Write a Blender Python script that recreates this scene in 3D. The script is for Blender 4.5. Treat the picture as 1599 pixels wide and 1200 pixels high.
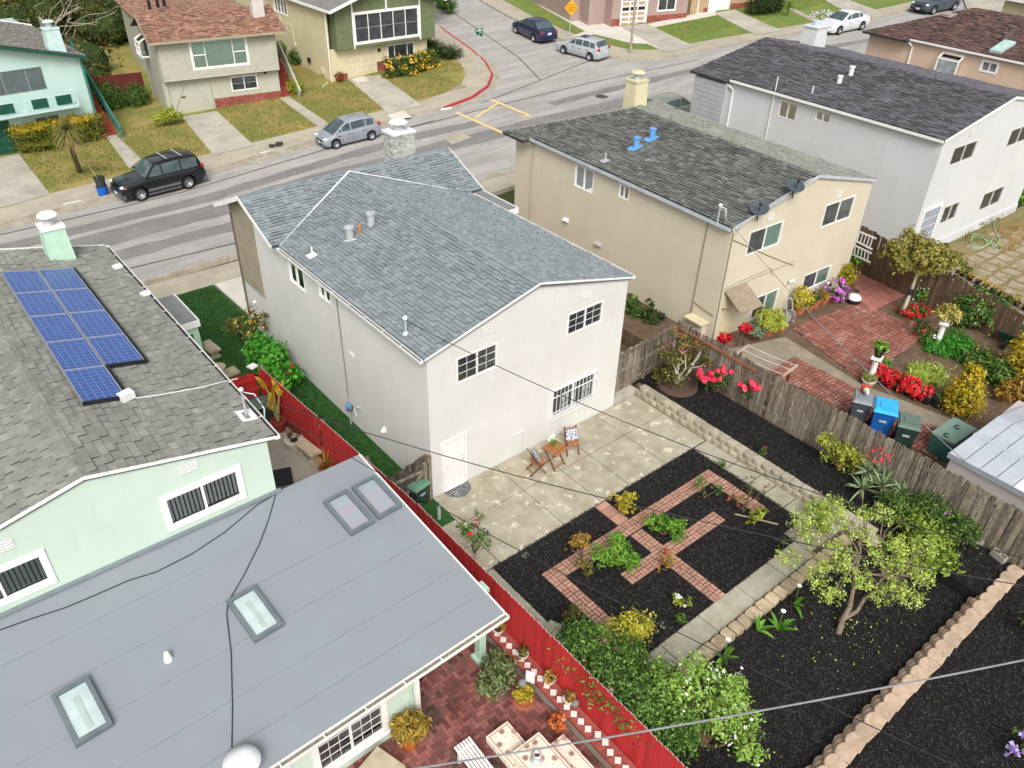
import bpy, bmesh, math, random
import numpy as np
from mathutils import Vector, Matrix
rng = random.Random(7)
nrg = np.random.default_rng(11)
for o in list(bpy.data.objects): bpy.data.objects.remove(o)
scene = bpy.context.scene
COL = scene.collection
V = Vector
# ------------------------------------------------------------------ camera
CAM = (-9.8607, -15.2769, 17.0406); YAW, PITCH, ROLL = -0.70211, 0.61265, 0.03016
FPX = 1246.226; PW, PH = 1599.0, 1200.0
def cam_axes():
    cy, sy = math.cos(YAW), math.sin(YAW)
    f = V((-sy*math.cos(PITCH), cy*math.cos(PITCH), -math.sin(PITCH)))
    r = V((cy, sy, 0)); u = r.cross(f)
    c, s = math.cos(ROLL), math.sin(ROLL)
    return c*r+s*u, -s*r+c*u, f
CR, CU, CF = cam_axes()
cd = bpy.data.cameras.new('camera'); cam = bpy.data.objects.new('camera', cd); COL.objects.link(cam)
cam.matrix_world = Matrix(((CR.x, CU.x, -CF.x, CAM[0]), (CR.y, CU.y, -CF.y, CAM[1]), (CR.z, CU.z, -CF.z, CAM[2]), (0, 0, 0, 1)))
cd.sensor_fit = 'HORIZONTAL'; cd.sensor_width = 36.0; cd.lens = 36.0*FPX/PW
cd.clip_start = 0.1; cd.clip_end = 2000
scene.camera = cam
# ------------------------------------------------------------------ world, sun, exposure
SUN_EL, SUN_AZ = math.radians(46), math.radians(214)      # azimuth clockwise from +y
w = bpy.data.worlds.new('World'); scene.world = w; w.use_nodes = True
nt = w.node_tree; nt.nodes.clear()
out = nt.nodes.new('ShaderNodeOutputWorld'); bg = nt.nodes.new('ShaderNodeBackground')
sky = nt.nodes.new('ShaderNodeTexSky'); sky.sky_type = 'NISHITA'; sky.sun_disc = False
sky.sun_elevation = SUN_EL; sky.sun_rotation = SUN_AZ; sky.air_density = 1.0; sky.dust_density = 4.0; sky.ozone_density = 0.6
hs = nt.nodes.new('ShaderNodeHueSaturation'); hs.inputs['Saturation'].default_value = 0.22   # overcast: the blue is veiled
nt.links.new(sky.outputs[0], hs.inputs['Color']); nt.links.new(hs.outputs[0], bg.inputs[0]); nt.links.new(bg.outputs[0], out.inputs[0])
bg.inputs[1].default_value = 0.122
sd = bpy.data.lights.new('sun', 'SUN'); sun = bpy.data.objects.new('sun', sd); COL.objects.link(sun)
sd.energy = 1.5; sd.angle = math.radians(26); sd.color = (1.0, 0.985, 0.965)
sv = V((math.sin(SUN_AZ)*math.cos(SUN_EL), math.cos(SUN_AZ)*math.cos(SUN_EL), math.sin(SUN_EL)))
sun.rotation_euler = sv.to_track_quat('Z', 'Y').to_euler(); sun.location = sv*60
vs = scene.view_settings; vs.view_transform = 'Standard'; vs.look = 'None'; vs.exposure = 0.55; vs.gamma = 1.0
vs.use_curve_mapping = False
scene.cycles.max_bounces = 6; scene.cycles.transparent_max_bounces = 12
# ------------------------------------------------------------------ placing: where the sight line of a photo pixel meets a plane of the place
def ray(px, py): return CR*((px-799.5)/FPX) - CU*((py-600)/FPX) + CF
C0 = V(CAM)
def at(px, py, z=0.0):
    d = ray(px, py); return C0 + d*((z-CAM[2])/d.z)
def atX(px, py, x):
    d = ray(px, py); return C0 + d*((x-CAM[0])/d.x)
def atY(px, py, y):
    d = ray(px, py); return C0 + d*((y-CAM[1])/d.y)
def atP(px, py, P, N):
    d = ray(px, py); return C0 + d*((V(P)-C0).dot(N)/d.dot(N))
def gz(x, y): return 0.05*max(0.0, x-3.0) + 0.04*max(0.0, y-30.0)
def atG(px, py, dz=0.0):
    d = ray(px, py); a, b = 5.0, 400.0
    for _ in range(60):
        m = (a+b)/2; q = C0+d*m
        if q.z-gz(q.x, q.y)-dz > 0: a = m
        else: b = m
    return C0+d*a
# ------------------------------------------------------------------ materials
def lin(c):
    if isinstance(c, str):
        c = tuple(int(c[i:i+2], 16)/255 for i in (0, 2, 4))
    return tuple(x/12.92 if x <= .04045 else ((x+.055)/1.055)**2.4 for x in c)
MATS = {}
def newmat(name):
    m = bpy.data.materials.new(name); m.use_nodes = True
    t = m.node_tree; b = t.nodes['Principled BSDF']; return m, t, b
def nd(t, k, **kw):
    n = t.nodes.new(k)
    for a, v in kw.items():
        if a in n.inputs: n.inputs[a].default_value = v
        else: setattr(n, a, v)
    return n
def mix(t, fac, a, b, mode='MIX'):
    n = t.nodes.new('ShaderNodeMix'); n.data_type = 'RGBA'; n.blend_type = mode
    for s, v in ((0, fac), (6, a), (7, b)):
        if hasattr(v, 'links') or hasattr(v, 'is_output'): t.links.new(v, n.inputs[s])
        elif s == 0: n.inputs[0].default_value = v
        else: n.inputs[s].default_value = (*v, 1) if len(v) == 3 else v
    return n.outputs[2]
def noise(t, vec, sc, det=5, rough=.6):
    n = nd(t, 'ShaderNodeTexNoise', Scale=sc, Detail=det, Roughness=rough)
    t.links.new(vec, n.inputs['Vector']); return n.outputs[0]
def ramp(t, v, lo, hi, a=0.0, b=1.0):
    n = t.nodes.new('ShaderNodeMapRange'); n.clamp = True
    n.inputs[1].default_value = lo; n.inputs[2].default_value = hi; n.inputs[3].default_value = a; n.inputs[4].default_value = b
    t.links.new(v, n.inputs[0]); return n.outputs[0]
def rnd_node(t):
    a = nd(t, 'ShaderNodeAttribute', attribute_name='rnd'); o = t.nodes.new('ShaderNodeObjectInfo')
    s = nd(t, 'ShaderNodeMath', operation='ADD'); t.links.new(a.outputs['Fac'], s.inputs[0]); t.links.new(o.outputs['Random'], s.inputs[1])
    f = nd(t, 'ShaderNodeMath', operation='FRACT'); t.links.new(s.outputs[0], f.inputs[0]); return f.outputs[0]
def M(name, c, c2=None, rough=.8, sc=3.0, lo=.35, hi=.65, c3=None, sc3=20, lo3=.55, hi3=.7, bump=0.0, bsc=60, rv=0.0, metal=0.0, spec=.3, world=False, stretch=None, st3=None):
    if name in MATS: return MATS[name]
    m, t, b = newmat(name); MATS[name] = m
    tc = nd(t, 'ShaderNodeTexCoord')
    vec = nd(t, 'ShaderNodeNewGeometry').outputs['Position'] if world else tc.outputs['Object']
    if stretch:
        mp = nd(t, 'ShaderNodeMapping'); mp.inputs['Scale'].default_value = stretch; t.links.new(vec, mp.inputs[0]); vec = mp.outputs[0]
    c = lin(c); c2 = lin(c2) if c2 else tuple(x*.86 for x in c)
    col = mix(t, ramp(t, noise(t, vec, sc), lo, hi), c, c2)
    if st3:
        mp = nd(t, 'ShaderNodeMapping'); mp.inputs['Scale'].default_value = st3; t.links.new(vec, mp.inputs[0]); v3 = mp.outputs[0]
    else: v3 = vec
    if c3: col = mix(t, ramp(t, noise(t, v3, sc3, 6, .7), lo3, hi3), col, lin(c3))
    if rv:
        r = ramp(t, rnd_node(t), 0, 1, 1-rv, 1+rv)
        cc = t.nodes.new('ShaderNodeCombineColor')
        for i in range(3): t.links.new(r, cc.inputs[i])
        col = mix(t, 1.0, col, cc.outputs[0], 'MULTIPLY')
    t.links.new(col, b.inputs['Base Color'])
    b.inputs['Roughness'].default_value = rough; b.inputs['Metallic'].default_value = metal
    b.inputs['Specular IOR Level'].default_value = spec
    if bump:
        bn = nd(t, 'ShaderNodeBump', Strength=bump, Distance=.02); t.links.new(noise(t, vec, bsc, 4), bn.inputs['Height']); t.links.new(bn.outputs[0], b.inputs['Normal'])
    return m
def LEAF(name, dark, mid, light, tr=.25):
    if name in MATS: return MATS[name]
    m, t, b = newmat(name); MATS[name] = m
    r = rnd_node(t); n = t.nodes.new('ShaderNodeValToRGB'); t.links.new(r, n.inputs[0])
    e = n.color_ramp.elements; e[0].color = (*lin(dark), 1); e[1].color = (*lin(light), 1); x = e.new(.5); x.color = (*lin(mid), 1)
    t.links.new(n.outputs[0], b.inputs['Base Color']); b.inputs['Roughness'].default_value = .6; b.inputs['Specular IOR Level'].default_value = .25
    tl = nd(t, 'ShaderNodeBsdfTranslucent'); t.links.new(n.outputs[0], tl.inputs[0])
    mx = t.nodes.new('ShaderNodeMixShader'); mx.inputs[0].default_value = tr
    t.links.new(b.outputs[0], mx.inputs[1]); t.links.new(tl.outputs[0], mx.inputs[2]); t.links.new(mx.outputs[0], t.nodes['Material Output'].inputs[0])
    return m
def GLASS(name='window_glass', tint=(.75, .8, .8), refl=.28):
    if name in MATS: return MATS[name]
    m, t, b = newmat(name); MATS[name] = m; t.nodes.remove(b)
    tr = nd(t, 'ShaderNodeBsdfTransparent'); tr.inputs[0].default_value = (*tint, 1)
    g = nd(t, 'ShaderNodeBsdfGlossy', Roughness=.03); lw = nd(t, 'ShaderNodeLayerWeight', Blend=refl)
    mx = t.nodes.new('ShaderNodeMixShader'); t.links.new(lw.outputs['Fresnel'], mx.inputs[0])
    t.links.new(tr.outputs[0], mx.inputs[1]); t.links.new(g.outputs[0], mx.inputs[2]); t.links.new(mx.outputs[0], t.nodes['Material Output'].inputs[0])
    return m
# ------------------------------------------------------------------ mesh building
class MB:
    def __init__(s): s.v = []; s.f = []; s.r = []; s.m = []
    def add(s, vs, fs, r=0.0, m=0):
        k = len(s.v); s.v += [tuple(p) for p in vs]
        for f in fs: s.f.append(tuple(i+k for i in f)); s.r.append(r); s.m.append(m)
        return s
    def obox(s, p, a, b, c, r=0.0, m=0):
        p, a, b, c = V(p), V(a), V(b), V(c)
        if a.cross(b).dot(c) < 0: a, b = b, a
        vs = [p, p+a, p+a+b, p+b, p+c, p+a+c, p+a+b+c, p+b+c]
        return s.add(vs, [(0, 3, 2, 1), (4, 5, 6, 7), (0, 1, 5, 4), (1, 2, 6, 5), (2, 3, 7, 6), (3, 0, 4, 7)], r, m)
    def box(s, x0, x1, y0, y1, z0, z1, r=0.0, m=0):
        return s.obox((x0, y0, z0), (x1-x0, 0, 0), (0, y1-y0, 0), (0, 0, z1-z0), r, m)
    def cbox(s, c, sx, sy, sz, rz=0.0, r=0.0, m=0, rx=0.0):
        R = Matrix.Rotation(rz, 3, 'Z') @ Matrix.Rotation(rx, 3, 'X'); a, b, d = R@V((sx, 0, 0)), R@V((0, sy, 0)), R@V((0, 0, sz))
        return s.obox(V(c)-a/2-b/2-d/2, a, b, d, r, m)
    def beam(s, a, b, w, h, up=(0, 0, 1), r=0.0, m=0):
        a, b = V(a), V(b); d = b-a; x = d.cross(V(up))
        if x.length < 1e-6: x = V((1, 0, 0))
        x.normalize(); y = x.cross(d).normalized()
        return s.obox(a-x*w/2-y*h/2, x*w, d, y*h, r, m)
    def tube(s, pts, rad, n=6, cap=True, r=0.0, m=0):
        pts = [V(p) for p in pts]; k = len(pts); rad = rad if isinstance(rad, (list, tuple)) else [rad]*k
        vs = []; ref = None
        for i, p in enumerate(pts):
            d = (pts[min(i+1, k-1)]-pts[max(i-1, 0)]).normalized()
            if ref is None:
                ref = d.cross(V((0, 0, 1)))
                if ref.length < .05: ref = d.cross(V((1, 0, 0)))
            x = (ref - d*ref.dot(d)).normalized(); ref = x; y = d.cross(x)
            for j in range(n):
                a = 2*math.pi*j/n; vs.append(p+(x*math.cos(a)+y*math.sin(a))*rad[i])
        fs = [(i*n+j, i*n+(j+1) % n, (i+1)*n+(j+1) % n, (i+1)*n+j) for i in range(k-1) for j in range(n)]
        if cap: fs += [tuple(range(n-1, -1, -1)), tuple(range((k-1)*n, k*n))]
        return s.add(vs, fs, r, m)
    def lathe(s, c, prof, n=14, r=0.0, m=0, ax=None):
        c = V(c); vs = []; k = len(prof)
        if ax is None: X, Y, Z = V((1, 0, 0)), V((0, 1, 0)), V((0, 0, 1))
        else:
            Z = V(ax).normalized(); X = Z.orthogonal().normalized(); Y = Z.cross(X)
        for q, z in prof:
            for j in range(n):
                a = 2*math.pi*j/n; vs.append(c+X*(q*math.cos(a))+Y*(q*math.sin(a))+Z*z)
        fs = [(i*n+j, i*n+(j+1) % n, (i+1)*n+(j+1) % n, (i+1)*n+j) for i in range(k-1) for j in range(n)]
        if prof[0][0] > 1e-4: fs.append(tuple(range(n-1, -1, -1)))
        if prof[-1][0] > 1e-4: fs.append(tuple(range((k-1)*n, k*n)))
        return s.add(vs, fs, r, m)
    def poly(s, pts, r=0.0, m=0): return s.add(pts, [tuple(range(len(pts)))], r, m)
    def slab(s, pts, dz, r=0.0, m=0, vec=None):     # polygon with thickness; pts counter-clockwise from above
        k = len(pts); d = V(vec) if vec is not None else V((0, 0, -dz)); t = [V(p) for p in pts]; b = [p+d for p in t]
        return s.add(t+b, [tuple(range(k)), tuple(range(2*k-1, k-1, -1))]+[(i, k+i, k+(i+1) % k, (i+1) % k) for i in range(k)], r, m)
    def ball(s, c, rx, ry=None, rz=None, nu=10, nv=7, r=0.0, m=0, jit=0.0):
        ry = ry or rx; rz = rz or rx; vs = [(c[0], c[1], c[2]-rz)]
        for i in range(1, nv):
            th = -math.pi/2+math.pi*i/nv
            for j in range(nu):
                a = 2*math.pi*j/nu; q = 1+jit*(rng.random()-.5)
                vs.append((c[0]+rx*q*math.cos(th)*math.cos(a), c[1]+ry*q*math.cos(th)*math.sin(a), c[2]+rz*q*math.sin(th)))
        vs.append((c[0], c[1], c[2]+rz)); L = len(vs)-1
        fs = [(0, 1+(j+1) % nu, 1+j) for j in range(nu)]
        for i in range(nv-2):
            for j in range(nu): fs.append((1+i*nu+j, 1+i*nu+(j+1) % nu, 1+(i+1)*nu+(j+1) % nu, 1+(i+1)*nu+j))
        fs += [(1+(nv-2)*nu+j, 1+(nv-2)*nu+(j+1) % nu, L) for j in range(nu)]
        return s.add(vs, fs, r, m)
    def mesh(s, name, org=(0, 0, 0)):
        me = bpy.data.meshes.new(name); o = V(org)
        me.from_pydata([(p[0]-o.x, p[1]-o.y, p[2]-o.z) for p in s.v], [], s.f)
        if any(s.r):
            a = me.attributes.new('rnd', 'FLOAT', 'FACE'); a.data.foreach_set('value', s.r)
        if any(s.m): me.polygons.foreach_set('material_index', s.m)
        return me
ORG = {}
def props(o, label=None, cat=None, group=None, kind=None):
    if label: o['label'] = label
    if cat: o['category'] = cat
    if group: o['group'] = group
    if kind: o['kind'] = kind
    return o
def link(name, me, mat, parent=None, smooth=False, org=None):
    for x in (mat if isinstance(mat, (list, tuple)) else [mat]):
        if x.name not in me.materials: me.materials.append(x)
    if smooth: me.polygons.foreach_set('use_smooth', [True]*len(me.polygons))
    o = bpy.data.objects.new(name, me); COL.objects.link(o)
    if parent: o.parent = parent; ORG[o.name] = ORG[parent.name]
    elif org is not None: o.location = V(org); ORG[o.name] = V(org)
    else: ORG[o.name] = V((0, 0, 0))
    return o
def part(name, mb, mat, parent, smooth=False, kind=None, label=None):
    o = link(name, mb.mesh(name, ORG[parent.name]), mat, parent, smooth)
    return props(o, label, None, None, kind)
def single(name, mb, mat, label, cat, org, group=None, smooth=False):
    return props(link(name, mb.mesh(name, org), mat, None, smooth, org), label, cat, group)
def struct(name, mb, mat, kind='structure', label=None, cat=None, smooth=False):
    return props(link(name, mb.mesh(name), mat, None, smooth), label, cat, None, kind)
def thing(name, label, cat, loc, group=None):
    o = bpy.data.objects.new(name, None); COL.objects.link(o); o.location = V(loc); o.empty_display_size = .2
    ORG[o.name] = V(loc); return props(o, label, cat, group)
def piece(name, me, parent, loc, rot=None, scale=None):      # shares mesh data; loc in world
    o = bpy.data.objects.new(name, me); COL.objects.link(o); o.parent = parent
    o.location = V(loc)-ORG[parent.name]
    if rot is not None: o.rotation_euler = rot
    if scale is not None: o.scale = scale
    return o
def copy_tree(o, parent=None, loc=None, rotz=None, label=None, scale=None):
    c = o.copy(); COL.objects.link(c); c.parent = parent; ORG[c.name] = ORG.get(o.name, V((0, 0, 0)))
    if loc is not None: c.location = V(loc)
    if rotz is not None: c.rotation_euler = (0, 0, rotz)
    if scale is not None: c.scale = (scale,)*3
    if label: c['label'] = label
    for ch in o.children: copy_tree(ch, c)
    return c
# ------------------------------------------------------------------ draped ground sheets
def drape(name, pts, dz, mat, kind='structure', thick=0.0, hz=None, parent=None):
    hz = hz or gz
    bm = bmesh.new(); vs = [bm.verts.new((p[0], p[1], 0)) for p in pts]; f = bm.faces.new(vs)
    if f.normal.z < 0 or (f.normal_update() or f.normal.z < 0): bmesh.ops.reverse_faces(bm, faces=[f])
    bmesh.ops.triangulate(bm, faces=bm.faces[:])
    for co, no in (((3, 0, 0), (1, 0, 0)), ((0, 30, 0), (0, 1, 0))):
        bmesh.ops.bisect_plane(bm, geom=bm.verts[:]+bm.edges[:]+bm.faces[:], plane_co=co, plane_no=no)
    if thick:
        r = bmesh.ops.extrude_face_region(bm, geom=bm.faces[:])
        low = [v for v in r['geom'] if isinstance(v, bmesh.types.BMVert)]
        for v in low: v.co.z = 1.0
        for v in bm.verts: v.co.z = hz(v.co.x, v.co.y)+dz-(thick if v.co.z < .5 else 0)
    else:
        for v in bm.verts: v.co.z = hz(v.co.x, v.co.y)+dz
    bmesh.ops.recalc_face_normals(bm, faces=bm.faces[:])
    me = bpy.data.meshes.new(name); bm.to_mesh(me); bm.free(); me.materials.append(mat)
    if not thick and len(me.polygons) and me.polygons[0].normal.z < 0: me.flip_normals()
    o = bpy.data.objects.new(name, me); COL.objects.link(o); ORG[o.name] = V((0, 0, 0))
    if parent: o.parent = parent; o.location = -ORG[parent.name]
    else: props(o, kind=kind)
    return o
def gpx(*pp): return [tuple(atG(*p)[:2]) for p in pp]
def kerb(name, line, wdt, h, mat, side, base=gz):
    mb = MB(); L = [V((x, y, 0)) for x, y in line]; n = len(L); rows = []
    for i, p in enumerate(L):
        d = (L[min(i+1, n-1)]-L[max(i-1, 0)]).normalized(); nn = V((-d.y, d.x, 0))*side; q = p+nn*wdt
        rows.append([V((p.x, p.y, base(p.x, p.y)-.12)), V((p.x+nn.x*.015, p.y+nn.y*.015, base(p.x, p.y)+h)), V((q.x, q.y, base(q.x, q.y)+h)), V((q.x, q.y, base(q.x, q.y)-.12))])
    vs = [v for r in rows for v in r]; fs = []
    for i in range(n-1):
        for j in range(3):
            a = i*4+j; fs.append((a, a+1, a+5, a+4) if side < 0 else (a, a+4, a+5, a+1))
    mb.add(vs, fs); return struct(name, mb, mat)
def inside(p, poly):
    c = False; n = len(poly)
    for i in range(n):
        a, b = poly[i], poly[i-1]
        if (a[1] > p[1]) != (b[1] > p[1]) and p[0] < (b[0]-a[0])*(p[1]-a[1])/(b[1]-a[1])+a[0]: c = not c
    return c
def clip(sub, poly):     # Sutherland-Hodgman, poly convex ccw
    outp = sub; n = len(poly)
    for i in range(n):
        a, b = poly[i], poly[(i+1) % n]; inp = outp; outp = []
        if not inp: return []
        sd = lambda p: (b[0]-a[0])*(p[1]-a[1])-(b[1]-a[1])*(p[0]-a[0])
        for k in range(len(inp)):
            p, q = inp[k-1], inp[k]; sp, sq = sd(p), sd(q)
            if (sp < 0) != (sq < 0):
                t = sp/(sp-sq); outp.append((p[0]+(q[0]-p[0])*t, p[1]+(q[1]-p[1])*t))
            if sq >= 0: outp.append(q)
    return outp
def smooth(P, n=5):
    o = []
    for i in range(len(P)-1):
        a, b, c, d = P[max(i-1, 0)], P[i], P[i+1], P[min(i+2, len(P)-1)]
        for k in range(n): t = k/n; o.append(((2*b)+(c-a)*t+(2*a-5*b+4*c-d)*t*t+(3*b-a-3*c+d)*t**3)/2)
    return o+[P[-1]]
def area2(p): return abs(sum(p[i-1][0]*p[i][1]-p[i][0]*p[i-1][1] for i in range(len(p))))/2
# ------------------------------------------------------------------ materials of the setting
m_dirt = M('dirt', '6b5a45', '4f4435', rough=.95, sc=1.2, c3='7a6d55', bump=.6, bsc=25, world=True)
m_asph = M('asphalt', 'aeaaa5', '9b9792', rough=.92, sc=1.3, lo=.38, hi=.62, c3='86827e', sc3=14, lo3=.5, hi3=.75, bump=.6, bsc=40, world=True, stretch=(.16, .8, .8))
m_asph_d = M('asphalt_patch', '858280', '787573', rough=.9, sc=.8, c3='979491', sc3=5, bump=.3, bsc=60, world=True)
m_crack = M('crack_seal', '4f4d4b', rough=.85, sc=4, world=True)
m_walk = M('sidewalk_concrete', 'b3aa98', 'a39a88', rough=.9, sc=.7, c3='8f8676', sc3=3, lo3=.55, hi3=.75, bump=.25, bsc=70, world=True)
m_conc = M('driveway_concrete', 'b7b0a3', '9f988b', rough=.9, sc=.6, c3='8a8274', sc3=2.2, lo3=.56, hi3=.72, bump=.2, bsc=70, world=True)
m_conc_w = M('pale_concrete', 'd3cdc2', 'c2bbae', rough=.9, sc=.8, bump=.2, bsc=60, world=True)
m_kerb = M('kerb_concrete', 'b0a796', '968d7d', rough=.9, sc=1.5, c3='766f63', sc3=6, bump=.2, world=True)
m_kerb_red = M('red_kerb_paint', 'b5424a', 'a2363f', rough=.7, sc=2, c3='8f5a55', sc3=12, lo3=.6, hi3=.75, world=True)
m_yel = M('road_marking_paint', 'e0c98a', 'cdb27a', rough=.8, sc=3, c3='a79f90', sc3=25, lo3=.58, hi3=.7, world=True)
m_lawn = M('dry_lawn', '737a3c', 'a28d55', rough=.95, sc=.7, lo=.4, hi=.6, c3='8b8246', sc3=9, lo3=.42, hi3=.7, bump=.9, bsc=45, world=True)
m_lawn2 = M('green_lawn', '647c38', '80823f', rough=.95, sc=.7, lo=.45, hi=.7, c3='94844c', sc3=7, lo3=.52, hi3=.75, bump=.9, bsc=45, world=True)
m_turf = M('turf', '2f5826', '264a1f', rough=.95, sc=1.5, c3='3b662d', sc3=5, lo3=.5, hi3=.7, bump=1.0, bsc=60, world=True)
m_shade_turf = m_turf
m_hill = M('hill_scrub', '3d4a26', '54552c', rough=.95, sc=.4, bump=.8, bsc=10, world=True)
m_mulch = M('mulch', '262425', '1a191a', rough=.95, sc=6, c3='302d2c', sc3=35, lo3=.5, hi3=.7, bump=1.0, bsc=45, world=True, spec=.1)
m_chip = LEAF('mulch_chips', '1d1b1c', '2a2726', '433d39', .0)
m_redgravel = M('red_gravel', '8e4a3c', '6f382e', rough=.95, sc=8, bump=.9, bsc=40, world=True)
m_agg = M('aggregate_path', 'a39883', '8a8070', rough=.95, sc=2, c3='6e6558', sc3=45, lo3=.5, hi3=.62, bump=.6, bsc=70, world=True)
# ------------------------------------------------------------------ terrain
def sm(a, b, x): t = min(1, max(0, (x-a)/(b-a))); return t*t*(3-2*t)
mb = MB(); xs = list(range(-120, -30, 10))+list(range(-30, 60, 3))+list(range(60, 261, 10)); ys = list(range(-90, -20, 10))+list(range(-20, 60, 2))+list(range(60, 261, 10))
def th(x, y):
    h = gz(x, y)*sm(11, 15.5, y)-.16
    d = y-58-.0*x
    if x < 32 and y > 56: h += 9*sm(56, 78, y)*sm(34, 22, x)      # wooded slope behind the far houses
    return h
mb.add([(x, y, th(x, y)) for y in ys for x in xs], [(j*len(xs)+i, j*len(xs)+i+1, (j+1)*len(xs)+i+1, (j+1)*len(xs)+i) for j in range(len(ys)-1) for i in range(len(xs)-1)])
struct('ground', mb, m_hill, smooth=True)
# ------------------------------------------------------------------ streets
far_l = [(-75, 27.5), (-30, 28.4), (-5.9, 29.2), (5.4, 30.2), (12.4, 30.4), (17.4, 30.5), (21.8, 30.2), (24.6, 30.7), (27, 31.9), (28.9, 33.8), (30.3, 36.5), (31.3, 39.5), (33.1, 46.5), (34.5, 52), (39, 72), (42, 90)]
far_r = [(55, 90), (47.5, 72), (42.4, 55), (41.4, 51.5), (39.9, 44.9), (39.1, 38), (38.8, 33), (39.0, 31.1), (39.8, 29.8), (42.1, 28.6), (49, 27.7), (55, 26.6), (62, 25.2), (75, 23.9), (110, 20), (160, 12)]
near = [(160, -2), (110, 6), (75, 10.5), (60, 13.6), (50, 16), (40, 17.6), (30, 18.4), (18, 18.6), (-10, 18.7), (-75, 18.2)]
drape('street', far_l+far_r+near, 0, m_asph)
def off(line, d):
    L = [V((x, y)) for x, y in line]; o = []
    for i, p in enumerate(L):
        t = (L[min(i+1, len(L)-1)]-L[max(i-1, 0)]).normalized(); o.append((p.x-t.y*d, p.y+t.x*d))
    return o
kr = [i for i, p in enumerate(far_l) if 21.7 < p[0] < 33.2]
kerb('kerb', far_l[:kr[0]+1], .16, .13, m_kerb, 1)
kerb('kerb', far_l[kr[0]:kr[-1]+1], .17, .135, m_kerb_red, 1)
kerb('kerb', far_l[kr[-1]:], .16, .13, m_kerb, 1)
kerb('kerb', far_r, .16, .13, m_kerb, 1)
nk = [p for p in near if p[0] < 120]
kerb('kerb', nk, .16, .13, m_kerb, 1)
# gutters and dark patch strips on the main street
def strip(name, line, wd, dz, mat): 
    L2 = []
    for (x0, y0), (x1, y1) in zip(line, line[1:]):
        n = max(1, int(math.hypot(x1-x0, y1-y0)/.9)) if wd > .6 else 1; L2 += [(x0+(x1-x0)*i/n, y0+(y1-y0)*i/n) for i in range(n)]
    line = L2+[line[-1]]; jt = (lambda P: [(x, y+rng.uniform(-.1, .1)) for x, y in P]) if wd > .6 else (lambda P: P)
    a = jt(off(line, wd/2)); b = jt(off(line, -wd/2)); drape(name, a+b[::-1], dz, mat)
strip('gutter', off(far_l[:6], -.3), .5, .004, m_kerb)
strip('gutter', off(far_l[6:12], -.3), .5, .004, m_kerb)
strip('gutter', off(near[5:], -.3), .5, .004, m_kerb)
strip('road_patch', [(-40, 26.3), (-6, 26.5), (4, 26.7), (12, 27.1), (18, 27.1), (22, 26.5)], 1.0, .006, m_asph_d)
strip('road_patch', [(-40, 23.6), (-8, 24.3), (0, 24.9), (8, 25.0), (16, 24.6), (24, 24.0), (33, 23.0)], 1.7, .010, m_asph_d)
strip('road_patch', [(-10, 22.0), (-4, 22.4), (4, 22.6), (9, 22.0), (16, 21.2)], 1.1, .008, m_asph_d)
strip('road_patch', [(34, 19.2), (40, 18.9), (48, 17.6)], 2.3, .008, m_asph_d)
strip('road_patch', [(28, 26.3), (40, 25.2), (48, 23.4), (60, 20.8)], .9, .008, m_asph_d)
drape('road_patch', gpx((689, 214), (716, 207), (737, 215), (706, 226)), .014, m_walk)
for ln in ([(18, 28.7), (26, 28.4), (34, 27.9), (44, 26.6)], [(24.5, 29.6), (31, 30.8), (36, 31.8), (38.6, 32.2)], [(31, 30.8), (33.2, 36), (35.4, 44), (37.5, 52)], [(-20, 20.6), (-3, 20.9), (6, 20.4), (14, 20.6)], [(-20, 27.9), (0, 28.2), (12, 28.9), (20, 28.8)]):
    strip('road_crack', ln, .09, .012, m_crack)
# no-stopping markings: two bars joined by a diagonal
def pstrip(name, a, b, wd, dz, mat):
    a, b = atG(*a), atG(*b); strip(name, [(a.x, a.y), (b.x, b.y)], wd, dz, mat)
pstrip('road_marking', (712, 176), (794, 212), .28, .016, m_yel)
pstrip('road_marking', (766, 156), (827, 181), .28, .016, m_yel)
pstrip('road_marking', (741, 185), (778, 162), .26, .020, m_yel)
pstrip('road_marking', (827, 181), (812, 183), .26, .020, m_yel)
mb = MB(); q = atG(940, 151); mb.lathe((q.x, q.y, q.z+.018), [(.45, 0), (.0, .004)], 20); struct('manhole_cover', mb, m_crack)
# ------------------------------------------------------------------ far pavements, lawns, drives
in_l = [(-75, 29.8), (-30, 30.8), (-5, 31.5), (1.5, 32.3), (6.5, 32.4), (14, 32.4), (18.2, 32.3), (21, 32.2), (23.7, 32.6), (25.7, 33.5), (27.3, 35.1), (28.4, 37.3), (29.4, 40.2), (31.2, 47), (32.6, 52.5), (37, 72), (40, 90)]
drape('pavement', off(far_l, .16)+in_l[::-1], .12, m_walk, thick=.2)
in_r = [(57.2, 90), (49.6, 72), (44.5, 55), (43.4, 51), (41.8, 44.5), (41.0, 38), (41.0, 34.2), (41.6, 32), (43, 30.7), (49.4, 29.6), (55.6, 28.4), (62.5, 27.1), (75.3, 25.8), (110.3, 22), (160, 14)]
drape('pavement', off(far_r, .16)+in_r[::-1], .12, m_walk, thick=.2)
drape('lawn', in_l+[(20, 90), (-75, 90)], .13, m_lawn, thick=.3)
drape('lawn', in_r+[(160, 120), (57.2, 120)], .13, m_lawn2, thick=.3)
def drive(name, pp, dz=.145, mat=None): drape(name, gpx(*pp), dz, mat or m_conc)
drive('driveway', [(-40, 262), (30, 243.5), (79, 307), (0, 330), (-40, 338)])
drive('front_path', [(158, 205), (170, 203), (221, 252), (203, 268)])
drive('driveway', [(284, 186), (339, 177), (397, 231), (334, 246)])
drive('front_path', [(437, 157), (451, 154), (512, 195), (499, 203)])
drive('driveway', [(543, 126), (593, 120), (660, 168), (608, 182)])
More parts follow.
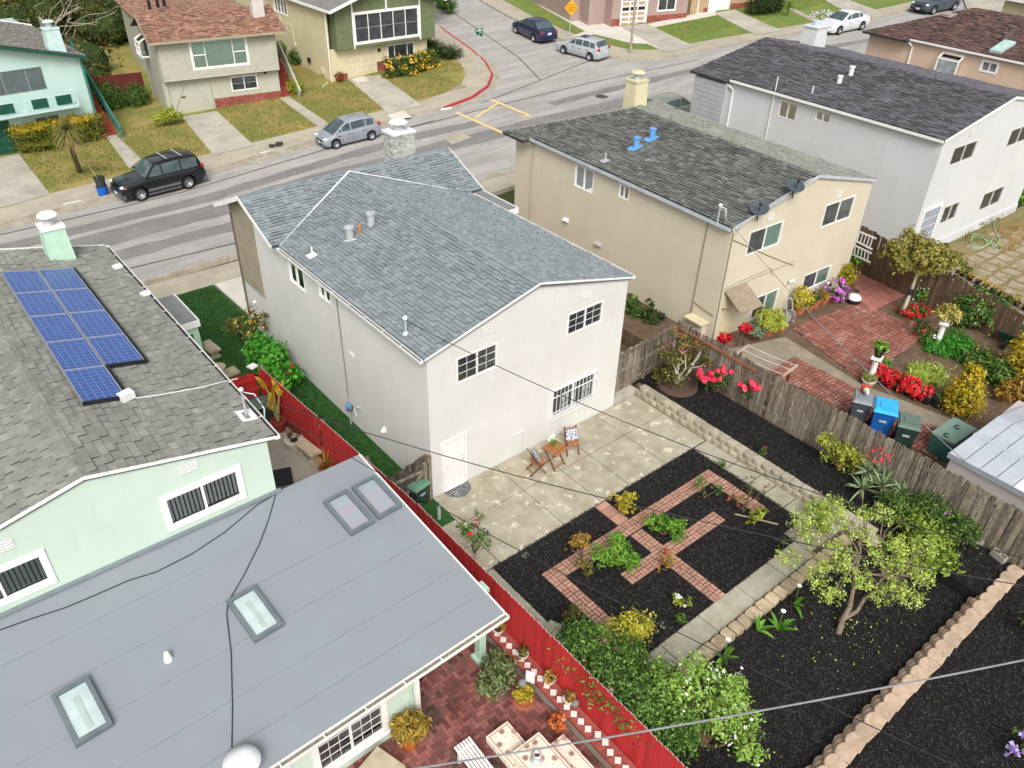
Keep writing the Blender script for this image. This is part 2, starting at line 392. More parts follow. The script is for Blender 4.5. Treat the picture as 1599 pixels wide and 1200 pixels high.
drive('pale_slab', [(604, 183.6), (631, 176), (643, 187), (614, 191)], .15, m_conc_w)
drive('pale_slab', [(549, 127), (568, 121), (577, 130), (559, 133)], .15, m_conc_w)
drive('driveway', [(968, 44), (1009, 40), (1086, 76), (1037, 85)], .15)
drive('pale_slab', [(924, 56), (950, 43), (969, 45), (1033, 82), (1010, 72), (986, 71)], .155, m_conc_w)
drive('front_path', [(836, 8), (856, 16), (952, 42), (926, 57), (889, 61), (913, 52)], .146, m_conc_w)
drive('front_path', [(1009, 41), (1021, 46), (1118, 27), (1117, 18), (1068, 28)], .147, m_conc_w)
drive('driveway', [(1113, 23), (1147, 18), (1221, 50), (1183, 58)], .15)
drive('front_path', [(1232, 17), (1238, 16), (1283, 35), (1272, 38)], .147)
drive('driveway', [(1272, -6), (1306, -6), (1372, 20), (1345, 33)], .15)
drive('driveway', [(1500, -8), (1526, -8), (1599, 12), (1580, 25), (1510, 18)], .15)
# ------------------------------------------------------------------ near pavement and front yards
nin = [(60, 11.6), (50, 14), (40, 15.7), (30, 16.6), (18, 16.9), (-10, 17.0), (-75, 16.4)]
nout = off([p for p in near if p[0] < 62], .16)
drape('pavement', nout+nin[::-1], .12, m_walk, thick=.25)
drape('turf_lawn', [(-1.95, 9.6), (-.05, 9.6), (.15, 13.2), (.05, 17.0), (-1.4, 17.0), (-3.4, 17.0), (-3.4, 10.6)], .10, m_turf, thick=.2)
drape('driveway', [(.2, 13.2), (6.2, 13.2), (6.2, 16.98), (.1, 16.98)], .11, m_conc_w, thick=.2)
drape('driveway', [(-14, 12.2), (-5.4, 12.2), (-5.4, 16.9), (-14, 16.9)], .11, m_conc, thick=.2)
drape('red_gravel_bed', [(10.4, 13.4), (13.0, 13.4), (13.4, 16.6), (10.6, 16.6)], .6, m_redgravel, hz=lambda x, y: 0, thick=.7)
drape('front_path', [(6.3, 9.2), (10.3, 9.2), (10.3, 16.9), (6.3, 16.9)], .2, m_conc, hz=lambda x, y: 0, thick=.4)
mb = MB(); mb.box(-3.35, -2.0, 7.6, 11.5, -.1, .09); struct('red_gravel_bed', mb, m_redgravel)
# ------------------------------------------------------------------ main back yard
m_patio = M('patio_concrete', 'afa794', '978f7b', rough=.9, sc=1.6, c3='cbc3b1', sc3=2.6, lo3=.57, hi3=.62, bump=.25, bsc=60, world=True, rv=.05)
m_slab = M('path_concrete', 'aaa594', '98937f', rough=.9, sc=1.6, c3='beb7a3', sc3=4, lo3=.55, hi3=.7, bump=.3, bsc=50, world=True, rv=.08)
mb = MB(); mb.box(-1.38, 11.2, -22, 0, -.3, -.07); mb.box(-1.38, 0, 0, 7.2, -.3, -.07); mb.box(7.85, 11.2, 0, 9.2, -.3, -.07)
yard = struct('yard_soil', mb, m_dirt)
mb = MB(); mb.box(-1.36, -.02, -1.2, 9.6, -.07, .02); struct('turf_strip', mb, m_turf)
mb = MB(); mb.box(7.87, 9.3, 0.6, 9.2, -.07, .03); struct('turf_strip', mb, m_turf)
mb = MB(); mb.box(9.3, 10.6, 0.6, 9.2, -.07, .06); struct('side_path', mb, m_agg)
patio = thing('patio', None, None, (0, 0, 0)); props(patio, kind='structure')
mb = MB(); mb.box(-1.34, 8.93, -3.34, -.02, -.07, -.022); part('joint_bed', mb, m_crack, patio)
jx = [-1.34, 0.02, .42, 2.44, 4.0, 5.3, 6.9, 8.93]; xs = [(-1.34, .0), (.0, 2.44), (2.44, 4.0), (4.0, 5.25), (5.25, 6.95), (6.95, 8.93)]
for i, (a, b) in enumerate(xs):
    yy = [(-3.34, -1.45), (-1.45, -.02)] if i else [(-3.34, -2.3), (-2.3, -.9), (-.9, -.02)]
    for c, d in yy:
        mb = MB(); g = .014; mb.box(a+g, b-g, c+g, d-g, -.07, rng.uniform(-.003, .004)); part('slab', mb, m_patio, patio)
rs = thing('garden_paving', None, None, (8.6, -5, 0)); props(rs, kind='structure')
mb = MB(); mb.box(8.26, 8.97, -9.3, -3.36, -.07, -.03); mb.box(.2, 8.26, -8.72, -7.98, -.07, -.03); mb.box(-.68, -.28, -8.0, -3.36, -.07, -.03); part('joint_bed', mb, m_dirt, rs)
for a, b in ((-4.7, -3.37), (-5.6, -4.7), (-6.2, -5.6), (-6.95, -6.2), (-7.75, -6.95), (-8.6, -7.75)):
    mb = MB(); mb.box(8.29, 8.95, a+.02, b-.02, -.07, rng.uniform(-.004, .01)); part('slab', mb, m_slab, rs)
mb = MB(); mb.box(7.35, 8.27, -8.55, -7.62, -.07, .004); part('slab', mb, m_slab, rs)
for a, b in ((6.0, 7.33), (4.6, 6.0), (3.0, 4.6), (1.5, 3.0), (.2, 1.5)):
    mb = MB(); mb.box(a+.015, b-.015, -8.68, -8.0, -.07, rng.uniform(-.004, .008)); part('slab', mb, m_slab, rs)
for a, b in ((-8.0, -6.6), (-6.6, -5.1), (-5.1, -3.37)):
    mb = MB(); mb.box(-.64, -.3, a+.01, b-.01, -.07, .012); part('slab', mb, m_slab, rs)
# mulch beds
mbd = MB(); mbd.box(-.27, 8.24, -7.96, -3.37, -.07, -.012); struct('mulch_bed', mbd, m_mulch)
mbd = MB(); mbd.box(-1.3, 9.3, -12.6, -8.74, -.07, -.014); struct('mulch_bed', mbd, m_mulch)
mbd = MB(); mbd.box(9.28, 11.12, -12.6, .25, -.07, .34); struct('mulch_bed', mbd, m_mulch)
mbd = MB(); mbd.box(-1.3, 11.12, -22, -12.75, -.07, .42); struct('mulch_bed', mbd, m_mulch)
paths = [(.63, 7.85, -4.85, -4.37), (.63, 1.1, -7.6, -4.85), (7.38, 7.85, -6.6, -4.85), (3.66, 4.14, -8.0, -4.85), (2.37, 3.66, -6.2, -5.72), (4.14, 6.4, -6.2, -5.72)]
def chips(name, rects, n, parent=None, holes=()):
    vs = []; fs = []; rr = []
    tot = sum((b-a)*(d-c) for a, b, c, d, z in rects)
    for a, b, c, d, z in rects:
        k = int(n*(b-a)*(d-c)/tot)
        X = nrg.uniform(a, b, k); Y = nrg.uniform(c, d, k); A = nrg.uniform(0, 6.283, k); L = nrg.uniform(.012, .04, k); W = nrg.uniform(.005, .013, k); T = nrg.uniform(-.5, .5, k); U = nrg.uniform(-.5, .5, k); R = nrg.random(k)
        for i in range(k):
            x, y = X[i], Y[i]
            if any(p[0]-.02 < x < p[1]+.02 and p[2]-.02 < y < p[3]+.02 for p in holes): continue
            ca, sa = math.cos(A[i])*L[i], math.sin(A[i])*L[i]; wx, wy = -math.sin(A[i])*W[i], math.cos(A[i])*W[i]
            zz = z+.008; t = T[i]*L[i]; u = U[i]*W[i]; b0 = len(vs)
            vs += [(x-ca-wx, y-sa-wy, zz-t-u+.012), (x+ca-wx, y+sa-wy, zz+t-u+.012), (x+ca+wx, y+sa+wy, zz+t+u+.012), (x-ca+wx, y-sa+wy, zz-t+u+.012)]
            fs.append((b0, b0+1, b0+2, b0+3)); rr.append(float(R[i])**2.2)
    mb = MB(); mb.v = vs; mb.f = fs; mb.r = rr; mb.m = [0]*len(fs)
    return struct(name, mb, m_chip, 'stuff', 'dark shredded wood mulch covering the garden beds', 'mulch')
chips('mulch_chips', [(-.32, 8.3, -8.02, -3.31, -.005), (-1.2, 9.2, -12.5, -8.8, -.014), (9.35, 11.05, -12.5, .2, .34), (-1.2, 11, -17, -12.9, .42)], 60000, holes=paths+[(3.66, 4.14, -4.4, -3.34)])
# bricks -------------------------------------------------------------
m_brick = M('path_brick', 'b48c7a', 'a47b69', rough=.9, sc=3, c3='c39a86', sc3=15, lo3=.55, hi3=.75, bump=.3, bsc=50, rv=.16, world=True)
m_brick_p = M('patio_brick', '96615a', '7d4b45', rough=.85, sc=.9, c3='5d4740', sc3=.55, lo3=.48, hi3=.62, bump=.3, bsc=60, rv=.42, world=True)
m_brick_r = M('red_patio_brick', '9c6558', '855347', rough=.9, sc=2, c3='b08d80', sc3=1.5, lo3=.5, hi3=.7, bump=.2, bsc=60, rv=.2, world=True)
m_mortar = M('mortar', '4d3e37', '3d312b', rough=.95, sc=6, world=True)
def brick_cells(pat, bw, bl, x0, x1, y0, y1):
    if pat == 'basket':
        i = 0
        nx = int((x1-x0)/bl)+1; ny = int((y1-y0)/bl)+1
        for a in range(nx):
            for b in range(ny):
                X, Y = x0+a*bl, y0+b*bl
                for k in range(2):
                    yield (X, X+bl, Y+k*bw, Y+(k+1)*bw) if (a+b) % 2 else (X+k*bw, X+(k+1)*bw, Y, Y+bl)
    elif pat == 'herring':
        n = int((x1-x0)/bw)+6; mm = int((y1-y0)/bw)+6
        for i in range(-4, n):
            for j in range(-4, mm):
                X, Y = x0+i*bw, y0+j*bw
                if (i-j) % 4 == 0: yield (X, X+2*bw, Y, Y+bw)
                elif (i-j) % 4 == 3: yield (X, X+bw, Y-bw, Y+bw) if False else (X, X+bw, Y, Y+2*bw)
    else:
        nr = int((y1-y0)/bw)+1; nc = int((x1-x0)/bl)+2
        for r in range(nr):
            for c in range(nc):
                X = x0+c*bl-(bl/2 if r % 2 else 0); yield (X, X+bl, y0+r*bw, y0+(r+1)*bw)
def brickwork(parent, polys, z, pat, bw, bl, mat, limit, F=None, gap=.006, h=.03, name='brick', jitter=.004, stuffname='bricks'):
    """bricks laid in convex polygons; the largest in view are pieces, the rest one part"""
    cells = []
    for poly in polys:
        xs = [p[0] for p in poly]; ys = [p[1] for p in poly]
        for (a, b, c, d) in brick_cells(pat, bw, bl, min(xs), max(xs), min(ys), max(ys)):
            q = clip([(a+gap, c+gap), (b-gap, c+gap), (b-gap, d-gap), (a+gap, d-gap)], poly)
            if len(q) > 2 and area2(q) > .18*bw*bl: cells.append((q, abs(area2(q)-(b-a-2*gap)*(d-c-2*gap)) < 1e-5, (a, b, c, d)))
    F = F or (lambda x, y, zz: V((x, y, zz)))
    full = [k for k in range(len(cells)) if cells[k][1]]
    full.sort(key=lambda k: (F(*[(cells[k][2][0]+cells[k][2][1])/2, (cells[k][2][2]+cells[k][2][3])/2, z])-C0).length)
    chosen = set(full[:limit]); rest = MB(); me = None
    ex, ey = F(1, 0, 0)-F(0, 0, 0), None
    ang = math.atan2(ex.y, ex.x)
    for k, (q, fl, (a, b, c, d)) in enumerate(cells):
        zz = z+rng.uniform(-jitter, jitter)
        if k in chosen:
            if me is None:
                m0 = MB(); L, W = bl/2-gap, bw/2-gap; e = .006
                vs = [(-L, -W, -h), (L, -W, -h), (L, W, -h), (-L, W, -h), (-L, -W, -e), (L, -W, -e), (L, W, -e), (-L, W, -e), (-L+e, -W+e, 0), (L-e, -W+e, 0), (L-e, W-e, 0), (-L+e, W-e, 0)]
                m0.add(vs, [(0, 1, 5, 4), (1, 2, 6, 5), (2, 3, 7, 6), (3, 0, 4, 7), (4, 5, 9, 8), (5, 6, 10, 9), (6, 7, 11, 10), (7, 4, 8, 11), (8, 9, 10, 11)])
                me = m0.mesh(name); me.materials.append(mat)
            piece(name, me, parent, F((a+b)/2, (c+d)/2, zz), (0, 0, ang+(0 if b-a > d-c else math.pi/2)))
        else: rest.slab([F(x, y, zz) for x, y in q], h, r=rng.uniform(.01, 1))
    if rest.f: part(stuffname, rest, mat, parent, kind='stuff')
gp = thing('brick_path', None, None, (4, -6, 0)); props(gp, kind='structure')
mb = MB()
for a, b, c, d in paths: mb.box(a, b, c, d, -.06, -.004)
part('mortar_bed', mb, m_mortar, gp)
R4 = lambda a, b, c, d: [(a, c), (b, c), (b, d), (a, d)]
brickwork(gp, [R4(*p) for p in paths], .018, 'basket', .12, .24, m_brick, 290, gap=.013)
for y0, y1 in ((-3.6, -3.38), (-3.98, -3.62), (-4.36, -4.0)):
    mb = MB(); mb.box(3.68, 4.12, y0, y1, -.04, .014); part('paver', mb, m_brick, gp)
# ------------------------------------------------------------------ building helpers
m_white = M('white_paint', 'eceae6', 'dedbd6', rough=.55, sc=2, lo=.4, hi=.8)
m_whitem = M('white_metal', 'e9e9e9', 'd8d8d8', rough=.4, sc=3)
m_glass = GLASS('window_glass', (.9, .93, .92), .35)
m_glass_d = GLASS('dark_window_glass', (.78, .81, .82), .45)
m_glass_g = GLASS('skylight_glass', (.95, .98, .98), .3)
m_black = M('black_metal', '26272a', '1c1d20', rough=.5, sc=4)
m_galv = M('galvanised_metal', 'c6c8c9', 'b2b5b6', rough=.45, sc=6, metal=.25)
m_shade = M('dim_interior', 'b5b8ba', '8f9496', rough=.9, sc=2.5)
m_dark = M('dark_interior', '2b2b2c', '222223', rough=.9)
m_louv = M('vent_shadow', 'b3b0a9', rough=.8)
def stucco(name, c, c2=None):
    d = ''.join('%02x' % int(int(c[i:i+2], 16)*.945) for i in (0, 2, 4))
    return M(name, c, c2, rough=.9, sc=.8, lo=.3, hi=.75, c3=d, sc3=1.6, lo3=.52, hi3=.8, st3=(2.2, 2.2, .22), bump=.28, bsc=45, world=True)
UP = V((0, 0, 1))
def wall(mb, P0, U, N, L, z0, z1, holes=(), reveal=.09, top=None, m=0):
    P0, U, N = V(P0), V(U), V(N); flip = U.cross(UP).dot(N) < 0
    pt = lambda a, z, d=0.0: V((P0.x, P0.y, 0))+U*a+UP*z+N*d
    def face(pts): mb.poly(pts[::-1] if flip else pts, m=m)
    As = sorted({0, L, *[h[0] for h in holes], *[h[1] for h in holes]}); Zs = sorted({z0, z1, *[h[2] for h in holes], *[h[3] for h in holes]})
    for i in range(len(As)-1):
        for j in range(len(Zs)-1):
            ca, cz = (As[i]+As[i+1])/2, (Zs[j]+Zs[j+1])/2
            if any(h[0] < ca < h[1] and h[2] < cz < h[3] for h in holes): continue
            face([pt(As[i], Zs[j]), pt(As[i+1], Zs[j]), pt(As[i+1], Zs[j+1]), pt(As[i], Zs[j+1])])
    if top: face([pt(a, z) for a, z in top])
    for a0, a1, b0, b1 in [h[:4] for h in holes]:
        for p, q in (((a0, b0), (a1, b0)), ((a1, b0), (a1, b1)), ((a1, b1), (a0, b1)), ((a0, b1), (a0, b0))):
            face([pt(*p), pt(*p, -reveal), pt(*q, -reveal), pt(*q)])
def fbox(mb, P0, U, N, a0, a1, z0, z1, d0, d1, r=0.0):
    P0, U, N = V(P0), V(U), V(N)
    mb.obox(V((P0.x, P0.y, 0))+U*a0+UP*z0+N*d0, U*(a1-a0), N*(d1-d0), UP*(z1-z0), r)
def window(parent, P0, U, N, a0, a1, z0, z1, cols=2, grid=None, fr=.05, trim=.0, mat=None, glass=None, blind=None, sill=False, dep=.05, gridmask=None, name='window', backing=None, ratios=None):
    mat = mat or m_white; glass = glass or m_glass_d
    mb = MB(); t = trim
    o = .012+(.02 if t else 0)
    fbox(mb, P0, U, N, a0-t, a1+t, z0-t, z0+fr, -dep, o); fbox(mb, P0, U, N, a0-t, a1+t, z1-fr, z1+t, -dep, o)
    fbox(mb, P0, U, N, a0-t, a0+fr, z0+fr, z1-fr, -dep, o-.002); fbox(mb, P0, U, N, a1-fr, a1+t, z0+fr, z1-fr, -dep, o-.002)
    if sill: fbox(mb, P0, U, N, a0-t-.04, a1+t+.04, z0-t-.05, z0-t, -.02, .06)
    A0, A1 = a0+fr, a1-fr; ratios = ratios or [1]*cols; S = sum(ratios); edges = [A0]
    for q in ratios: edges.append(edges[-1]+(A1-A0)*q/S)
    for e in edges[1:-1]: fbox(mb, P0, U, N, e-.028, e+.028, z0+fr, z1-fr, -dep+.003, .005)
    wo = part(name, mb, mat, parent)
    for k in range(len(edges)-1):
        a, b = edges[k]+(.028 if k else 0), edges[k+1]-(.028 if k < len(edges)-2 else 0)
        pb = MB(); dd = -.03 if k % 2 == 0 else -.042
        Q = V((P0[0], P0[1], 0))+V(N)*dd; Ua = V(U); pb.poly([Q+Ua*a+UP*(z0+fr), Q+Ua*b+UP*(z0+fr), Q+Ua*b+UP*(z1-fr), Q+Ua*a+UP*(z1-fr)]); part('pane', pb, glass, wo)
        g = grid if not gridmask or gridmask[k] else None
        if g:
            mu = MB(); c, r_ = g
            for i in range(1, c): x = a+(b-a)*i/c; fbox(mu, P0, U, N, x-.005, x+.005, z0+fr, z1-fr, dd, dd+.012)
            for j in range(1, r_): z = z0+fr+(z1-z0-2*fr)*j/r_; fbox(mu, P0, U, N, a, b, z-.005, z+.005, dd, dd+.0135)
            part('muntins', mu, mat, wo)
        if not blind: kb = ('curtain_or_dim_backing', m_shade, 1)  # added grey sheet makes an uncurtained pane read as dim interior
        else: kb = blind[k] if isinstance(blind, list) else blind
        if not kb[2]: kb = ('curtain_or_dim_backing', m_shade, 1)
        if kb:
            kind, bm_, cov = kb
            if kind == 'vert':
                n = max(4, int((b-a)/.085)); me = None
                for i in range(n):
                    sl = MB(); x = a+(b-a)*(i+.5)/n; zz0, zz1 = z1-fr-(z1-z0-2*fr)*cov, z1-fr
                    P = V((P0[0], P0[1], 0))+V(U)*x+V(N)*(-.09); d = (V(U)*.95-V(N)*.3).normalized()*.036
                    sl.add([P-d+UP*zz0, P+d+UP*zz0, P+d+UP*zz1, P-d+UP*zz1], [(0, 1, 2, 3)]); part('blind_slat', sl, bm_, wo)
            elif kind == 'curtain_or_dim_backing':
                cu = MB(); n = 24; vs = []
                zz0, zz1 = z1-fr-(z1-z0-2*fr)*cov, z1-fr
                for i in range(n+1):
                    x = a+(b-a)*i/n; P = V((P0[0], P0[1], 0))+V(U)*x+V(N)*(-.075+.012*math.sin(i*1.9)); vs += [P+UP*zz0, P+UP*zz1]
                cu.add(vs, [(2*i, 2*i+2, 2*i+3, 2*i+1) for i in range(n)]); part('curtain_or_dim_backing', cu, bm_, wo, True)
    if backing:
        bk = MB(); fbox(bk, P0, U, N, a0, a1, z0, z1, -.5, -.48); part('backdrop', bk, backing, wo)
    return wo
def louvre(parent, P0, U, N, a, z, w_=.34, h_=.34, n=4):
    mb = MB(); fbox(mb, P0, U, N, a-w_/2, a+w_/2, z-h_/2, z+h_/2, .001, .008); v = part('wall_vent', mb, m_louv, parent)
    for i in range(n):
        mb = MB(); zz = z-h_/2+h_*(i+.5)/n; P = V((P0[0], P0[1], 0))+V(U)*(a-w_/2)+UP*zz
        mb.obox(P+V(N)*.006, V(U)*w_, V(N)*.014-UP*.008, UP*.026); part('louvre', mb, m_white, v)
def downpipe(parent, pts, mat, r=.035):
    mb = MB(); mb.tube(pts, r, 6); return part('downpipe', mb, mat, parent)
SH = {}
def slope(roof, O, U, S, poly, mat, under, tw=.33, ex=.15, limit=0, t=.03, thick=.1, gap=.006, name='shingle'):
    O, U, S = V(O), V(U).normalized(), V(S).normalized(); N = U.cross(S).normalized()
    P = lambda u, v, h: O+U*u+S*v+N*h
    ub = MB(); ub.slab([P(u, v, -.002) for u, v in poly], 0, vec=-N*thick); part('deck', ub, under, roof)
    us = [p[0] for p in poly]; vs_ = [p[1] for p in poly]; v = min(vs_); row = 0; tabs = []
    while v < max(vs_):
        u = min(us)-rng.random()*tw
        while u < max(us):
            w_ = tw*rng.uniform(.8, 1.15) if limit == 0 else tw
            q = clip([(u+gap, v), (u+w_-gap, v), (u+w_-gap, v+ex*1.06), (u+gap, v+ex*1.06)], poly)
            if len(q) > 2 and area2(q) > .05*tw*ex: tabs.append((q, u, v, w_, abs(area2(q)-(w_-2*gap)*ex*1.06) < 1e-6))
            u += w_
        v += ex; row += 1
    chosen = set()
    if limit:
        full = [i for i in range(len(tabs)) if tabs[i][4]]; full.sort(key=lambda i: (P(tabs[i][1], tabs[i][2], 0)-C0).length); chosen = set(full[:limit])
        key = (tw, ex, mat.name)
        if key not in SH:
            m0 = MB(); a, b, y = gap, tw-gap, ex*1.06
            m0.add([(a, 0, t), (b, 0, t), (b, y, .003), (a, y, .003), (a, 0, 0), (b, 0, 0), (b, y, 0), (a, y, 0)], [(0, 1, 2, 3), (4, 5, 1, 0), (5, 6, 2, 1), (7, 4, 0, 3)]); m0.m = [0, 1, 1, 1]  # edge faces painted dark as the shadow line of the tab
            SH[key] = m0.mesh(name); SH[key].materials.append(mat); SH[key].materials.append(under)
        rot = Matrix((U, S, N)).transposed().to_euler()
    rest = MB()
    for i, (q, u, v, w_, fl) in enumerate(tabs):
        if i in chosen: piece(name, SH[key], roof, P(u, v, rng.choice((0, .004, .012, .02))), rot); continue
        hh = rng.choice((.45, .8, 1.15, 1.6))*t; k = len(q); top = [P(a, b, max(.002, hh*(1-(b-v)/(ex*1.06)))) for a, b in q]; bot = [P(a, b, 0) for a, b in q]
        rr = rng.uniform(.01, .99); rest.add(top, [tuple(range(k))], r=rr); rest.add(top+bot, [(j, k+j, k+(j+1) % k, (j+1) % k) for j in range(k)], r=rr, m=1)  # tab edges take the dark deck colour to paint in shadow lines
    part('shingles', rest, [mat, under], roof, kind='stuff')
def ridge(roof, A, B, S1, S2, mat, w_=.16, step=.19, h=.03, name='ridge_shingle'):
    A, B = V(A), V(B); d = B-A; n = max(1, int(d.length/step)); d.normalize(); S1, S2 = V(S1).normalized(), V(S2).normalized()
    X = d; m0 = MB(); up = (-(S1+S2)).normalized(); up = up if up.z > 0 else -up
    l = step*1.1
    m0.add([S1*w_+up*h*.7, up*h, S2*w_+up*h*.7, S1*w_+X*l, X*l+up*.012, S2*w_+X*l, S1*w_-up*.01, S2*w_-up*.01], [(0, 1, 4, 3), (1, 2, 5, 4), (6, 1, 0), (6, 7, 1), (7, 2, 1), (0, 3, 6), (2, 7, 5)])
    me = m0.mesh(name); me.materials.append(mat)
    for i in range(n): piece(name, me, roof, A+d*(step*i))
def board(mb, a, b, w_, h): mb.beam(a, b, w_, h)
def gutter(parent, a, b, outn, mat=None, inner=None, w_=.12, h=.1):
    a, b, o = V(a), V(b), V(outn); mat = mat or m_white; mb = MB()
    d = b-a
    mb.obox(a, d, o*w_, UP*.012); mb.obox(a+o*(w_-.015), d, o*.015, UP*h); mb.obox(a, d, o*.012, UP*h)
    for p in (a, b): mb.obox(p-d.normalized()*.006, d.normalized()*.012, o*w_, UP*h)
    g = part('gutter', mb, mat, parent)
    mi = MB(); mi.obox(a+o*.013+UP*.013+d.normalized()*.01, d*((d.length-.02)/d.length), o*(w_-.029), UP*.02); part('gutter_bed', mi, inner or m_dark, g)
    n = int(d.length/.9)
    for i in range(1, n):
        mi = MB(); mi.obox(a+d*(i/n)+UP*(h-.004), d.normalized()*.03, o*w_, UP*.006); part('bracket', mi, mat, g)
    return g
def chimney(parent, c, w_, d_, z0, z1, mat, capmat=None, rz=0, taper=0.0, stones=None, pot='cowl'):
    cx, cy = c; mb = MB(); R = Matrix.Rotation(rz, 3, 'Z')
    co = lambda s, z: [V((cx, cy, z))+R@V((x*w_/2*s, y*d_/2*s, 0)) for x, y in ((-1, -1), (1, -1), (1, 1), (-1, 1))]
    b, t = co(1+taper, z0), co(1, z1)
    mb.add(b+t, [(4, 5, 6, 7), (0, 1, 5, 4), (1, 2, 6, 5), (2, 3, 7, 6), (3, 0, 4, 7)]); ch = part('chimney', mb, mat, parent)
    mb = MB(); mb.cbox((cx, cy, z1+.04), w_*1.12, d_*1.12, .08, rz); part('chimney_cap', mb, capmat or m_whitem, ch)
    if pot:
        mb = MB(); r = min(w_, d_)*.26; mb.lathe((cx, cy, z1+.08), [(r, 0), (r, .3)], 14); part('flue', mb, m_galv, ch)
        mb = MB(); mb.lathe((cx, cy, z1+.36), [(r*1.9, 0), (r*1.9, .03), (r*1.5, .09), (.0, .14)], 16); part('cowl', mb, capmat or m_whitem, ch)
    if stones:
        for sx, sy in ((-1, 0), (1, 0), (0, -1), (0, 1)):
            ww = d_ if sx else w_; z = z0
            while z < z1-.03:
                u = -ww/2; h = rng.uniform(.05, .11)
                while u < ww/2-.05:
                    l = min(rng.uniform(.14, .32), ww/2-u); st = MB()
                    ctr = R@V((sx*(w_/2+.008), sy*(d_/2+.008), 0)) if True else None
                    tang = R@V((0, 1, 0)) if sx else R@V((1, 0, 0))
                    nn = R@V((sx, sy, 0)); p = V((cx, cy, z))+ctr+tang*(u+.008)
                    st.obox(p, tang*(l-.014), nn*rng.uniform(.008, .03), UP*(min(h, z1-z)-.012)); part('stone', st, stones, ch); u += l
                z += h
    return ch
def roofvent(parent, p, r, h, mat, cap=True, name='roof_vent', base=.2, tilt=None):
    p = V(p); mb = MB(); mb.lathe(p, [(r, -.2), (r, h)], 12); v = part(name, mb, mat, parent, False)
    if cap: mb = MB(); mb.lathe(p+UP*h, [(r*1.25, -.03), (r*1.25, .03), (0, .05)], 14); part('vent_cap', mb, mat, v)
    return v
# ------------------------------------------------------------------ the main house
m_stu_main = stucco('stucco_warm_white', 'dad8d3', 'd1cec8')
m_siding = M('tan_siding', 'a89c88', '9a8e7b', rough=.8, sc=2, rv=.04)
m_sh_main = M('blue_grey_shingle', '868e90', '7c8486', rough=.9, sc=1.2, c3='959c9e', sc3=40, lo3=.5, hi3=.7, bump=.3, bsc=90, rv=.15, world=True)
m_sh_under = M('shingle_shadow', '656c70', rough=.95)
EX, EY, EZ = V((1, 0, 0)), V((0, 1, 0)), V((0, 0, 1))
H1 = thing('house', 'two storey off-white stucco house with blue-grey shingle roof, centre of the picture', 'house', (3.9, 6, 0))
W1, E1, R1, RX = 7.85, 5.14, 6.14, 3.97
wb = MB()
rear_h = [(.41, 1.29, 0.0, 1.96), (.99, 2.46, 3.85, 4.72), (5.25, 6.78, 3.87, 4.67), (4.8, 6.72, .86, 1.98)]
wall(wb, (0, 0, 0), EX, -EY, W1, -.05, E1, rear_h, top=[(0, E1), (W1, E1), (RX, R1)])
left_h = [(7.22, 8.38, 3.94, 4.8), (5.4, 6.22, 4.3, 4.94)]
wall(wb, (0, 0, 0), EY, -EX, 13.0, -.05, E1, left_h, top=[(8.65, E1), (13.0, E1), (10.9, R1)])
wall(wb, (W1, 0, 0), EY, EX, 13.0, -.05, E1, [], top=[(8.65, E1), (13.0, E1), (10.9, R1)])
wall(wb, (0, 13.0, 0), EX, EY, W1, -.05, E1, [])
part('wall', wb, m_stu_main, H1)
# lapped siding on the front part of the left wall
zz = 2.1; k = 0
sid = None
sb = MB(); fbox(sb, (0, 0, 0), EY, -EX, 10.95, 13.0, 2.1, 5.12, .002, .01); sid = part('siding', sb, m_siding, H1)
while zz < 5.9:
    y0, y1 = 10.95, 13.0
    if zz > E1: hw = (R1-zz)/(R1-E1)*2.1; y0, y1 = max(10.95, 10.9-hw), 10.9+hw
    if y1-y0 > .1:
        sb = MB(); P = V((-.012, y0, zz)); sb.obox(P, EY*(y1-y0), -EX*.016-EZ*0, EZ*.15); part('board', sb, m_siding, sid)
    zz += .165
# roof of the main house
RF = part('roof', MB().box(.2, 7.6, .2, 12.6, 5.0, 5.06), m_sh_under, H1)
sl = math.atan2(R1-E1, RX); cs, sn = math.cos(sl), math.sin(sl)
oh = .12
S_l = V((cs, 0, sn)); S_r = V((-cs, 0, sn))
# left slope: origin at eave, u runs towards -y so that U x S points up
O_l = V((-oh, 8.6, E1-oh*math.tan(sl)+.06)); Ll = (RX+oh)/cs
vr = 2.3
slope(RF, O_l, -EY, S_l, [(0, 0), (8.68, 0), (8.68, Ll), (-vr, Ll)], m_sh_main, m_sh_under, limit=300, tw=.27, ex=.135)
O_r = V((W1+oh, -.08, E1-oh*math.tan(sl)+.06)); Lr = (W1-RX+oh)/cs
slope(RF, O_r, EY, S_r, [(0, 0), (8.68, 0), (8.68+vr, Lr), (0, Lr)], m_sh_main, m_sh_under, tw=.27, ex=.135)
zr = R1+.09; yr = 10.92
Sb = V((0, 2.3, 1.0)).normalized(); Lb = math.hypot(2.3, 1.0)
O_b = V((-.38, yr-2.3, zr-1.0))
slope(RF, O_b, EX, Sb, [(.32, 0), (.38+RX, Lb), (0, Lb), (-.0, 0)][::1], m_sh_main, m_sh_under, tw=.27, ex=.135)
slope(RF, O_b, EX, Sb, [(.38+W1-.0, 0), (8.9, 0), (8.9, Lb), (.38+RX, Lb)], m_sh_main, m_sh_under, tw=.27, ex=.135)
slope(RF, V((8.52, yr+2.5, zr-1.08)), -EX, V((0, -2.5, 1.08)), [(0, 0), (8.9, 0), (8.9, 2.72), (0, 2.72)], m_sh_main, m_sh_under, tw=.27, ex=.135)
ridge(RF, (RX, -.06, R1+.07), (RX, 10.75, R1+.07), (-cs, 0, -sn), (cs, 0, -sn), m_sh_main)
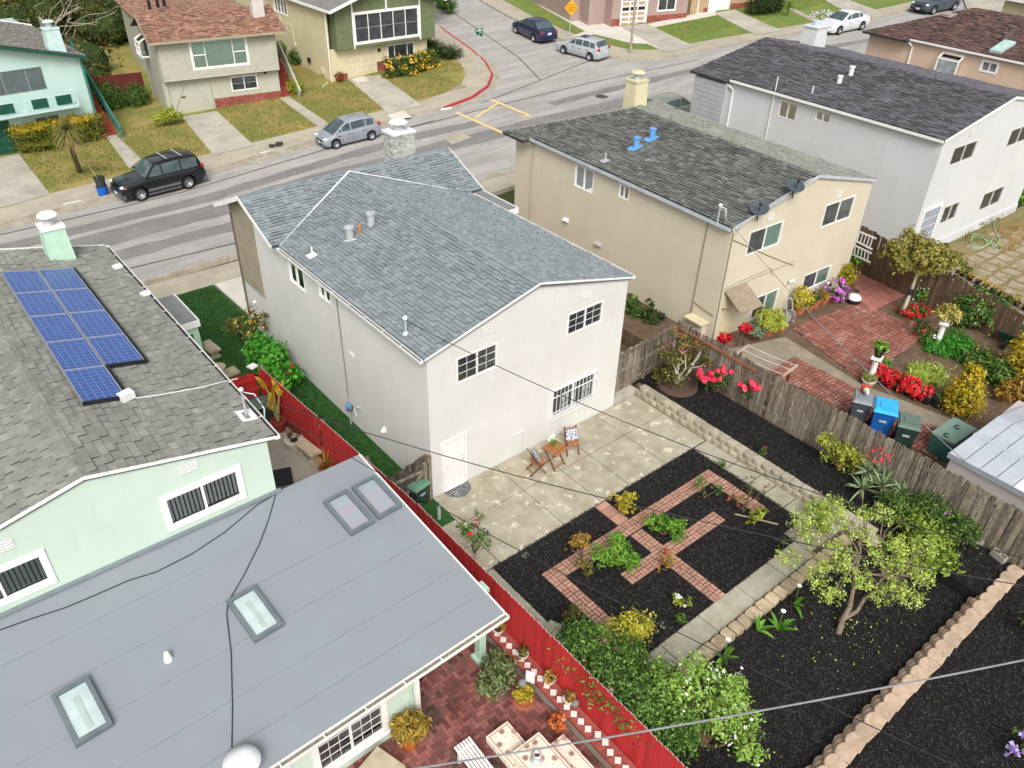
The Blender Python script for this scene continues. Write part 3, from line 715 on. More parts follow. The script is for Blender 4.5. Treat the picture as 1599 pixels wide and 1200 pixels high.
ridge(RF, (-.38, yr, zr+.005), (8.5, yr, zr+.005), (0, -.92, -.4), (0, .92, -.4), m_sh_main)
mb = MB()      # white valley flashing and rake boards
for a, b in (((-.1, 8.62, E1+.07), (RX, yr-.06, R1+.1)), ((W1+.1, 8.62, E1+.07), (RX, yr-.06, R1+.1))): mb.beam(a, b, .07, .02)
part('valley_flashing', mb, m_whitem, RF)
mb = MB()
for k0, k1, kh in (((-oh, -.09, E1), (RX, -.09, R1+.045), .06), ((W1+oh, -.09, E1), (RX, -.09, R1+.045), .06), ((-.4, yr-2.32, zr-1.05), (-.4, yr, zr-.05), .13), ((-.4, yr, zr-.05), (-.4, yr+2.52, zr-1.14), .16), ((8.54, yr-2.32, zr-1.05), (8.54, yr, zr-.05), .13)):
    mb = MB(); mb.beam(k0, k1, .03, kh); part('rake_board', mb, m_white, RF)
gutter(H1, (-.14, -.06, E1-.08), (-.14, 8.55, E1-.08), (-1, 0, 0))
gutter(H1, (W1+.14, -.06, E1-.08), (W1+.14, 8.55, E1-.08), (1, 0, 0))
gutter(H1, (-.4, yr+2.5, zr-1.2), (8.5, yr+2.5, zr-1.2), (0, 1, 0))
# windows and door of the main house
m_curt = M('pale_curtain', 'dfe0de', 'c9cbc9', rough=.9, sc=3); m_curt_g = M('teal_frame', '4fa58c', rough=.6)
window(H1, (0, 0, 0), EX, -EY, .99, 2.46, 3.85, 4.72, 2, (2, 3), blind=[('curtain_or_dim_backing', m_curt, .0), ('curtain_or_dim_backing', m_curt, .95)])
window(H1, (0, 0, 0), EX, -EY, 5.25, 6.78, 3.87, 4.67, 2, (2, 3))
w3 = window(H1, (0, 0, 0), EX, -EY, 4.8, 6.72, .86, 1.98, 2, None)
mb = MB()
for i in range(13):
    x = 4.76+i*(2.0/12); fbox(mb, (0, 0, 0), EX, -EY, x-.007, x+.007, .82, 2.02, .085, .103)
for z in (.82, 1.1, 1.72, 2.0): fbox(mb, (0, 0, 0), EX, -EY, 4.74, 6.78, z-.012, z+.012, .08, .108)
for x in (4.76, 6.76): fbox(mb, (0, 0, 0), EX, -EY, x-.012, x+.012, .82, 2.02, .0, .1)
for cx in (5.28, 6.24):
    for k in (-1, 1):
        for cz, rr in ((1.27, .085), (1.5, .07), (1.62, .05)):
            mb.tube([V((cx+k*(.09+rr*.3*math.cos(a)*1.2), -.1, cz+rr*math.sin(a))) for a in [j*.55 for j in range(11)]], .009, 4)
part('window_grille', mb, m_whitem, w3)
window(H1, (0, 0, 0), EY, -EX, 7.22, 8.38, 3.94, 4.8, 2, None); window(H1, (0, 0, 0), EY, -EX, 5.4, 6.22, 4.3, 4.94, 2, None)
mb = MB(); fbox(mb, (0, 0, 0), EX, -EY, .47, 1.23, .02, 1.9, -.07, -.03); dr = part('door', mb, m_white, H1)
mb = MB(); fbox(mb, (0, 0, 0), EX, -EY, .38, .465, 0, 1.99, -.07, .02); fbox(mb, (0, 0, 0), EX, -EY, 1.235, 1.32, 0, 1.99, -.07, .02); fbox(mb, (0, 0, 0), EX, -EY, .465, 1.235, 1.905, 1.988, -.07, .018); fbox(mb, (0, 0, 0), EX, -EY, .465, 1.235, -.02, .018, -.07, .04); part('door_frame', mb, m_white, dr)
mb = MB(); mb.ball((1.16, -.01, .98), .035); mb.ball((1.16, -.0, 1.12), .025); part('door_handle', mb, m_galv, dr, True)
louvre(H1, (0, 0, 0), EX, -EY, 2.05, 5.28, .36, .3); louvre(H1, (0, 0, 0), EX, -EY, 5.95, 5.12, .36, .28)
mb = MB(); fbox(mb, (0, 0, 0), EX, -EY, 3.18, 3.6, .88, .91, 0, .05); mb.tube([(3.58, -.03, 0), (3.58, -.03, .9)], .012, 5); part('wall_pipe', mb, m_stu_main, H1)
# left-wall fittings
mb = MB(); mb.tube([(-.03, 4.9, .95), (-.03, 4.95, 5.05)], .02, 6); part('conduit', mb, M('grey_conduit', '8d8b86', rough=.6), H1)
mb = MB(); mb.tube([(-.06, 12.85, .1), (-.06, 12.85, 4.9)], .035, 6); part('downpipe', mb, M('brown_pipe', '6f6557', rough=.6), H1)
m_meter = M('blue_grey_meter', '6f93b5', '5c7d9c', rough=.5)
mb = MB(); mb.lathe((-.14, 4.7, .78), [(.0, -.16), (.1, -.14), (.12, 0), (.1, .13), (.0, .16)], 10); mt = part('gas_meter', mb, m_meter, H1, True)
mb = MB(); mb.tube([(-.14, 4.7, .0), (-.14, 4.7, .62)], .025, 6); mb.tube([(-.1, 4.65, .95), (-.1, 4.3, 1.0), (-.02, 4.1, 1.0)], .025, 6); mb.tube([(-.1, 4.4, .9), (-.14, 4.2, .65)], .022, 6); part('meter_pipe', mb, m_galv, mt)
def hood(p, u, n, w_, d_, h, name='vent_hood'):
    mb = MB(); P = V(p); U, N = V(u), V(n)
    mb.add([P, P+U*w_, P+U*w_+N*d_-UP*h, P+N*d_-UP*h, P-UP*h*1.3, P+U*w_-UP*h*1.3], [(0, 1, 2, 3), (0, 3, 4), (1, 5, 2), (3, 2, 5, 4)]); return part(name, mb, m_white, H1)
hood((0, .25, 1.05), (0, 1, 0), (-1, 0, 0), .42, .22, .12); hood((0, 2.55, 1.15), (0, 1, 0), (-1, 0, 0), .12, .14, .16); hood((0, 4.2, 3.1), (0, 1, 0), (-1, 0, 0), .3, .03, .12); hood((0, 12.0, 1.5), (0, 1, 0), (-1, 0, 0), .16, .1, .06)
# roof fittings: given as photo pixels on the left slope
N_l = (-EY).cross(S_l)
def onl(px, py): return atP(px, py, O_l, N_l)
roofvent(H1, onl(547, 374), .13, .42, m_galv); roofvent(H1, onl(580, 352), .13, .42, m_galv)
m_copper = M('copper_pipe', 'c08a5a', 'a87548', rough=.5)
roofvent(H1, onl(562, 363), .06, .26, m_copper, False, 'flue_pipe'); roofvent(H1, onl(488, 399), .03, .3, m_whitem, False, 'vent_pipe')
mb = MB(); q = onl(487, 400); mb.obox(q-EY*.15-S_l*.15+N_l*.02, EY*.3, S_l*.3, N_l*.015); q = onl(537, 379); mb.obox(q+N_l*.025, S_l*.35-EY*.25, EY*.05, N_l*.01); part('flashing', mb, m_whitem, H1)
ms = onl(634, 522); mb = MB(); mb.tube([ms-UP*.1, ms+UP*.5], .035, 8); mast = part('service_mast', mb, m_galv, H1); mb = MB(); mb.ball(ms+UP*.52, .07); mb.lathe(ms+UP*.02, [(.12, -.05), (.05, .06)], 8); part('mast_head', mb, m_whitem, mast, True); MAST1 = ms+UP*.45
c = at(626, 215, 7.0)
m_stone = M('pale_stone', 'c3c3bb', 'a2a49c', rough=.9, sc=6, c3='8c8f86', sc3=12, rv=.25)
q = at(628, 262, 5.75)
chimney(H1, (q.x+.15, q.y+.35), .95, .75, 4.6, 7.05, m_stone, m_whitem, stones=m_stone)
# porch roof on the far side
m_flat = M('grey_flat_roof', '87898a', '7a7c7e', rough=.9, sc=1.5, bump=.1)
q = at(808, 325, 2.95); pr = MB(); pr.box(W1, q.x, q.y, q.y+2.8, 2.83, 2.94); part('porch_roof', pr, m_flat, H1)
pr = MB(); pr.box(W1, q.x+.03, q.y-.05, q.y-.005, 2.72, 2.97); pr.box(q.x+.0, q.x+.05, q.y, q.y+2.8, 2.72, 2.97); part('porch_fascia', pr, m_white, H1)
pr = MB(); pr.box(q.x-.2, q.x-.06, q.y+.1, q.y+.24, .1, 2.83); part('porch_post', pr, m_white, H1)
# ------------------------------------------------------------------ the green house on the left with its low addition
m_mint = stucco('mint_stucco', 'c8d8c8', 'bfd0c0'); m_mint_t = M('mint_trim', 'b9d8c1', 'aeccb6', rough=.6)
m_sh_green = M('weathered_grey_shingle', '8a8a82', '7d7d75', rough=.95, sc=.6, c3='9d9c90', sc3=3, lo3=.5, hi3=.7, bump=.3, bsc=80, rv=.1, world=True)
m_sh_gu = M('weathered_shingle_gap_lip_shade', '5e5e58', rough=.95)
H2 = thing('house', 'mint green house with solar panels on its weathered grey shingle roof', 'house', (-8.7, 5, 0))
gx0, gx1, gy0, gy1, GE, GR, GRX = -12.5, -4.93, -.67, 11.9, 5.18, 6.04, -8.72
wb = MB()
gh = [(-7.42-gx0, -5.74-gx0, 3.88, 4.72), (-11.6-gx0, -9.92-gx0, 3.88, 4.68)]
wall(wb, (gx0, gy0, 0), EX, -EY, gx1-gx0, -.1, GE, gh, top=[(0, GE), (gx1-gx0, GE), (GRX-gx0, GR)])
wall(wb, (gx1, gy0, 0), EY, EX, gy1-gy0, -.1, GE, []); wall(wb, (gx0, gy0, 0), EY, -EX, gy1-gy0, -.1, GE, [])
wall(wb, (gx0, gy1, 0), EX, EY, gx1-gx0, -.1, GE, [], top=[(0, GE), (gx1-gx0, GE), (GRX-gx0, GR)])
part('wall', wb, m_mint, H2)
m_blind_l = M('pale_blind', 'dcdedc', rough=.8); m_blind_d = M('grey_blind', 'a5adaa', rough=.8)
window(H2, (gx0, gy0, 0), EX, -EY, *gh[0], 2, None, trim=.09, blind=[('vert', m_blind_l, 1), ('vert', m_blind_l, .95)], glass=m_glass)
window(H2, (gx0, gy0, 0), EX, -EY, *gh[1], 2, None, trim=.09, blind=[('vert', m_blind_d, 1), ('vert', m_blind_d, 1)], glass=m_glass)
q = atY(293, 731, gy0); louvre(H2, (0, gy0, 0), EX, -EY, q.x, q.z, .42, .26); q = atY(3, 855, gy0); louvre(H2, (0, gy0, 0), EX, -EY, q.x, q.z, .42, .26)
GF = part('roof', MB().box(gx0+.2, gx1-.2, gy0+.2, gy1-.2, 5.0, 5.05), m_sh_gu, H2)
sg = math.atan2(GR-GE, gx1-GRX); cg, ng = math.cos(sg), math.sin(sg); og = .2
SgR = V((-cg, 0, ng)); OgR = V((gx1+og, gy0-.05, GE-og*math.tan(sg)+.07)); Lg = (gx1-GRX+og)/cg
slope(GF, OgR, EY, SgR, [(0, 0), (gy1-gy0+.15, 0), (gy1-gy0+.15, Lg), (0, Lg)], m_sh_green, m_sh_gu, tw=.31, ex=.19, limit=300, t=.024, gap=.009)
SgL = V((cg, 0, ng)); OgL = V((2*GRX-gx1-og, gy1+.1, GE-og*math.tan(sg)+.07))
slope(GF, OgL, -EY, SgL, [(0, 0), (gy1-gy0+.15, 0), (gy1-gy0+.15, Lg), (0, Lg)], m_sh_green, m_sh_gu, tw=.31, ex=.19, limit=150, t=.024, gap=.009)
ridge(GF, (GRX, gy0-.04, GR+.075), (GRX, gy1, GR+.075), (-cg, 0, -ng), (cg, 0, -ng), m_sh_green, w_=.2, step=.22, h=.025)
mb = MB(); mb.beam((gx1+og, gy0-.06, GE), (GRX, gy0-.06, GR+.05), .03, .07); mb.beam((2*GRX-gx1-og, gy0-.06, GE), (GRX, gy0-.06, GR+.05), .03, .07); part('rake_board', mb, m_white, GF)
mb = MB(); mb.beam((gx1+og, gy1+.1, GE-.02), (GRX, gy1+.1, GR+.05), .05, .14); part('rake_board', mb, m_white, GF)
gutter(H2, (gx1+og, gy0-.04, GE-.09), (gx1+og, gy1+.1, GE-.09), (1, 0, 0))
NgR = EY.cross(SgR)
def ong(px, py, h=0.0): return atP(px, py, OgR+NgR*h, NgR)
# chimney with mint panels
q = ong(112, 404); chimney(H2, (q.x-.25, q.y+.25), .62, .6, GE, q.z+1.05, m_mint_t, m_white, taper=.25)
for px, py in ((183, 419), (227, 461)):
    q = ong(px, py); mb = MB(); mb.cbox(q+NgR*.05, .26, .18, .1, .2); part('roof_box', mb, m_white, H2)
q = ong(385, 650); mb = MB(); mb.tube([q, q+UP*.75], .03, 8); ma = part('service_mast', mb, m_galv, H2); mb = MB(); mb.obox(q-EY*.25-SgR*.2+NgR*.02, EY*.5, SgR*.4, NgR*.012); part('flashing', mb, m_whitem, ma); mb = MB(); mb.ball(q+UP*.78, .06); mb.tube([q+UP*.7, q+V((.25, -.1, .6)), q+V((.35, -.3, .25)), q+V((.3, -.35, 0))], .015, 5); part('mast_head', mb, m_whitem, ma, True); MAST2 = q+UP*.7
mb = MB(); mb.tube([ong(190, 625, .03), ong(250, 617, .05), ong(320, 604, .05), ong(345, 597, .06), ong(352, 593, .02)+V((.3, 0, -.1))], .014, 6); part('conduit', mb, m_whitem, H2)
q = ong(197, 625); mb = MB(); mb.cbox(q+NgR*.12, .32, .24, .18, .25); part('inverter_box', mb, m_whitem, H2)
# solar panels
m_pv, t, b = newmat('photovoltaic_cells'); MATS['photovoltaic_cells'] = m_pv
uv = nd(t, 'ShaderNodeTexCoord'); br = nd(t, 'ShaderNodeTexBrick', Scale=1.0); br.offset = 0; br.squash = 1
br.inputs['Color1'].default_value = (*lin('27427f'), 1); br.inputs['Color2'].default_value = (*lin('2f5295'), 1); br.inputs['Mortar'].default_value = (*lin('7f97bf'), 1)
br.inputs['Mortar Size'].default_value = .005; br.inputs['Brick Width'].default_value = .165; br.inputs['Row Height'].default_value = .165
t.links.new(uv.outputs['Object'], br.inputs['Vector']); n2 = noise(t, uv.outputs['Object'], 9, 3); wv = nd(t, 'ShaderNodeTexWave', Scale=9.5); wv.bands_direction = 'X'
t.links.new(uv.outputs['Object'], wv.inputs[0]); cc = mix(t, ramp(t, n2, .35, .65, 0, .45), br.outputs[0], lin('3c62a8')); cc = mix(t, ramp(t, wv.outputs[1], .96, 1.0, 0, .5), cc, lin('7690bd'))
t.links.new(cc, b.inputs['Base Color']); b.inputs['Roughness'].default_value = .22
A, D = ong(1, 425, .13), ong(146, 626, .13); mid = ong(116, 419, .13)
ph = abs(D.y-A.y)/5; pw = abs(A.x-mid.x)/2/cg*.985
pm = MB(); pm.box(0, pw-.02, 0, ph-.02, -.018, 0); pme = pm.mesh('solar_panel_glass'); pme.materials.append(m_pv)
fm = MB(); e = .022
for a in ((0, pw-.02, 0, e), (0, pw-.02, ph-.02-e, ph-.02), (0, e, e, ph-.02-e), (pw-.02-e, pw-.02, e, ph-.02-e)): fm.box(*a, -.04, .006)
fme = fm.mesh('panel_frame'); m_alu = M('aluminium', 'c3c6ca', 'b0b3b8', rough=.4, metal=.5); fme.materials.append(m_alu)
rotp = Matrix((-SgR, EY, (-SgR).cross(EY))).transposed().to_euler()
cols_ = [5, 4]
ordn = ['topmost', 'second', 'third', 'fourth', 'lowest']
for cidx in range(2):
    for rr in range(cols_[cidx]):
        loc = V((A.x, A.y, A.z))+(-SgR)*(cidx*pw)-EY*((rr+1)*ph)
        side = 'left' if cidx == 0 else 'right'; on_ = ordn[rr] if not (cidx == 1 and rr == 3) else 'lowest'
        o = thing('solar_panel', f'blue solar panel on grey roof, {on_} of the {side} column', 'solar panel', loc, 'solar panels on the roof')
        g = bpy.data.objects.new('cell_sheet', pme); COL.objects.link(g); g.parent = o; g = bpy.data.objects.new('panel_frame', fme); COL.objects.link(g); g.parent = o
        o.rotation_euler = rotp
mb = MB(); q = ong(200, 620, .05)
for cidx, n in ((0, 5), (1, 4)):
    st = V((A.x, A.y, A.z))+(-SgR)*(cidx*pw)
    for f in (.25, .75): mb.beam(st-SgR*(pw*f)-NgR*.07, st-SgR*(pw*f)-EY*(n*ph)-NgR*.07, .04, .05)
    mb.beam(st-EY*(n*ph+.015)-NgR*.03-SgR*0, st-EY*(n*ph+.015)-SgR*pw-NgR*.03, .03, .1)
mb.beam(A-SgR*(2*pw+.04)-NgR*.04, A-SgR*(2*pw+.04)-EY*(4*ph)-NgR*.04, .05, .11); mb.beam(A-SgR*(pw+.04)-EY*(4*ph)-NgR*.04, A-SgR*(pw+.04)-EY*(5*ph)-NgR*.04, .05, .11)
part('panel_rails', mb, m_black, H2)
# front porch of the green house
q = at(309, 501, 2.95); px1, py0 = q.x, q.y
mb = MB(); mb.box(gx1, px1, py0, py0+2.3, 2.8, 2.94); part('porch_roof', mb, m_flat, H2)
mb = MB(); mb.box(gx1, px1+.04, py0-.05, py0-.004, 2.74, 2.98); mb.box(px1+.004, px1+.05, py0, py0+2.3, 2.74, 2.98); part('porch_fascia', mb, m_white, H2)
mb = MB(); mb.box(gx1, px1-.05, py0+.03, py0+.2, 2.5, 2.8); mb.box(px1-.22, px1-.05, py0+.2, py0+2.2, 2.5, 2.8); part('porch_beam', mb, m_mint_t, H2)
for yy in (py0+.03, py0+2.0):
    mb = MB(); mb.box(px1-.24, px1-.04, yy, yy+.2, 0, 2.5); part('porch_post', mb, m_mint_t, H2)
mb = MB(); mb.box(gx1-.0, px1-.3, py0+.5, py0+2.1, -.05, .12); part('porch_floor', mb, m_conc, H2)
mb = MB(); mb.box(gx1+.01, gx1+.05, py0+.5, py0+1.6, .1, 2.2); part('door', mb, m_mint_t, H2)
# low addition: a single grey roof falling towards the back
m_low = M('grey_membrane_roof', '8a8f94', '84898e', rough=.6, sc=.5, lo=.3, hi=.7, c3='8f969b', sc3=.5, lo3=.5, hi3=.8, bump=.06, bsc=30, world=True)
H3 = thing('house_extension', 'low mint green rear extension with large pale grey roof and skylights', 'extension', (-9, -3.5, 0))
kz = .148; rz_ = lambda y: 3.56+kz*(y-gy0)
LN = V((0, -kz, 1)).normalized(); LP = V((0, gy0, 3.56))
def onr(px, py, h=0.0): return atP(px, py, LP+LN*h, LN)
XR0, XR1, YE = -2.66, -2.42, -6.42
mb = MB(); mb.slab([(-17, gy0-.02, rz_(gy0-.02)), (-17, YE-.2, rz_(YE-.2)), (XR1, YE, rz_(YE)), (XR0, gy0-.02, rz_(gy0-.02))], .16); part('roof', mb, m_low, H3)
mb = MB(); mb.beam((XR0+.02, gy0-.02, rz_(gy0)-.05), (XR1+.02, YE, rz_(YE)-.05), .03, .16)
part('fascia', mb, m_white, H3)
mb = MB(); mb.beam((-17, gy0-.06, 3.60), (gx1+.1, gy0-.06, 3.60), .1, .05); part('flashing', mb, M('roof_flashing', '7f878e', rough=.6), H3)
for y in (-1.75, -2.8, -3.85, -4.9, -5.75):
    mb = MB(); mb.beam((-17, y-.12, rz_(y-.12)+.002), (XR0-.02, y, rz_(y)+.002), .014, .005); part('seam', mb, M('roof_seam', '7a7d80', '878e95', rough=.7, sc=2.5, lo=.45, hi=.55), H3)
gd = V((XR1-(-17), YE-(YE-.2), 0)).normalized(); on_ = V((gd.y, -gd.x, 0))
gutter(H3, V((-17, YE-.2, rz_(YE)-.13)), V((XR1+.06, YE, rz_(YE)-.13)), on_, m_white, M('gutter_rust', '8d8a7c', '6f6a58', rough=.8, sc=12), w_=.14, h=.1)
mb = MB(); yw = -5.9; ah = [(-6.93+17, -5.33+17, .44, 1.62)]
wall(mb, (-17, yw, 0), EX, -EY, 12.55, 0, 2.62, ah); wall(mb, (-4.45, yw, 0), EY, EX, 5.2, 0, 2.62, [])
part('wall', mb, m_mint, H3)
m_sheer = M('sheer_curtain', 'd5dada', 'bcc4c4', rough=.9)
window(H3, (-17, yw, 0), EX, -EY, *ah[0], 2, (3, 4), trim=.1, blind=[('curtain_or_dim_backing', m_sheer, 0.0), ('curtain_or_dim_backing', m_sheer, .85)], sill=True)
window(H3, (-17, yw, 0), EX, -EY, -9.3+17, -7.6+17, .44, 1.62, 2, (3, 4), trim=.1)
mb = MB(); mb.box(-4.52, -4.4, yw-.05, yw+.07, 0, 2.6); part('corner_board', mb, m_white, H3)
mb = MB(); mb.tube([(-4.62, yw-.05, .05), (-4.62, yw-.05, 2.5)], .03, 6); part('downpipe', mb, m_mint_t, H3)
q = at(750, 1028, 0.0); mb = MB(); mb.box(q.x-.17, q.x+.17, q.y-.17, q.y+.17, 0, .1); mb.box(q.x-.1, q.x+.1, q.y-.1, q.y+.1, .1, 2.5); mb.box(q.x-.15, q.x+.15, q.y-.15, q.y+.15, 2.5, 2.62); part('porch_post', mb, m_mint_t, H3)
mb = MB(); mb.box(-4.45, q.x+.1, q.y-.08, q.y+.08, 2.5, 2.63); part('porch_beam', mb, m_mint_t, H3)
# skylights
m_skf = M('skylight_frame', '6f777d', '626a70', rough=.45)
m_skin = M('skylight_lining', 'e3ecea', 'd3dedc', rough=.8); m_batten = M('pale_batten', 'd5ddd6', 'c6cec8', rough=.7); m_pinkin = M('pink_reflection', 'c9b6c0', 'b3bfc4', rough=.8, sc=2.5)  # lining tones stand in for sky reflected in the panes
def skylight(quad, label, pink=False):
    P = [onr(*p) for p in quad]; c = sum(P, V((0, 0, 0)))/4
    # quad order: left, top, right, bottom corner in the photo; keep it rectangular
    u = ((P[1]-P[0])+(P[2]-P[3]))/2; v = ((P[3]-P[0])+(P[2]-P[1]))/2
    un = u.normalized(); v = v-un*v.dot(un); vn = v.normalized(); lu, lv = u.length, v.length; n = LN
    o = thing('skylight', label, 'skylight', c, 'skylights in the grey roof'); hh = .13; fw = .085
    a = c-un*lu/2-vn*lv/2; mb = MB()
    for p, x, y in ((a, lu, fw), (a+vn*(lv-fw), lu, fw)): mb.obox(p, un*x, vn*y, n*hh)
    for p in (a+vn*fw, a+vn*fw+un*(lu-fw)): mb.obox(p, un*fw, vn*(lv-2*fw), n*(hh-.004))
    part('skylight_frame', mb, m_skf, o)
    mb = MB(); k0 = a+un*fw+vn*fw+n*(hh-.03); ku, kv = un*(lu-2*fw), vn*(lv-2*fw); kk = [k0, k0+ku, k0+ku+kv, k0+kv]; mb.poly(kk if ku.cross(kv).z > 0 else kk[::-1]); part('pane', mb, m_glass_g, o)
    mb = MB(); mb.obox(a+un*fw+vn*fw+n*.01, un*(lu-2*fw), vn*(lv-2*fw), n*.06); part('lining', mb, m_pinkin if pink else m_skin, o)
    if not pink:
        mb = MB(); mb.obox(a+un*(lu*.42)+vn*(fw+lv*.16)+n*.07, un*(lu*.17), vn*(lv*.62), n*.015); part('batten', mb, m_batten, o)
    return o
skylight([(82, 1090), (139, 1059), (178, 1134), (118, 1171)], 'framed skylight with pale batten inside, low in the left corner of the grey roof')
skylight([(354, 943), (399, 917), (443, 979), (398, 1006)], 'framed skylight with pale batten inside, in the middle of the grey roof')
skylight([(504, 788), (541, 769), (585, 818), (549, 839)], 'pink-tinged skylight, left one of the adjoining pair', True)
skylight([(549, 765), (584, 746), (628, 794), (591, 813)], 'pink-tinged skylight, right one of the adjoining pair nearest the red fence', True)
q = onr(263, 1030); mb = MB(); mb.lathe(q, [(.1, -.02), (.09, .02), (.05, .2), (.04, .22)], 12); part('vent_pipe', mb, m_whitem, H3, True)
q = onr(382, 1205); mb = MB(); mb.lathe(q, [(.22, 0), (.22, .25)], 16); vv = part('roof_vent', mb, m_whitem, H3); mb = MB(); mb.lathe(q+UP*.3, [(.34, 0), (.34, .02), (.17, .08), (0, .11)], 24); part('vent_cap', mb, m_whitem, vv, True)
def roofcable(pp, label):
    mb = MB(); mb.tube([onr(*p, .02) for p in pp], .011, 5); return single('cable', mb, m_black, label, 'cable', onr(*pp[0]))
roofcable([(432, 770), (400, 790), (350, 832), (300, 865), (245, 893), (200, 907), (150, 929), (100, 950), (50, 966), (0, 984)], 'thin black cable lying across the grey roof towards the left edge')
roofcable([(431, 770), (420, 810), (405, 850), (380, 900), (356, 941), (354, 960), (361, 1020), (363, 1100), (362, 1168)], 'thin black cable running down the grey roof past a skylight to the round vent')
# yard of the green house: concrete side yard, brick patio, planter
mb = MB(); mb.box(gx1-.1, -1.5, gy0-1.2, 8, -.1, .0); struct('side_yard', mb, m_conc)
mb = MB(); mb.box(-14, -1.4, -22, -1.8, -.12, -.03); struct('patio_bed', mb, m_mortar)
bp = thing('brick_patio', None, None, (-4, -9, 0)); props(bp, kind='structure')
brickwork(bp, [R4(-8.4, -1.9, -12.2, -3.5)], .0, 'herring', .105, .21, m_brick_p, 300, gap=.004)
m_cmu = M('grey_block', 'a39d90', '8f897c', rough=.95, sc=4, bump=.4, bsc=60, rv=.08)
pl = thing('planter_wall', 'low grey concrete block planter wall at the foot of the red fence', 'planter', (-1.8, -8.5, 0))
mb = MB(); mb.box(-1.88, -1.74, -13, -3.6, 0, .12); part('footing', mb, m_cmu, pl)
y = -3.6
for crs in range(2):
    y = -3.6-(.2 if crs else 0)
    while y > -13:
        mb = MB(); mb.box(-1.89, -1.73, y-.392, y, .005+crs*.165, .162+crs*.165); part('block', mb, m_cmu, pl); y -= .4
mb = MB(); mb.box(-1.73, -1.5, -13, -3.6, 0, .27); part('soil', mb, m_dirt, pl)
m_capr = M('red_border_paver', 'a2564c', '8c4841', rough=.9, sc=5, rv=.15); m_tile = M('white_tile', 'e6e2dc', 'd6d1ca', rough=.5)
y = -3.7; k = 0
while y > -12.6:
    mb = MB(); mb.box(-1.9, -1.72, y-.2, y-.006, .336, .372); part('border_paver', mb, m_capr, pl); y -= .206
y = -5.4; k = 0
while y > -12.4:
    x = -1.74 if not (-9.2 < y < -8.8) else -1.66
    mb = MB(); mb.cbox((x, y, .39), .14, .14, .03, math.radians(45)); part('tile', mb, m_tile, pl); y -= .235
mb = MB(); mb.box(-1.9, -1.5, -13, -3.6, .27, .335); part('planter_top', mb, m_capr, pl)
# ------------------------------------------------------------------ neighbouring houses on the right
class Fr:
    def __init__(s, x, y, deg): s.o = V((x, y, 0)); a = math.radians(deg); s.a = a; s.U = V((math.cos(a), math.sin(a), 0)); s.W = V((-math.sin(a), math.cos(a), 0))
    def p(s, u, v, z): return s.o+s.U*u+s.W*v+UP*z
    def rear(s, *px):     # rectangle on the v=0 plane from photo corners
        q = [atP(a, b, s.o, s.W)-s.o for a, b in px]; u = sorted(x.dot(s.U) for x in q); z = sorted(x.z for x in q); n = len(q)//2
        return (sum(u[:n])/n, sum(u[n:])/n, sum(z[:n])/n, sum(z[n:])/n)
    def left(s, *px):
        q = [atP(a, b, s.o, s.U)-s.o for a, b in px]; u = sorted(x.dot(s.W) for x in q); z = sorted(x.z for x in q); n = len(q)//2
        return (sum(u[:n])/n, sum(u[n:])/n, sum(z[:n])/n, sum(z[n:])/n)
    def box(s, mb, u0, u1, v0, v1, z0, z1, r=0.0): return mb.obox(s.p(u0, v0, z0), s.U*(u1-u0), s.W*(v1-v0), UP*(z1-z0), r)
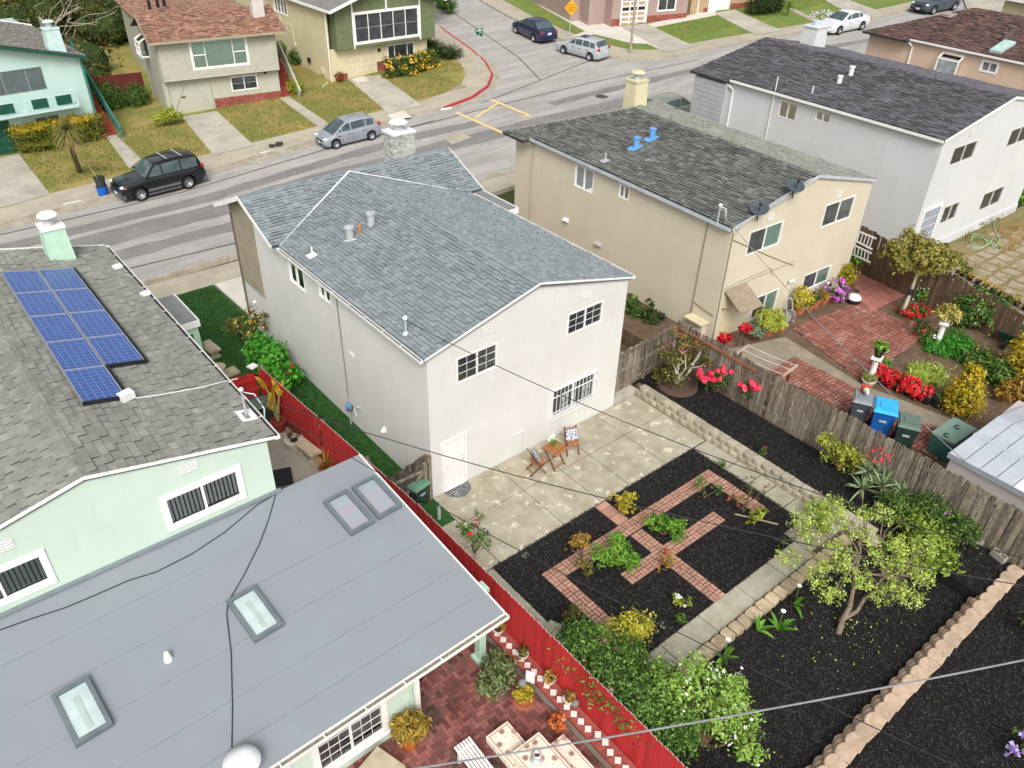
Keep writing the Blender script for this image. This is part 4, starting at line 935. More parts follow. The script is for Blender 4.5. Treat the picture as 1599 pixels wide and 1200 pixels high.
def row_house(label, F, W_, D_, z0, E, R, ru, m_wall, m_sh, m_un, rear_h, left_h, hip=0.0, step=None, tw=.33, ex=.15, gut=None, m_sh_r=None, guttermat=None):
    h = thing('house', label, 'house', F.p(W_/2, D_/2, z0)); wb = MB()
    top = [(0, E), (W_, E), (ru, R)]
    wall(wb, F.o, F.U, -F.W, W_, z0-.2, E, rear_h, top=top); wall(wb, F.o, F.W, -F.U, D_, z0-.2, E, left_h)
    wall(wb, F.p(W_, 0, 0), F.W, F.U, D_, z0-.2, E, []); wall(wb, F.p(0, D_, 0), F.U, F.W, W_, z0-.2, E, [], top=None if hip else top)
    part('wall', wb, m_wall, h)
    mb = MB(); F.box(mb, .2, W_-.2, .2, D_-.3, E-.25, E-.2); rf = part('roof', mb, m_un, h)
    oh = .12; out_ = []
    for sgn in (-1, 1):
        run = ru if sgn < 0 else W_-ru; sl = math.atan2(R-E, run); c, n = math.cos(sl), math.sin(sl); L = (run+oh)/c
        S = F.U*(-sgn*c)+UP*n; eu = -oh if sgn < 0 else W_+oh; ez = E-oh*math.tan(sl)+.06; vr = D_-hip
        mm = m_sh if sgn < 0 else (m_sh_r or m_sh)
        if step: sv, sw = step
        else: sv, sw = D_, 0.0
        fe = D_+.25
        # hip line from front corner (fe, -sw) to (vr, L)
        sh_ = -sw+(fe-sv)/(fe-vr)*(L+sw) if hip else L
        A_ = [(-.08, 0), (sv, 0), (sv, min(L, sh_))] + ([(vr, L)] if hip else []) + [(-.08, L)] if (hip or step) else [(-.08, 0), (fe, 0), (fe, L), (-.08, L)]
        if sgn > 0:
            O = F.p(eu, 0, ez); Ud = F.W; P = lambda q: q
        else:
            O = F.p(eu, 0, ez); Ud = -F.W; P = lambda q: [(-a, b) for a, b in q][::-1]
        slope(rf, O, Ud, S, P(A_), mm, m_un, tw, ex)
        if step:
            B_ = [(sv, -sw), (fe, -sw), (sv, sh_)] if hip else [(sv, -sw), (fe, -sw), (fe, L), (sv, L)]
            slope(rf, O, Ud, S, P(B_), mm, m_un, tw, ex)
        out_.append((O, S, Ud.cross(S)))
    if hip:
        sw = step[1] if step else 0; sl = math.atan2(R-E, ru); c = math.cos(sl)
        fz = E-(oh+sw*c)*math.tan(sl)+.06; fe = D_+.25; L = math.hypot(hip+.25, R+.06-fz)
        slope(rf, F.p(W_+oh+sw, fe, fz), -F.U, -F.W*(hip+.25)+UP*(R+.06-fz), [(0, 0), (W_+2*oh+2*sw, 0), (W_+oh+sw-ru, L)], m_sh_r or m_sh, m_un, tw, ex)
    n1 = out_[0][1]; n2 = out_[1][1]
    ridge(rf, F.p(ru, -.05, R+.07), F.p(ru, D_-hip, R+.07), -n1, -n2, m_sh, step=.2)
    mb = MB(); mb.beam(F.p(-oh, -.09, E-.03), F.p(ru, -.09, R+.03), .03, .12); mb.beam(F.p(W_+oh, -.09, E-.03), F.p(ru, -.09, R+.03), .03, .12); part('rake_board', mb, guttermat or m_white, rf)
    gl = gutter(h, F.p(-oh-.01, -.04, E-.1), F.p(-oh-.01, step[0] if step else D_, E-.1), -F.U, guttermat)
    return h, rf, out_
FB = Fr(13.25, .1, -3); ZB = .62
m_beige = stucco('beige_stucco', 'd2c8b2', 'cabfa9')
m_sh_dark = M('dark_grey_shingle', '6f706b', '5d5e5a', rough=.95, sc=1.0, c3='82837b', sc3=5, lo3=.5, hi3=.68, bump=.3, bsc=80, rv=.27, world=True)
m_sh_moss = M('pale_mossy_shingle', '93938a', '84857a', rough=.95, sc=1.0, c3='a3a394', sc3=8, bump=.3, bsc=80, rv=.15, world=True)
m_un_dark = M('dark_shingle_gap_lip_shade', '444443', rough=.95)
br_ = [FB.rear((1171, 362.7), (1224.7, 344), (1215.3, 381.3), (1163.9, 400.8)), FB.rear((1290, 321), (1336.7, 304), (1327, 340), (1280.7, 357.3)), FB.rear((1256.7, 430.7), (1299.3, 412), (1291, 440), (1248.7, 457)), FB.rear((1180.7, 465), (1215.9, 450), (1208.7, 486.7), (1168, 500))]
bl_ = [FB.left((899, 255), (928.3, 267.6), (925.3, 304.3), (896, 290.3)), FB.left((967.4, 286), (983.6, 292), (981, 314.8), (964.7, 307.5))]
m_guttergrey = M('grey_gutter', 'c3c8cc', 'aab2b8', rough=.5)
HB, rfB, slB = row_house('beige two storey stucco house with dark shingle roof and two satellite dishes', FB, 8.65, 13.0, ZB, 5.42, 6.4, 4.5, m_beige, m_sh_dark, m_un_dark, br_, bl_, hip=3.0, step=(11.7, .5), m_sh_r=m_sh_moss, guttermat=m_guttergrey)
m_gr_gl = M('green_curtain', 'd5efe2', 'c5e3d4', rough=.9)
for k, r_ in enumerate(br_): window(HB, FB.o, FB.U, -FB.W, *r_, 2, None, blind=[('curtain_or_dim_backing', m_curt, 0), ('curtain_or_dim_backing', m_gr_gl, 1)] if k != 1 else None, fr=.055, glass=m_glass)
for r_ in bl_: window(HB, FB.o, FB.W, -FB.U, *r_, 2, None, fr=.055, blind=[('curtain_or_dim_backing', m_curt, 0), ('curtain_or_dim_backing', m_curt, .5)] if r_ is bl_[0] else None)
q = FB.rear((1312, 292), (1318, 288), (1318, 300), (1312, 304)); louvre(HB, FB.o, FB.U, -FB.W, q[0], q[2], .36, .3)
q = FB.rear((1205, 330), (1211, 326), (1211, 336), (1205, 340)); louvre(HB, FB.o, FB.U, -FB.W, q[0], q[2], .36, .3)
def slopept(sl_, px, py): return atP(px, py, sl_[0], sl_[2])
m_bluev = M('blue_vent_paint', '6ea3d2', '5c92c4', rough=.6)
for px, py, r in ((993, 231, .13), (1018, 217, .13)):
    q = slopept(slB[0], px, py); roofvent(HB, q, r, .42, m_bluev); mb = MB(); mb.obox(q-slB[0][1]*.35-FB.W*.2+slB[0][2]*.03, FB.W*.4, slB[0][1]*.6, slB[0][2]*.012); part('flashing', mb, m_bluev, HB)
q = slopept(slB[0], 945, 252); roofvent(HB, q, .04, .35, m_galv, False, 'vent_pipe'); mb = MB(); mb.obox(q-slB[0][1]*.2-FB.W*.15+slB[0][2]*.03, FB.W*.3, slB[0][1]*.35, slB[0][2]*.012); part('flashing', mb, m_galv, HB)
q = at(992, 155, 6.35); m_cream = M('cream_panel', 'd5cba8', 'c8be9c', rough=.7, sc=2)
chimney(HB, (q.x, q.y), .75, .7, 5.9, 7.2, m_cream, m_cream, rz=FB.a, taper=.12)
# left wall fittings of the beige house
mb = MB(); e = atP(833, 222, FB.p(-.05, 0, 0), FB.U); mb.tube([V((e.x, e.y, 5.25))+FB.W*.35-FB.U*.35, V((e.x, e.y, 5.1)), V((e.x, e.y, ZB))], .04, 6); part('downpipe', mb, M('beige_pipe', 'b7a890', rough=.7), HB)
mb = MB(); e = atP(1128, 356, FB.p(-.02, 0, 0), FB.U); e2 = atP(1082, 468, FB.p(-.02, 0, 0), FB.U); mb.tube([FB.p(-.03, 1.1, 5.3), FB.p(-.03, 1.15, 1.9), FB.p(-.03, .7, 1.8), FB.p(-.03, .1, 1.75)], .022, 5); mb.tube([FB.p(-.03, 1.15, 1.9), FB.p(-.03, 1.15, 1.2)], .03, 5); mb.tube([FB.p(.06, -.03, 5.2), FB.p(.06, -.03, ZB)], .03, 5); part('conduit', mb, M('grey_tan_conduit', '8f8571', rough=.7), HB)
for v, z, w_ in ((8.9, 2.5, .28), (6.6, 2.2, .4)):
    mb = MB(); P = FB.p(0, v, z); mb.add([P, P+FB.W*w_, P+FB.W*w_-FB.U*.16-UP*.1, P-FB.U*.16-UP*.1, P-UP*.2, P+FB.W*w_-UP*.2], [(0, 3, 2, 1), (0, 4, 3), (1, 2, 5), (3, 4, 5, 2)]); part('vent_hood', mb, m_white if v > 8 else m_louv, HB)
mb = MB(); FB.box(mb, -.5, -.02, .2, 1.1, 1.35, 1.4); part('meter_shelf', mb, m_cream, HB); mb = MB(); FB.box(mb, -.3, -.02, .3, .7, ZB, 1.35); FB.box(mb, -.25, -.02, .75, 1.0, ZB, 1.2); part('meter_box', mb, m_beige, HB)
# back door with wooden awning, light, cables
mb = MB(); FB.box(mb, .35, 1.15, -.03, .02, ZB, ZB+2.0); part('door', mb, m_cream, HB)
m_ply = M('weathered_plywood', '9a8b76', '84765f', rough=.9, sc=2, stretch=(1, 6, 1), c3='b3a48e', sc3=6)
P = FB.p(.25, -.02, 2.75); mb = MB(); mb.obox(P, FB.U*1.25, -FB.W*.95-UP*.55, UP*.03); aw = part('awning', mb, m_ply, HB)
for u in (.3, 1.4): mb = MB(); mb.beam(FB.p(u, -.02, 2.0), FB.p(u, -.8, 2.28), .04, .04); part('brace', mb, m_ply, aw)
q = FB.rear((1233, 436), (1235, 436), (1235, 437), (1233, 437)); mb = MB(); mb.tube([FB.p(q[0], -.03, q[2]), FB.p(q[0], -.03, ZB)], .02, 5); mb.ball(FB.p(q[0]+.06, -.12, q[2]), .08); mb.ball(FB.p(q[0]-.08, -.12, q[2]), .07); part('flood_light', mb, m_white, HB, True)
mb = MB(); mb.tube([FB.p(.05, -.02, 4.95), FB.p(2.6, -.02, 3.6), FB.p(4.4, -.02, 2.7)], .015, 4); mb.tube([FB.p(0, -.02, 2.85), FB.p(.9, -.02, 2.95), FB.p(2.9, -.02, 3.0), FB.p(3.05, -.02, 2.65)], .012, 4); mb.tube([FB.p(.3, -.02, 2.8), FB.p(q[0], -.02, 2.9)], .012, 4); part('wall_cable', mb, M('tan_cable', '8d8067', rough=.8), HB)
mb = MB(); mq = slopept(slB[0], 1120, 348); mb.tube([mq-UP*.1, mq+UP*.65], .035, 8); ma = part('service_mast', mb, m_galv, HB); mb = MB(); mb.tube([mq+UP*.6, mq+V((.15, -.15, .55)), mq+V((.2, -.2, .1))], .02, 5); mb.ball(mq+UP*.66, .07); part('mast_head', mb, m_whitem, ma, True); MAST3 = mq+UP*.5
# satellite dishes on the rake
m_dish = M('grey_dish', '4a5358', '40494e', rough=.45)
def dish(px, py, z, label, aim):
    c = at(px, py, z); o = thing('satellite_dish', label, 'satellite dish', c-UP*.4, 'satellite dishes on the rake'); aim = V(aim).normalized()
    mb = MB(); prof = [(0, -.06), (.14, -.05), (.27, -.03), (.34, 0), (.35, .01), (.34, .012), (.27, -.015), (.14, -.038), (0, -.046)]; mb.lathe(c, prof, 22, ax=aim); part('dish', mb, m_dish, o, True)
    mb = MB(); mb.tube([c-aim*.06, c-aim*.2-UP*.15, c-UP*.5], .025, 6); part('mount', mb, m_black, o)
    mb = MB(); tip = c+aim*.45-UP*.18; mb.tube([c-aim*.05-UP*.25, tip], .015, 5); mb.ball(tip, .06); part('feed_arm', mb, m_black, o, True)
dish(1186, 325, 5.95, 'dark grey satellite dish on the beige gable, lower left of the two', (-.35, -.25, .85)); dish(1242, 290, 6.45, 'dark grey satellite dish on the beige gable, upper right of the two', (-.2, -.3, .85))
mb = MB(); mb.beam(FB.p(.3, -.14, 5.52), FB.p(3.6, -.14, 6.2), .03, .06); mb.tube([FB.p(.1, -.16, 5.2), FB.p(.2, -.2, 5.5), FB.p(1.3, -.2, 5.9), FB.p(2.2, -.18, 6.1), FB.p(3.9, -.18, 6.5)], .018, 5); part('dish_rail', mb, m_galv, HB)
# ------------------------------------------------------------------ white house
FW = Fr(27.1, -.5, -2); ZW = .15
m_whst = stucco('cool_white_stucco', 'd0d0d0', 'c7c7c7')
m_sh_purp = M('charcoal_shingle', '69666c', '5a575d', rough=.95, sc=1.0, c3='7b797e', sc3=6, lo3=.52, hi3=.7, bump=.3, bsc=80, rv=.2, world=True)
wr_ = [FW.rear((1490, 229), (1527.7, 220), (1518, 248), (1482, 259.5)), None, FW.rear((1475.4, 322.6), (1498.4, 315), (1491, 343), (1466.4, 349.6)), FW.rear((1537, 301), (1567.8, 291.5), (1560, 319), (1528.4, 327.7))]
q0 = FW.rear((1580, 203), (1581, 203), (1571, 231), (1572, 231)); wr_[1] = (q0[0], q0[0]+wr_[0][1]-wr_[0][0], q0[2], q0[3])
wl_ = [FW.left((1218, 155), (1246.3, 163.7), (1242, 191), (1213.7, 182.7)), FW.left((1274.6, 170.8), (1298, 178), (1295, 195.5), (1271.8, 187))]
HW, rfW, slW = row_house('large cool white stucco house with plain charcoal shingle roof', FW, 11.2, 14.2, ZW, 6.12, 7.1, 5.6, m_whst, m_sh_purp, m_un_dark, wr_, wl_, step=(11.9, .45))
for r_ in wr_: window(HW, FW.o, FW.U, -FW.W, *r_, 2, None, fr=.06, glass=m_glass_d, mat=M('off_white_frame', 'd9d6d0', rough=.6))
for r_ in wl_: window(HW, FW.o, FW.W, -FW.U, *r_, 2, None, fr=.06, mat=M('off_white_frame', 'd9d6d0', rough=.6))
dq = FW.rear((1444, 330.5), (1468.7, 321.4), (1460, 346), (1436, 356)); mb = MB(); fbox(mb, FW.o, FW.U, -FW.W, dq[0], dq[1], .5, dq[3], .0, .04); dd_ = part('door', mb, M('grey_screen_door', '8a92a0', '7b8390', rough=.5), HW)
mb = MB()
for a, b in ((dq[0]-.1, dq[0]), (dq[1], dq[1]+.1)): fbox(mb, FW.o, FW.U, -FW.W, a, b, .5, dq[3]+.1, 0, .06)
fbox(mb, FW.o, FW.U, -FW.W, dq[0], dq[1], dq[3], dq[3]+.1, 0, .06); part('door_frame', mb, m_white, dd_)
mb = MB()
for k in range(1, 7): u = dq[0]+(dq[1]-dq[0])*k/7; fbox(mb, FW.o, FW.U, -FW.W, u-.012, u+.012, .55, dq[3]-.05, .045, .055)
for k in range(1, 5): z = .5+(dq[3]-.5)*k/5; fbox(mb, FW.o, FW.U, -FW.W, dq[0], dq[1], z-.012, z+.012, .0455, .0565)
part('door_grille', mb, m_whitem, dd_)
mb = MB(); fbox(mb, FW.o, FW.U, -FW.W, -.02, 11.2, ZW-.2, .62, .0, .05); part('foundation', mb, m_whst, HW)
q = FW.rear((1521, 199), (1523, 198), (1523, 205), (1521, 206)); louvre(HW, FW.o, FW.U, -FW.W, q[0], q[2], .5, .36)
mb = MB(); FW.box(mb, -.42, -.02, 11.95, 14.1, ZW, 5.9); part('front_bay', mb, M('grey_siding', 'b3b3b4', 'a6a6a8', rough=.8), HW)
z = .4
while z < 5.8:
    mb = MB(); FW.box(mb, -.45, -.42, 11.93, 14.12, z, z+.22); part('board', mb, M('grey_siding', 'b3b3b4'), HW); z += .24
mb = MB(); mb.tube([FW.p(-.05, 11.7, ZW), FW.p(-.05, 11.7, 5.6), FW.p(-.3, 11.85, 5.85)], .045, 6); part('downpipe', mb, m_white, HW)
q = atP(1209, 150, FW.p(-.1, 0, 0), FW.U); mb = MB(); mb.tube([V((q.x, q.y, 3)), V((q.x, q.y, 6.85))], .025, 8); part('service_mast', mb, m_white, HW)
for px, py, h in ((1310, 130, .34), (1328, 118, .42)):
    q = slopept(slW[0], px, py); roofvent(HW, q, .12, h, m_whitem)
q = slopept(slW[0], 1268, 146); roofvent(HW, q, .035, .35, m_whitem, False, 'vent_pipe')
q = slopept(slW[1], 1275, 80); q = at(1272, 66, 7.0)
chimney(HW, (q.x+.3, q.y+.3), 1.0, .9, 5.8, 7.75, m_whst, m_whst, rz=FW.a, taper=.25, pot=None)
mb = MB(); mb.lathe((q.x+.3, q.y+.3, 7.83), [(.22, 0), (.22, .22), (.16, .26)], 14); part('flue', mb, M('pale_blue_flue', 'b9cbd6', rough=.6), HW)
# ------------------------------------------------------------------ peach house
FP = Fr(41.3, .6, -3); ZP = 2.0
m_peach = stucco('peach_stucco', 'd2b9a4', 'c6ac97')
m_sh_br = M('brown_shingle', '70544c', '5c443e', rough=.95, sc=1.2, c3='8b6c60', sc3=6, lo3=.5, hi3=.68, bump=.3, bsc=80, rv=.3, world=True)
pl_ = [FP.left((1534.8, 93.8), (1559.7, 100), (1554.7, 117), (1530, 109.6))]
HP, rfP, slP = row_house('peach stucco house with brown shingle roof behind the white house', FP, 10.5, 11.4, ZP, 6.95, 8.25, 5.2, m_peach, m_sh_br, m_un_dark, [], pl_, hip=3.4, step=(8.6, .45))
window(HP, FP.o, FP.W, -FP.U, *pl_[0], 2, None, fr=.07, trim=.04)
bq = FP.left((1463, 112), (1497, 119), (1505, 88), (1475, 83)); v0, v1, z0, z1 = bq
mb = MB(); dpt = .45
for (u0, z_, u1, z2) in ((0, z0, -dpt, z0), (-dpt, z0, -dpt, z1-.25), (-dpt, z1-.25, 0, z1)):
    for v in (v0, v1): mb.beam(FP.p(u0, v, z_), FP.p(u1, v, z2), .07, .07)
for u, z_ in ((-dpt, z0), (-dpt, z1-.25), (-.02, z1)): mb.beam(FP.p(u, v0, z_), FP.p(u, v1, z_), .075, .075)
bw_ = part('bay_window', mb, m_white, HP)
for quad in ([(-dpt, v0, z0), (-dpt, v1, z0), (-dpt, v1, z1-.25), (-dpt, v0, z1-.25)], [(-dpt, v0, z1-.25), (-dpt, v1, z1-.25), (0, v1, z1), (0, v0, z1)], [(0, v0, z0), (-dpt, v0, z0), (-dpt, v0, z1-.25), (0, v0, z1)], [(0, v1, z0), (-dpt, v1, z0), (-dpt, v1, z1-.25), (0, v1, z1)]):
    mb = MB(); mb.poly([FP.p(*k) for k in quad]); part('pane', mb, m_glass, bw_)
mb = MB(); FP.box(mb, -.02, .0, v0, v1, z0, z1); part('backing', mb, m_shade, bw_); mb = MB(); FP.box(mb, -dpt+.02, 0, v0, v1, z0-.04, z0+.02); part('sill', mb, m_white, bw_)
for px, py in ((1577, 55), (1567, 65)):
    q = slopept(slP[0], px, py); roofvent(HP, q, .18, .45, M('brown_vent', '6a5a55', rough=.6))
Pq = [slopept(slP[0], *k) for k in ((1544, 82), (1568, 66), (1586, 70), (1562, 85))]; nP = slP[0][2]
mb = MB(); mb.slab([p+nP*.16 for p in Pq], 0, vec=-nP*.16); part('skylight', mb, M('pale_skylight', 'b4cfc8', rough=.15), HP)
mb = MB(); mb.tube([FP.p(-.05, 8.4, ZP), FP.p(-.05, 8.4, 6.5), FP.p(-.3, 8.55, 6.75)], .05, 6); part('downpipe', mb, m_white, HP); mb = MB(); mb.tube([FP.p(-.05, 1.2, ZP), FP.p(-.05, 1.2, 6.8)], .05, 6); part('downpipe', mb, m_white, HP)
q = slopept(slP[0], 1482, 26); mb = MB(); mb.cbox(q+UP*.08, .8, .5, .16, -.2); part('roof_hatch', mb, M('dusty_pink_hatch', 'a8948e', rough=.6), HP)
# cream house with dark roof at the right edge, behind the peach house
FC = Fr(56.5, 2.5, -5); hC = thing('house', 'cream house with dark roof at the top right edge', 'house', FC.p(4, 5, 3)); mb = MB(); FC.box(mb, 0, 8, 0, 8.2, 2, 7.7); part('wall', mb, M('cream_wall', 'c7bf9c', rough=.9), hC)
mb = MB(); mb.slab([FC.p(-.4, -.4, 7.75), FC.p(-.4, 9.0, 7.75), FC.p(4, 9.0, 8.9), FC.p(4, -.4, 8.9)][::-1], .12); mb.slab([FC.p(4, -.4, 8.9), FC.p(4, 9.0, 8.9), FC.p(8.4, 9.0, 7.75), FC.p(8.4, -.4, 7.75)][::-1], .12); part('roof', mb, M('dark_blue_roof', '4a4e58', rough=.9, sc=3), hC)
mb = MB(); FC.box(mb, -.5, -.38, -.4, 9.0, 7.6, 7.78); part('gutter', mb, m_white, hC)
# yards on the right
drape('back_yard', [(11.25, -30), (26.3, -30), (24.6, -2), (26.2, 13), (11.25, 13)], ZB-.03, M('packed_soil', '6e5a48', '5a4939', rough=.95, sc=1.5, c3='84705a', sc3=5, bump=.5, bsc=30, world=True), hz=lambda x, y: 0, thick=1.0)
m_pave_t = M('tan_cracked_paving', 'a69a86', '92866f', rough=.95, sc=1.2, c3='7f7050', sc3=2.6, lo3=.52, hi3=.66, bump=.4, bsc=30, world=True)
drape('white_house_yard', [(22.0, -30), (60, -30), (60, -.6), (40, -.8), (27, -.4), (26.8, 13), (26.3, 13), (24.4, -2)], ZW, M('weedy_ground', '8b7a5a', '6f6a40', rough=.95, sc=1.0, c3='a3917a', sc3=2, bump=.6, bsc=25, world=True), hz=lambda x, y: 0, thick=.9)
wp = thing('stone_paving', None, None, (30, -4, 0)); props(wp, kind='structure')
for i in range(13):
    for j in range(9):
        x, y = 24.5+i*.85+(.4 if j % 2 else 0), -8.5+j*.8
        c = [(x+rng.uniform(.01, .2), y+rng.uniform(.01, .2)), (x+.85-rng.uniform(.01, .2), y+rng.uniform(.01, .2)), (x+.85-rng.uniform(.01, .2), y+.8-rng.uniform(.01, .2)), (x+rng.uniform(.01, .2), y+.8-rng.uniform(.01, .2))]
        if j == 8 and i > 3 and rng.random() < .6: continue
        mb = MB(); mb.slab([V((a, b, ZW+rng.uniform(.015, .03))) for a, b in c], .08); part('flagstone', mb, m_pave_t, wp)
drape('pale_slab', [(27.2, -12), (40, -12), (40, -5.6), (30.2, -5.6)], ZW+.05, m_conc_w, hz=lambda x, y: 0)
# ------------------------------------------------------------------ houses across the street
m_brickw = M('red_brick_face', '9c4f45', '85413a', rough=.9, sc=2, c3='b4776a', sc3=8, rv=.3); m_mort2 = M('pale_mortar', 'a89a90', rough=.95)
def brickface(parent, F, u0, u1, z0, z1, d=.05, name='brick_base', mat=None):
    mb = MB(); fbox(mb, F.o, F.U, -F.W, u0, u1, z0, z1, 0, d-.012); bp_ = part(name, mb, m_mort2, parent)
    st = MB(); z = z0; r = 0
    while z < z1-.02:
        u = u0-(.1 if r % 2 else 0)
        while u < u1:
            a, b = max(u, u0), min(u+.21, u1)
            if b-a > .03: fbox(st, F.o, F.U, -F.W, a+.006, b-.006, z+.006, min(z+.075, z1), d-.012, d+rng.uniform(0, .006), rng.uniform(.01, 1))
            u += .22
        z += .08; r += 1
    part('bricks', st, mat or m_brickw, bp_, kind='stuff')
def lap(parent, F, u0, u1, z0, z1, mat, d=0.0, h=.16, name='siding', holes=(), axis='front', vv=None):
    base = MB(); P0, U, N = (F.o-F.W*d, F.U, -F.W) if axis == 'front' else (F.p(d, 0, 0), F.W, -F.U)
    fbox(base, P0, U, N, u0, u1, z0, z1, -.06, .004) if not holes else None
    s_ = part(name, base if base.f else MB().box(0, .001, 0, .001, 0, .001), mat, parent); z = z0
    while z < z1-.02:
        segs = [(u0, u1)]
        for a0, a1, b0, b1 in holes:
            if z+h > b0 and z < b1: segs = [q for (x, y) in segs for q in ((x, min(y, a0)), (max(x, a1), y)) if q[1]-q[0] > .02]
        for a, b in segs:
            mb = MB(); P = V((P0.x, P0.y, 0))+U*a+UP*z; zt = min(h, z1-z)
            mb.add([P+N*.028, P+U*(b-a)+N*.028, P+U*(b-a)+N*.008+UP*zt, P+N*.008+UP*zt, P, P+U*(b-a)], [(0, 1, 2, 3), (4, 5, 1, 0)]); part('board', mb, mat, s_)
        z += h
def yes(*a): return True
# grey house with terracotta roof -------------------------------------------------
FA = Fr(6.62, 39.82, -8); m_greyA = stucco('grey_green_stucco', 'b9b9a8', 'adad9b'); m_sidA = M('grey_green_siding', 'b5b3a4', 'a9a798', rough=.8)
m_terra = M('terracotta_shingle', '9f7966', '8a6653', rough=.95, sc=1.2, c3='b59480', sc3=6, lo3=.5, hi3=.7, bump=.3, bsc=80, rv=.28, world=True); m_un_t = M('terracotta_gap_lip_shade', '5f4034', rough=.95)
HA = thing('house', 'grey stucco house with terracotta shingle roof and wide white picture window', 'house', FA.p(3.7, 5, .65))
WA = 7.5; wb = MB()
lowh = [(.2, 2.95, .6, 2.68), (4.25, 5.98, 1.8, 2.7)]
wall(wb, FA.p(0, 0, 0), FA.U, -FA.W, WA, .3, 2.95, lowh)
lw = [(3.0, 3.001, 9, 9.1)]
wall(wb, FA.p(0, 0, 0), FA.W, -FA.U, 5.0, .3, 5.6, []); wall(wb, FA.p(.5, 5.0, 0), FA.W, -FA.U, 10.5, .3, 5.3, [(.5, 1.3, 4.0, 4.9)]); wall(wb, FA.p(0, 5.0, 0), FA.U, FA.W, .5, .3, 5.3, [])
wall(wb, FA.p(WA, 0, 0), FA.W, FA.U, 15.5, .3, 5.6, []); part('wall', wb, m_greyA, HA)
uph = (2.0, 5.5, 3.55, 5.2)
mb = MB(); wall(mb, FA.p(0, -.45, 0), FA.U, -FA.W, WA, 2.92, 5.55, [uph]); wall(mb, FA.p(0, -.45, 0), FA.W, -FA.U, .45, 2.92, 5.55); wall(mb, FA.p(WA, -.45, 0), FA.W, FA.U, .45, 2.92, 5.55); mb.obox(FA.p(0, -.45, 2.92), FA.U*WA, FA.W*.45, UP*.02); part('upper_wall', mb, m_sidA, HA)
lap(HA, FA, 0, WA, 2.95, 5.5, m_sidA, d=.45, holes=[(uph[0]-.08, uph[1]+.08, uph[2]-.08, uph[3]+.08)])
m_gcur = M('sage_curtain', 'd0e2d2', 'c0d6c3', rough=.9)
window(HA, FA.p(0, -.45, 0), FA.U, -FA.W, *uph, 3, None, ratios=[1, 2.3, 1.05], trim=.09, fr=.07, blind=('curtain_or_dim_backing', m_gcur, 1), glass=m_glass)
mb = MB()
for a, b in ((uph[0]+.08, uph[0]+.82), (uph[1]-.85, uph[1]-.08)): fbox(mb, FA.p(0, -.45, 0), FA.U, -FA.W, a, b, 4.33, 4.4, -.03, .012)
part('window_bar', mb, m_white, HA)
window(HA, FA.o, FA.U, -FA.W, *lowh[1], 2, (1, 2), fr=.05, mat=m_white, glass=m_glass_d, trim=.03)
mb = MB(); fbox(mb, FA.o, FA.U, -FA.W, .2, 2.95, .6, 2.68, -.06, -.02); gd_ = part('garage_door', mb, m_greyA, HA); mb = MB(); P = FA.o
for a, b in (((.25, .65), (1.3, 2.6)), ((2.9, .65), (1.85, 2.6)), ((.25, 2.6), (.25, .65)), ((2.9, 2.6), (2.9, .65))): mb.beam(FA.p(a[0], .012, a[1]), FA.p(b[0], .012, b[1]), .05, .02)
part('door_batten', mb, M('batten_grey', 'a3a292', rough=.8), gd_); mb = MB(); fbox(mb, FA.o, FA.U, -FA.W, .95, 1.2, 1.75, 1.83, -.02, 0); part('mail_slot', mb, m_black, gd_)
brickface(HA, FA, 2.98, WA, .5, 1.48)
mb = MB(); mb.cbox(FA.p(6.6, -.05, 2.75), .16, .1, .1, FA.a); part('porch_light', mb, m_black, HA)
mb = MB(); mb.tube([FA.p(-.25, -.3, 5.4), FA.p(-.03, -.35, 5.2), FA.p(-.03, .02, 2.8), FA.p(-.03, .02, .6)], .04, 6); part('downpipe', mb, m_sidA, HA)
RA = part('roof', MB().obox(FA.p(.2, -.2, 5.2), FA.U*7, FA.W*3, UP*.05), m_un_t, HA)
SA = V(FA.W*3.1+UP*1.15); LA = SA.length
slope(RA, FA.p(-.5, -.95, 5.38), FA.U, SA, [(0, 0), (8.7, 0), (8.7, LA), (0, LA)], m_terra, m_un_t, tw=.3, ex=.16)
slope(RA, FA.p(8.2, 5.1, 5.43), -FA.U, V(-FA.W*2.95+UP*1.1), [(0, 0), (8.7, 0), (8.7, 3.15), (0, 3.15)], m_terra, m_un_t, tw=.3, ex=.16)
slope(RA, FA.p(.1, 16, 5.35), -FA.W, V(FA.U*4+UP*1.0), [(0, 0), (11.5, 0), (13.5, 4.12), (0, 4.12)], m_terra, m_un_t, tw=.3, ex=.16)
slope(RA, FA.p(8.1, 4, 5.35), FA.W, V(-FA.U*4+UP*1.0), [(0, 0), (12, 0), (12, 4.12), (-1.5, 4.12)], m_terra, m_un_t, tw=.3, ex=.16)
mb = MB(); mb.beam(FA.p(-.5, -.98, 5.36), FA.p(8.2, -.98, 5.36), .1, .12); mb.beam(FA.p(-.52, -.95, 5.33), FA.p(-.52, 2.15, 6.48), .04, .16); mb.beam(FA.p(-.52, 2.15, 6.48), FA.p(-.52, 5.1, 5.38), .04, .16); part('fascia', mb, M('tan_fascia', 'a59a82', rough=.7), RA)
mb = MB(); mb.add([FA.p(0, -.4, 5.5), FA.p(0, 4.8, 5.5), FA.p(0, 2.15, 6.4)], [(0, 2, 1)]); part('gable', mb, m_greyA, HA)
q = at(403, 27, 6.0); chimney(HA, (q.x, q.y), .75, .7, 5.4, 7.15, M('pale_pink_siding', 'cdc5be', rough=.8), m_galv, rz=FA.a, taper=.05, pot=None)
for px, py in ((232, 5), (245, 2), (255, 0)):
    q = at(px, py, 6.5); mb = MB(); mb.lathe((q.x, q.y, 6.1), [(.12, 0), (.1, .5), (.16, .52), (0, .6)], 10); part('roof_vent', mb, m_black, HA)
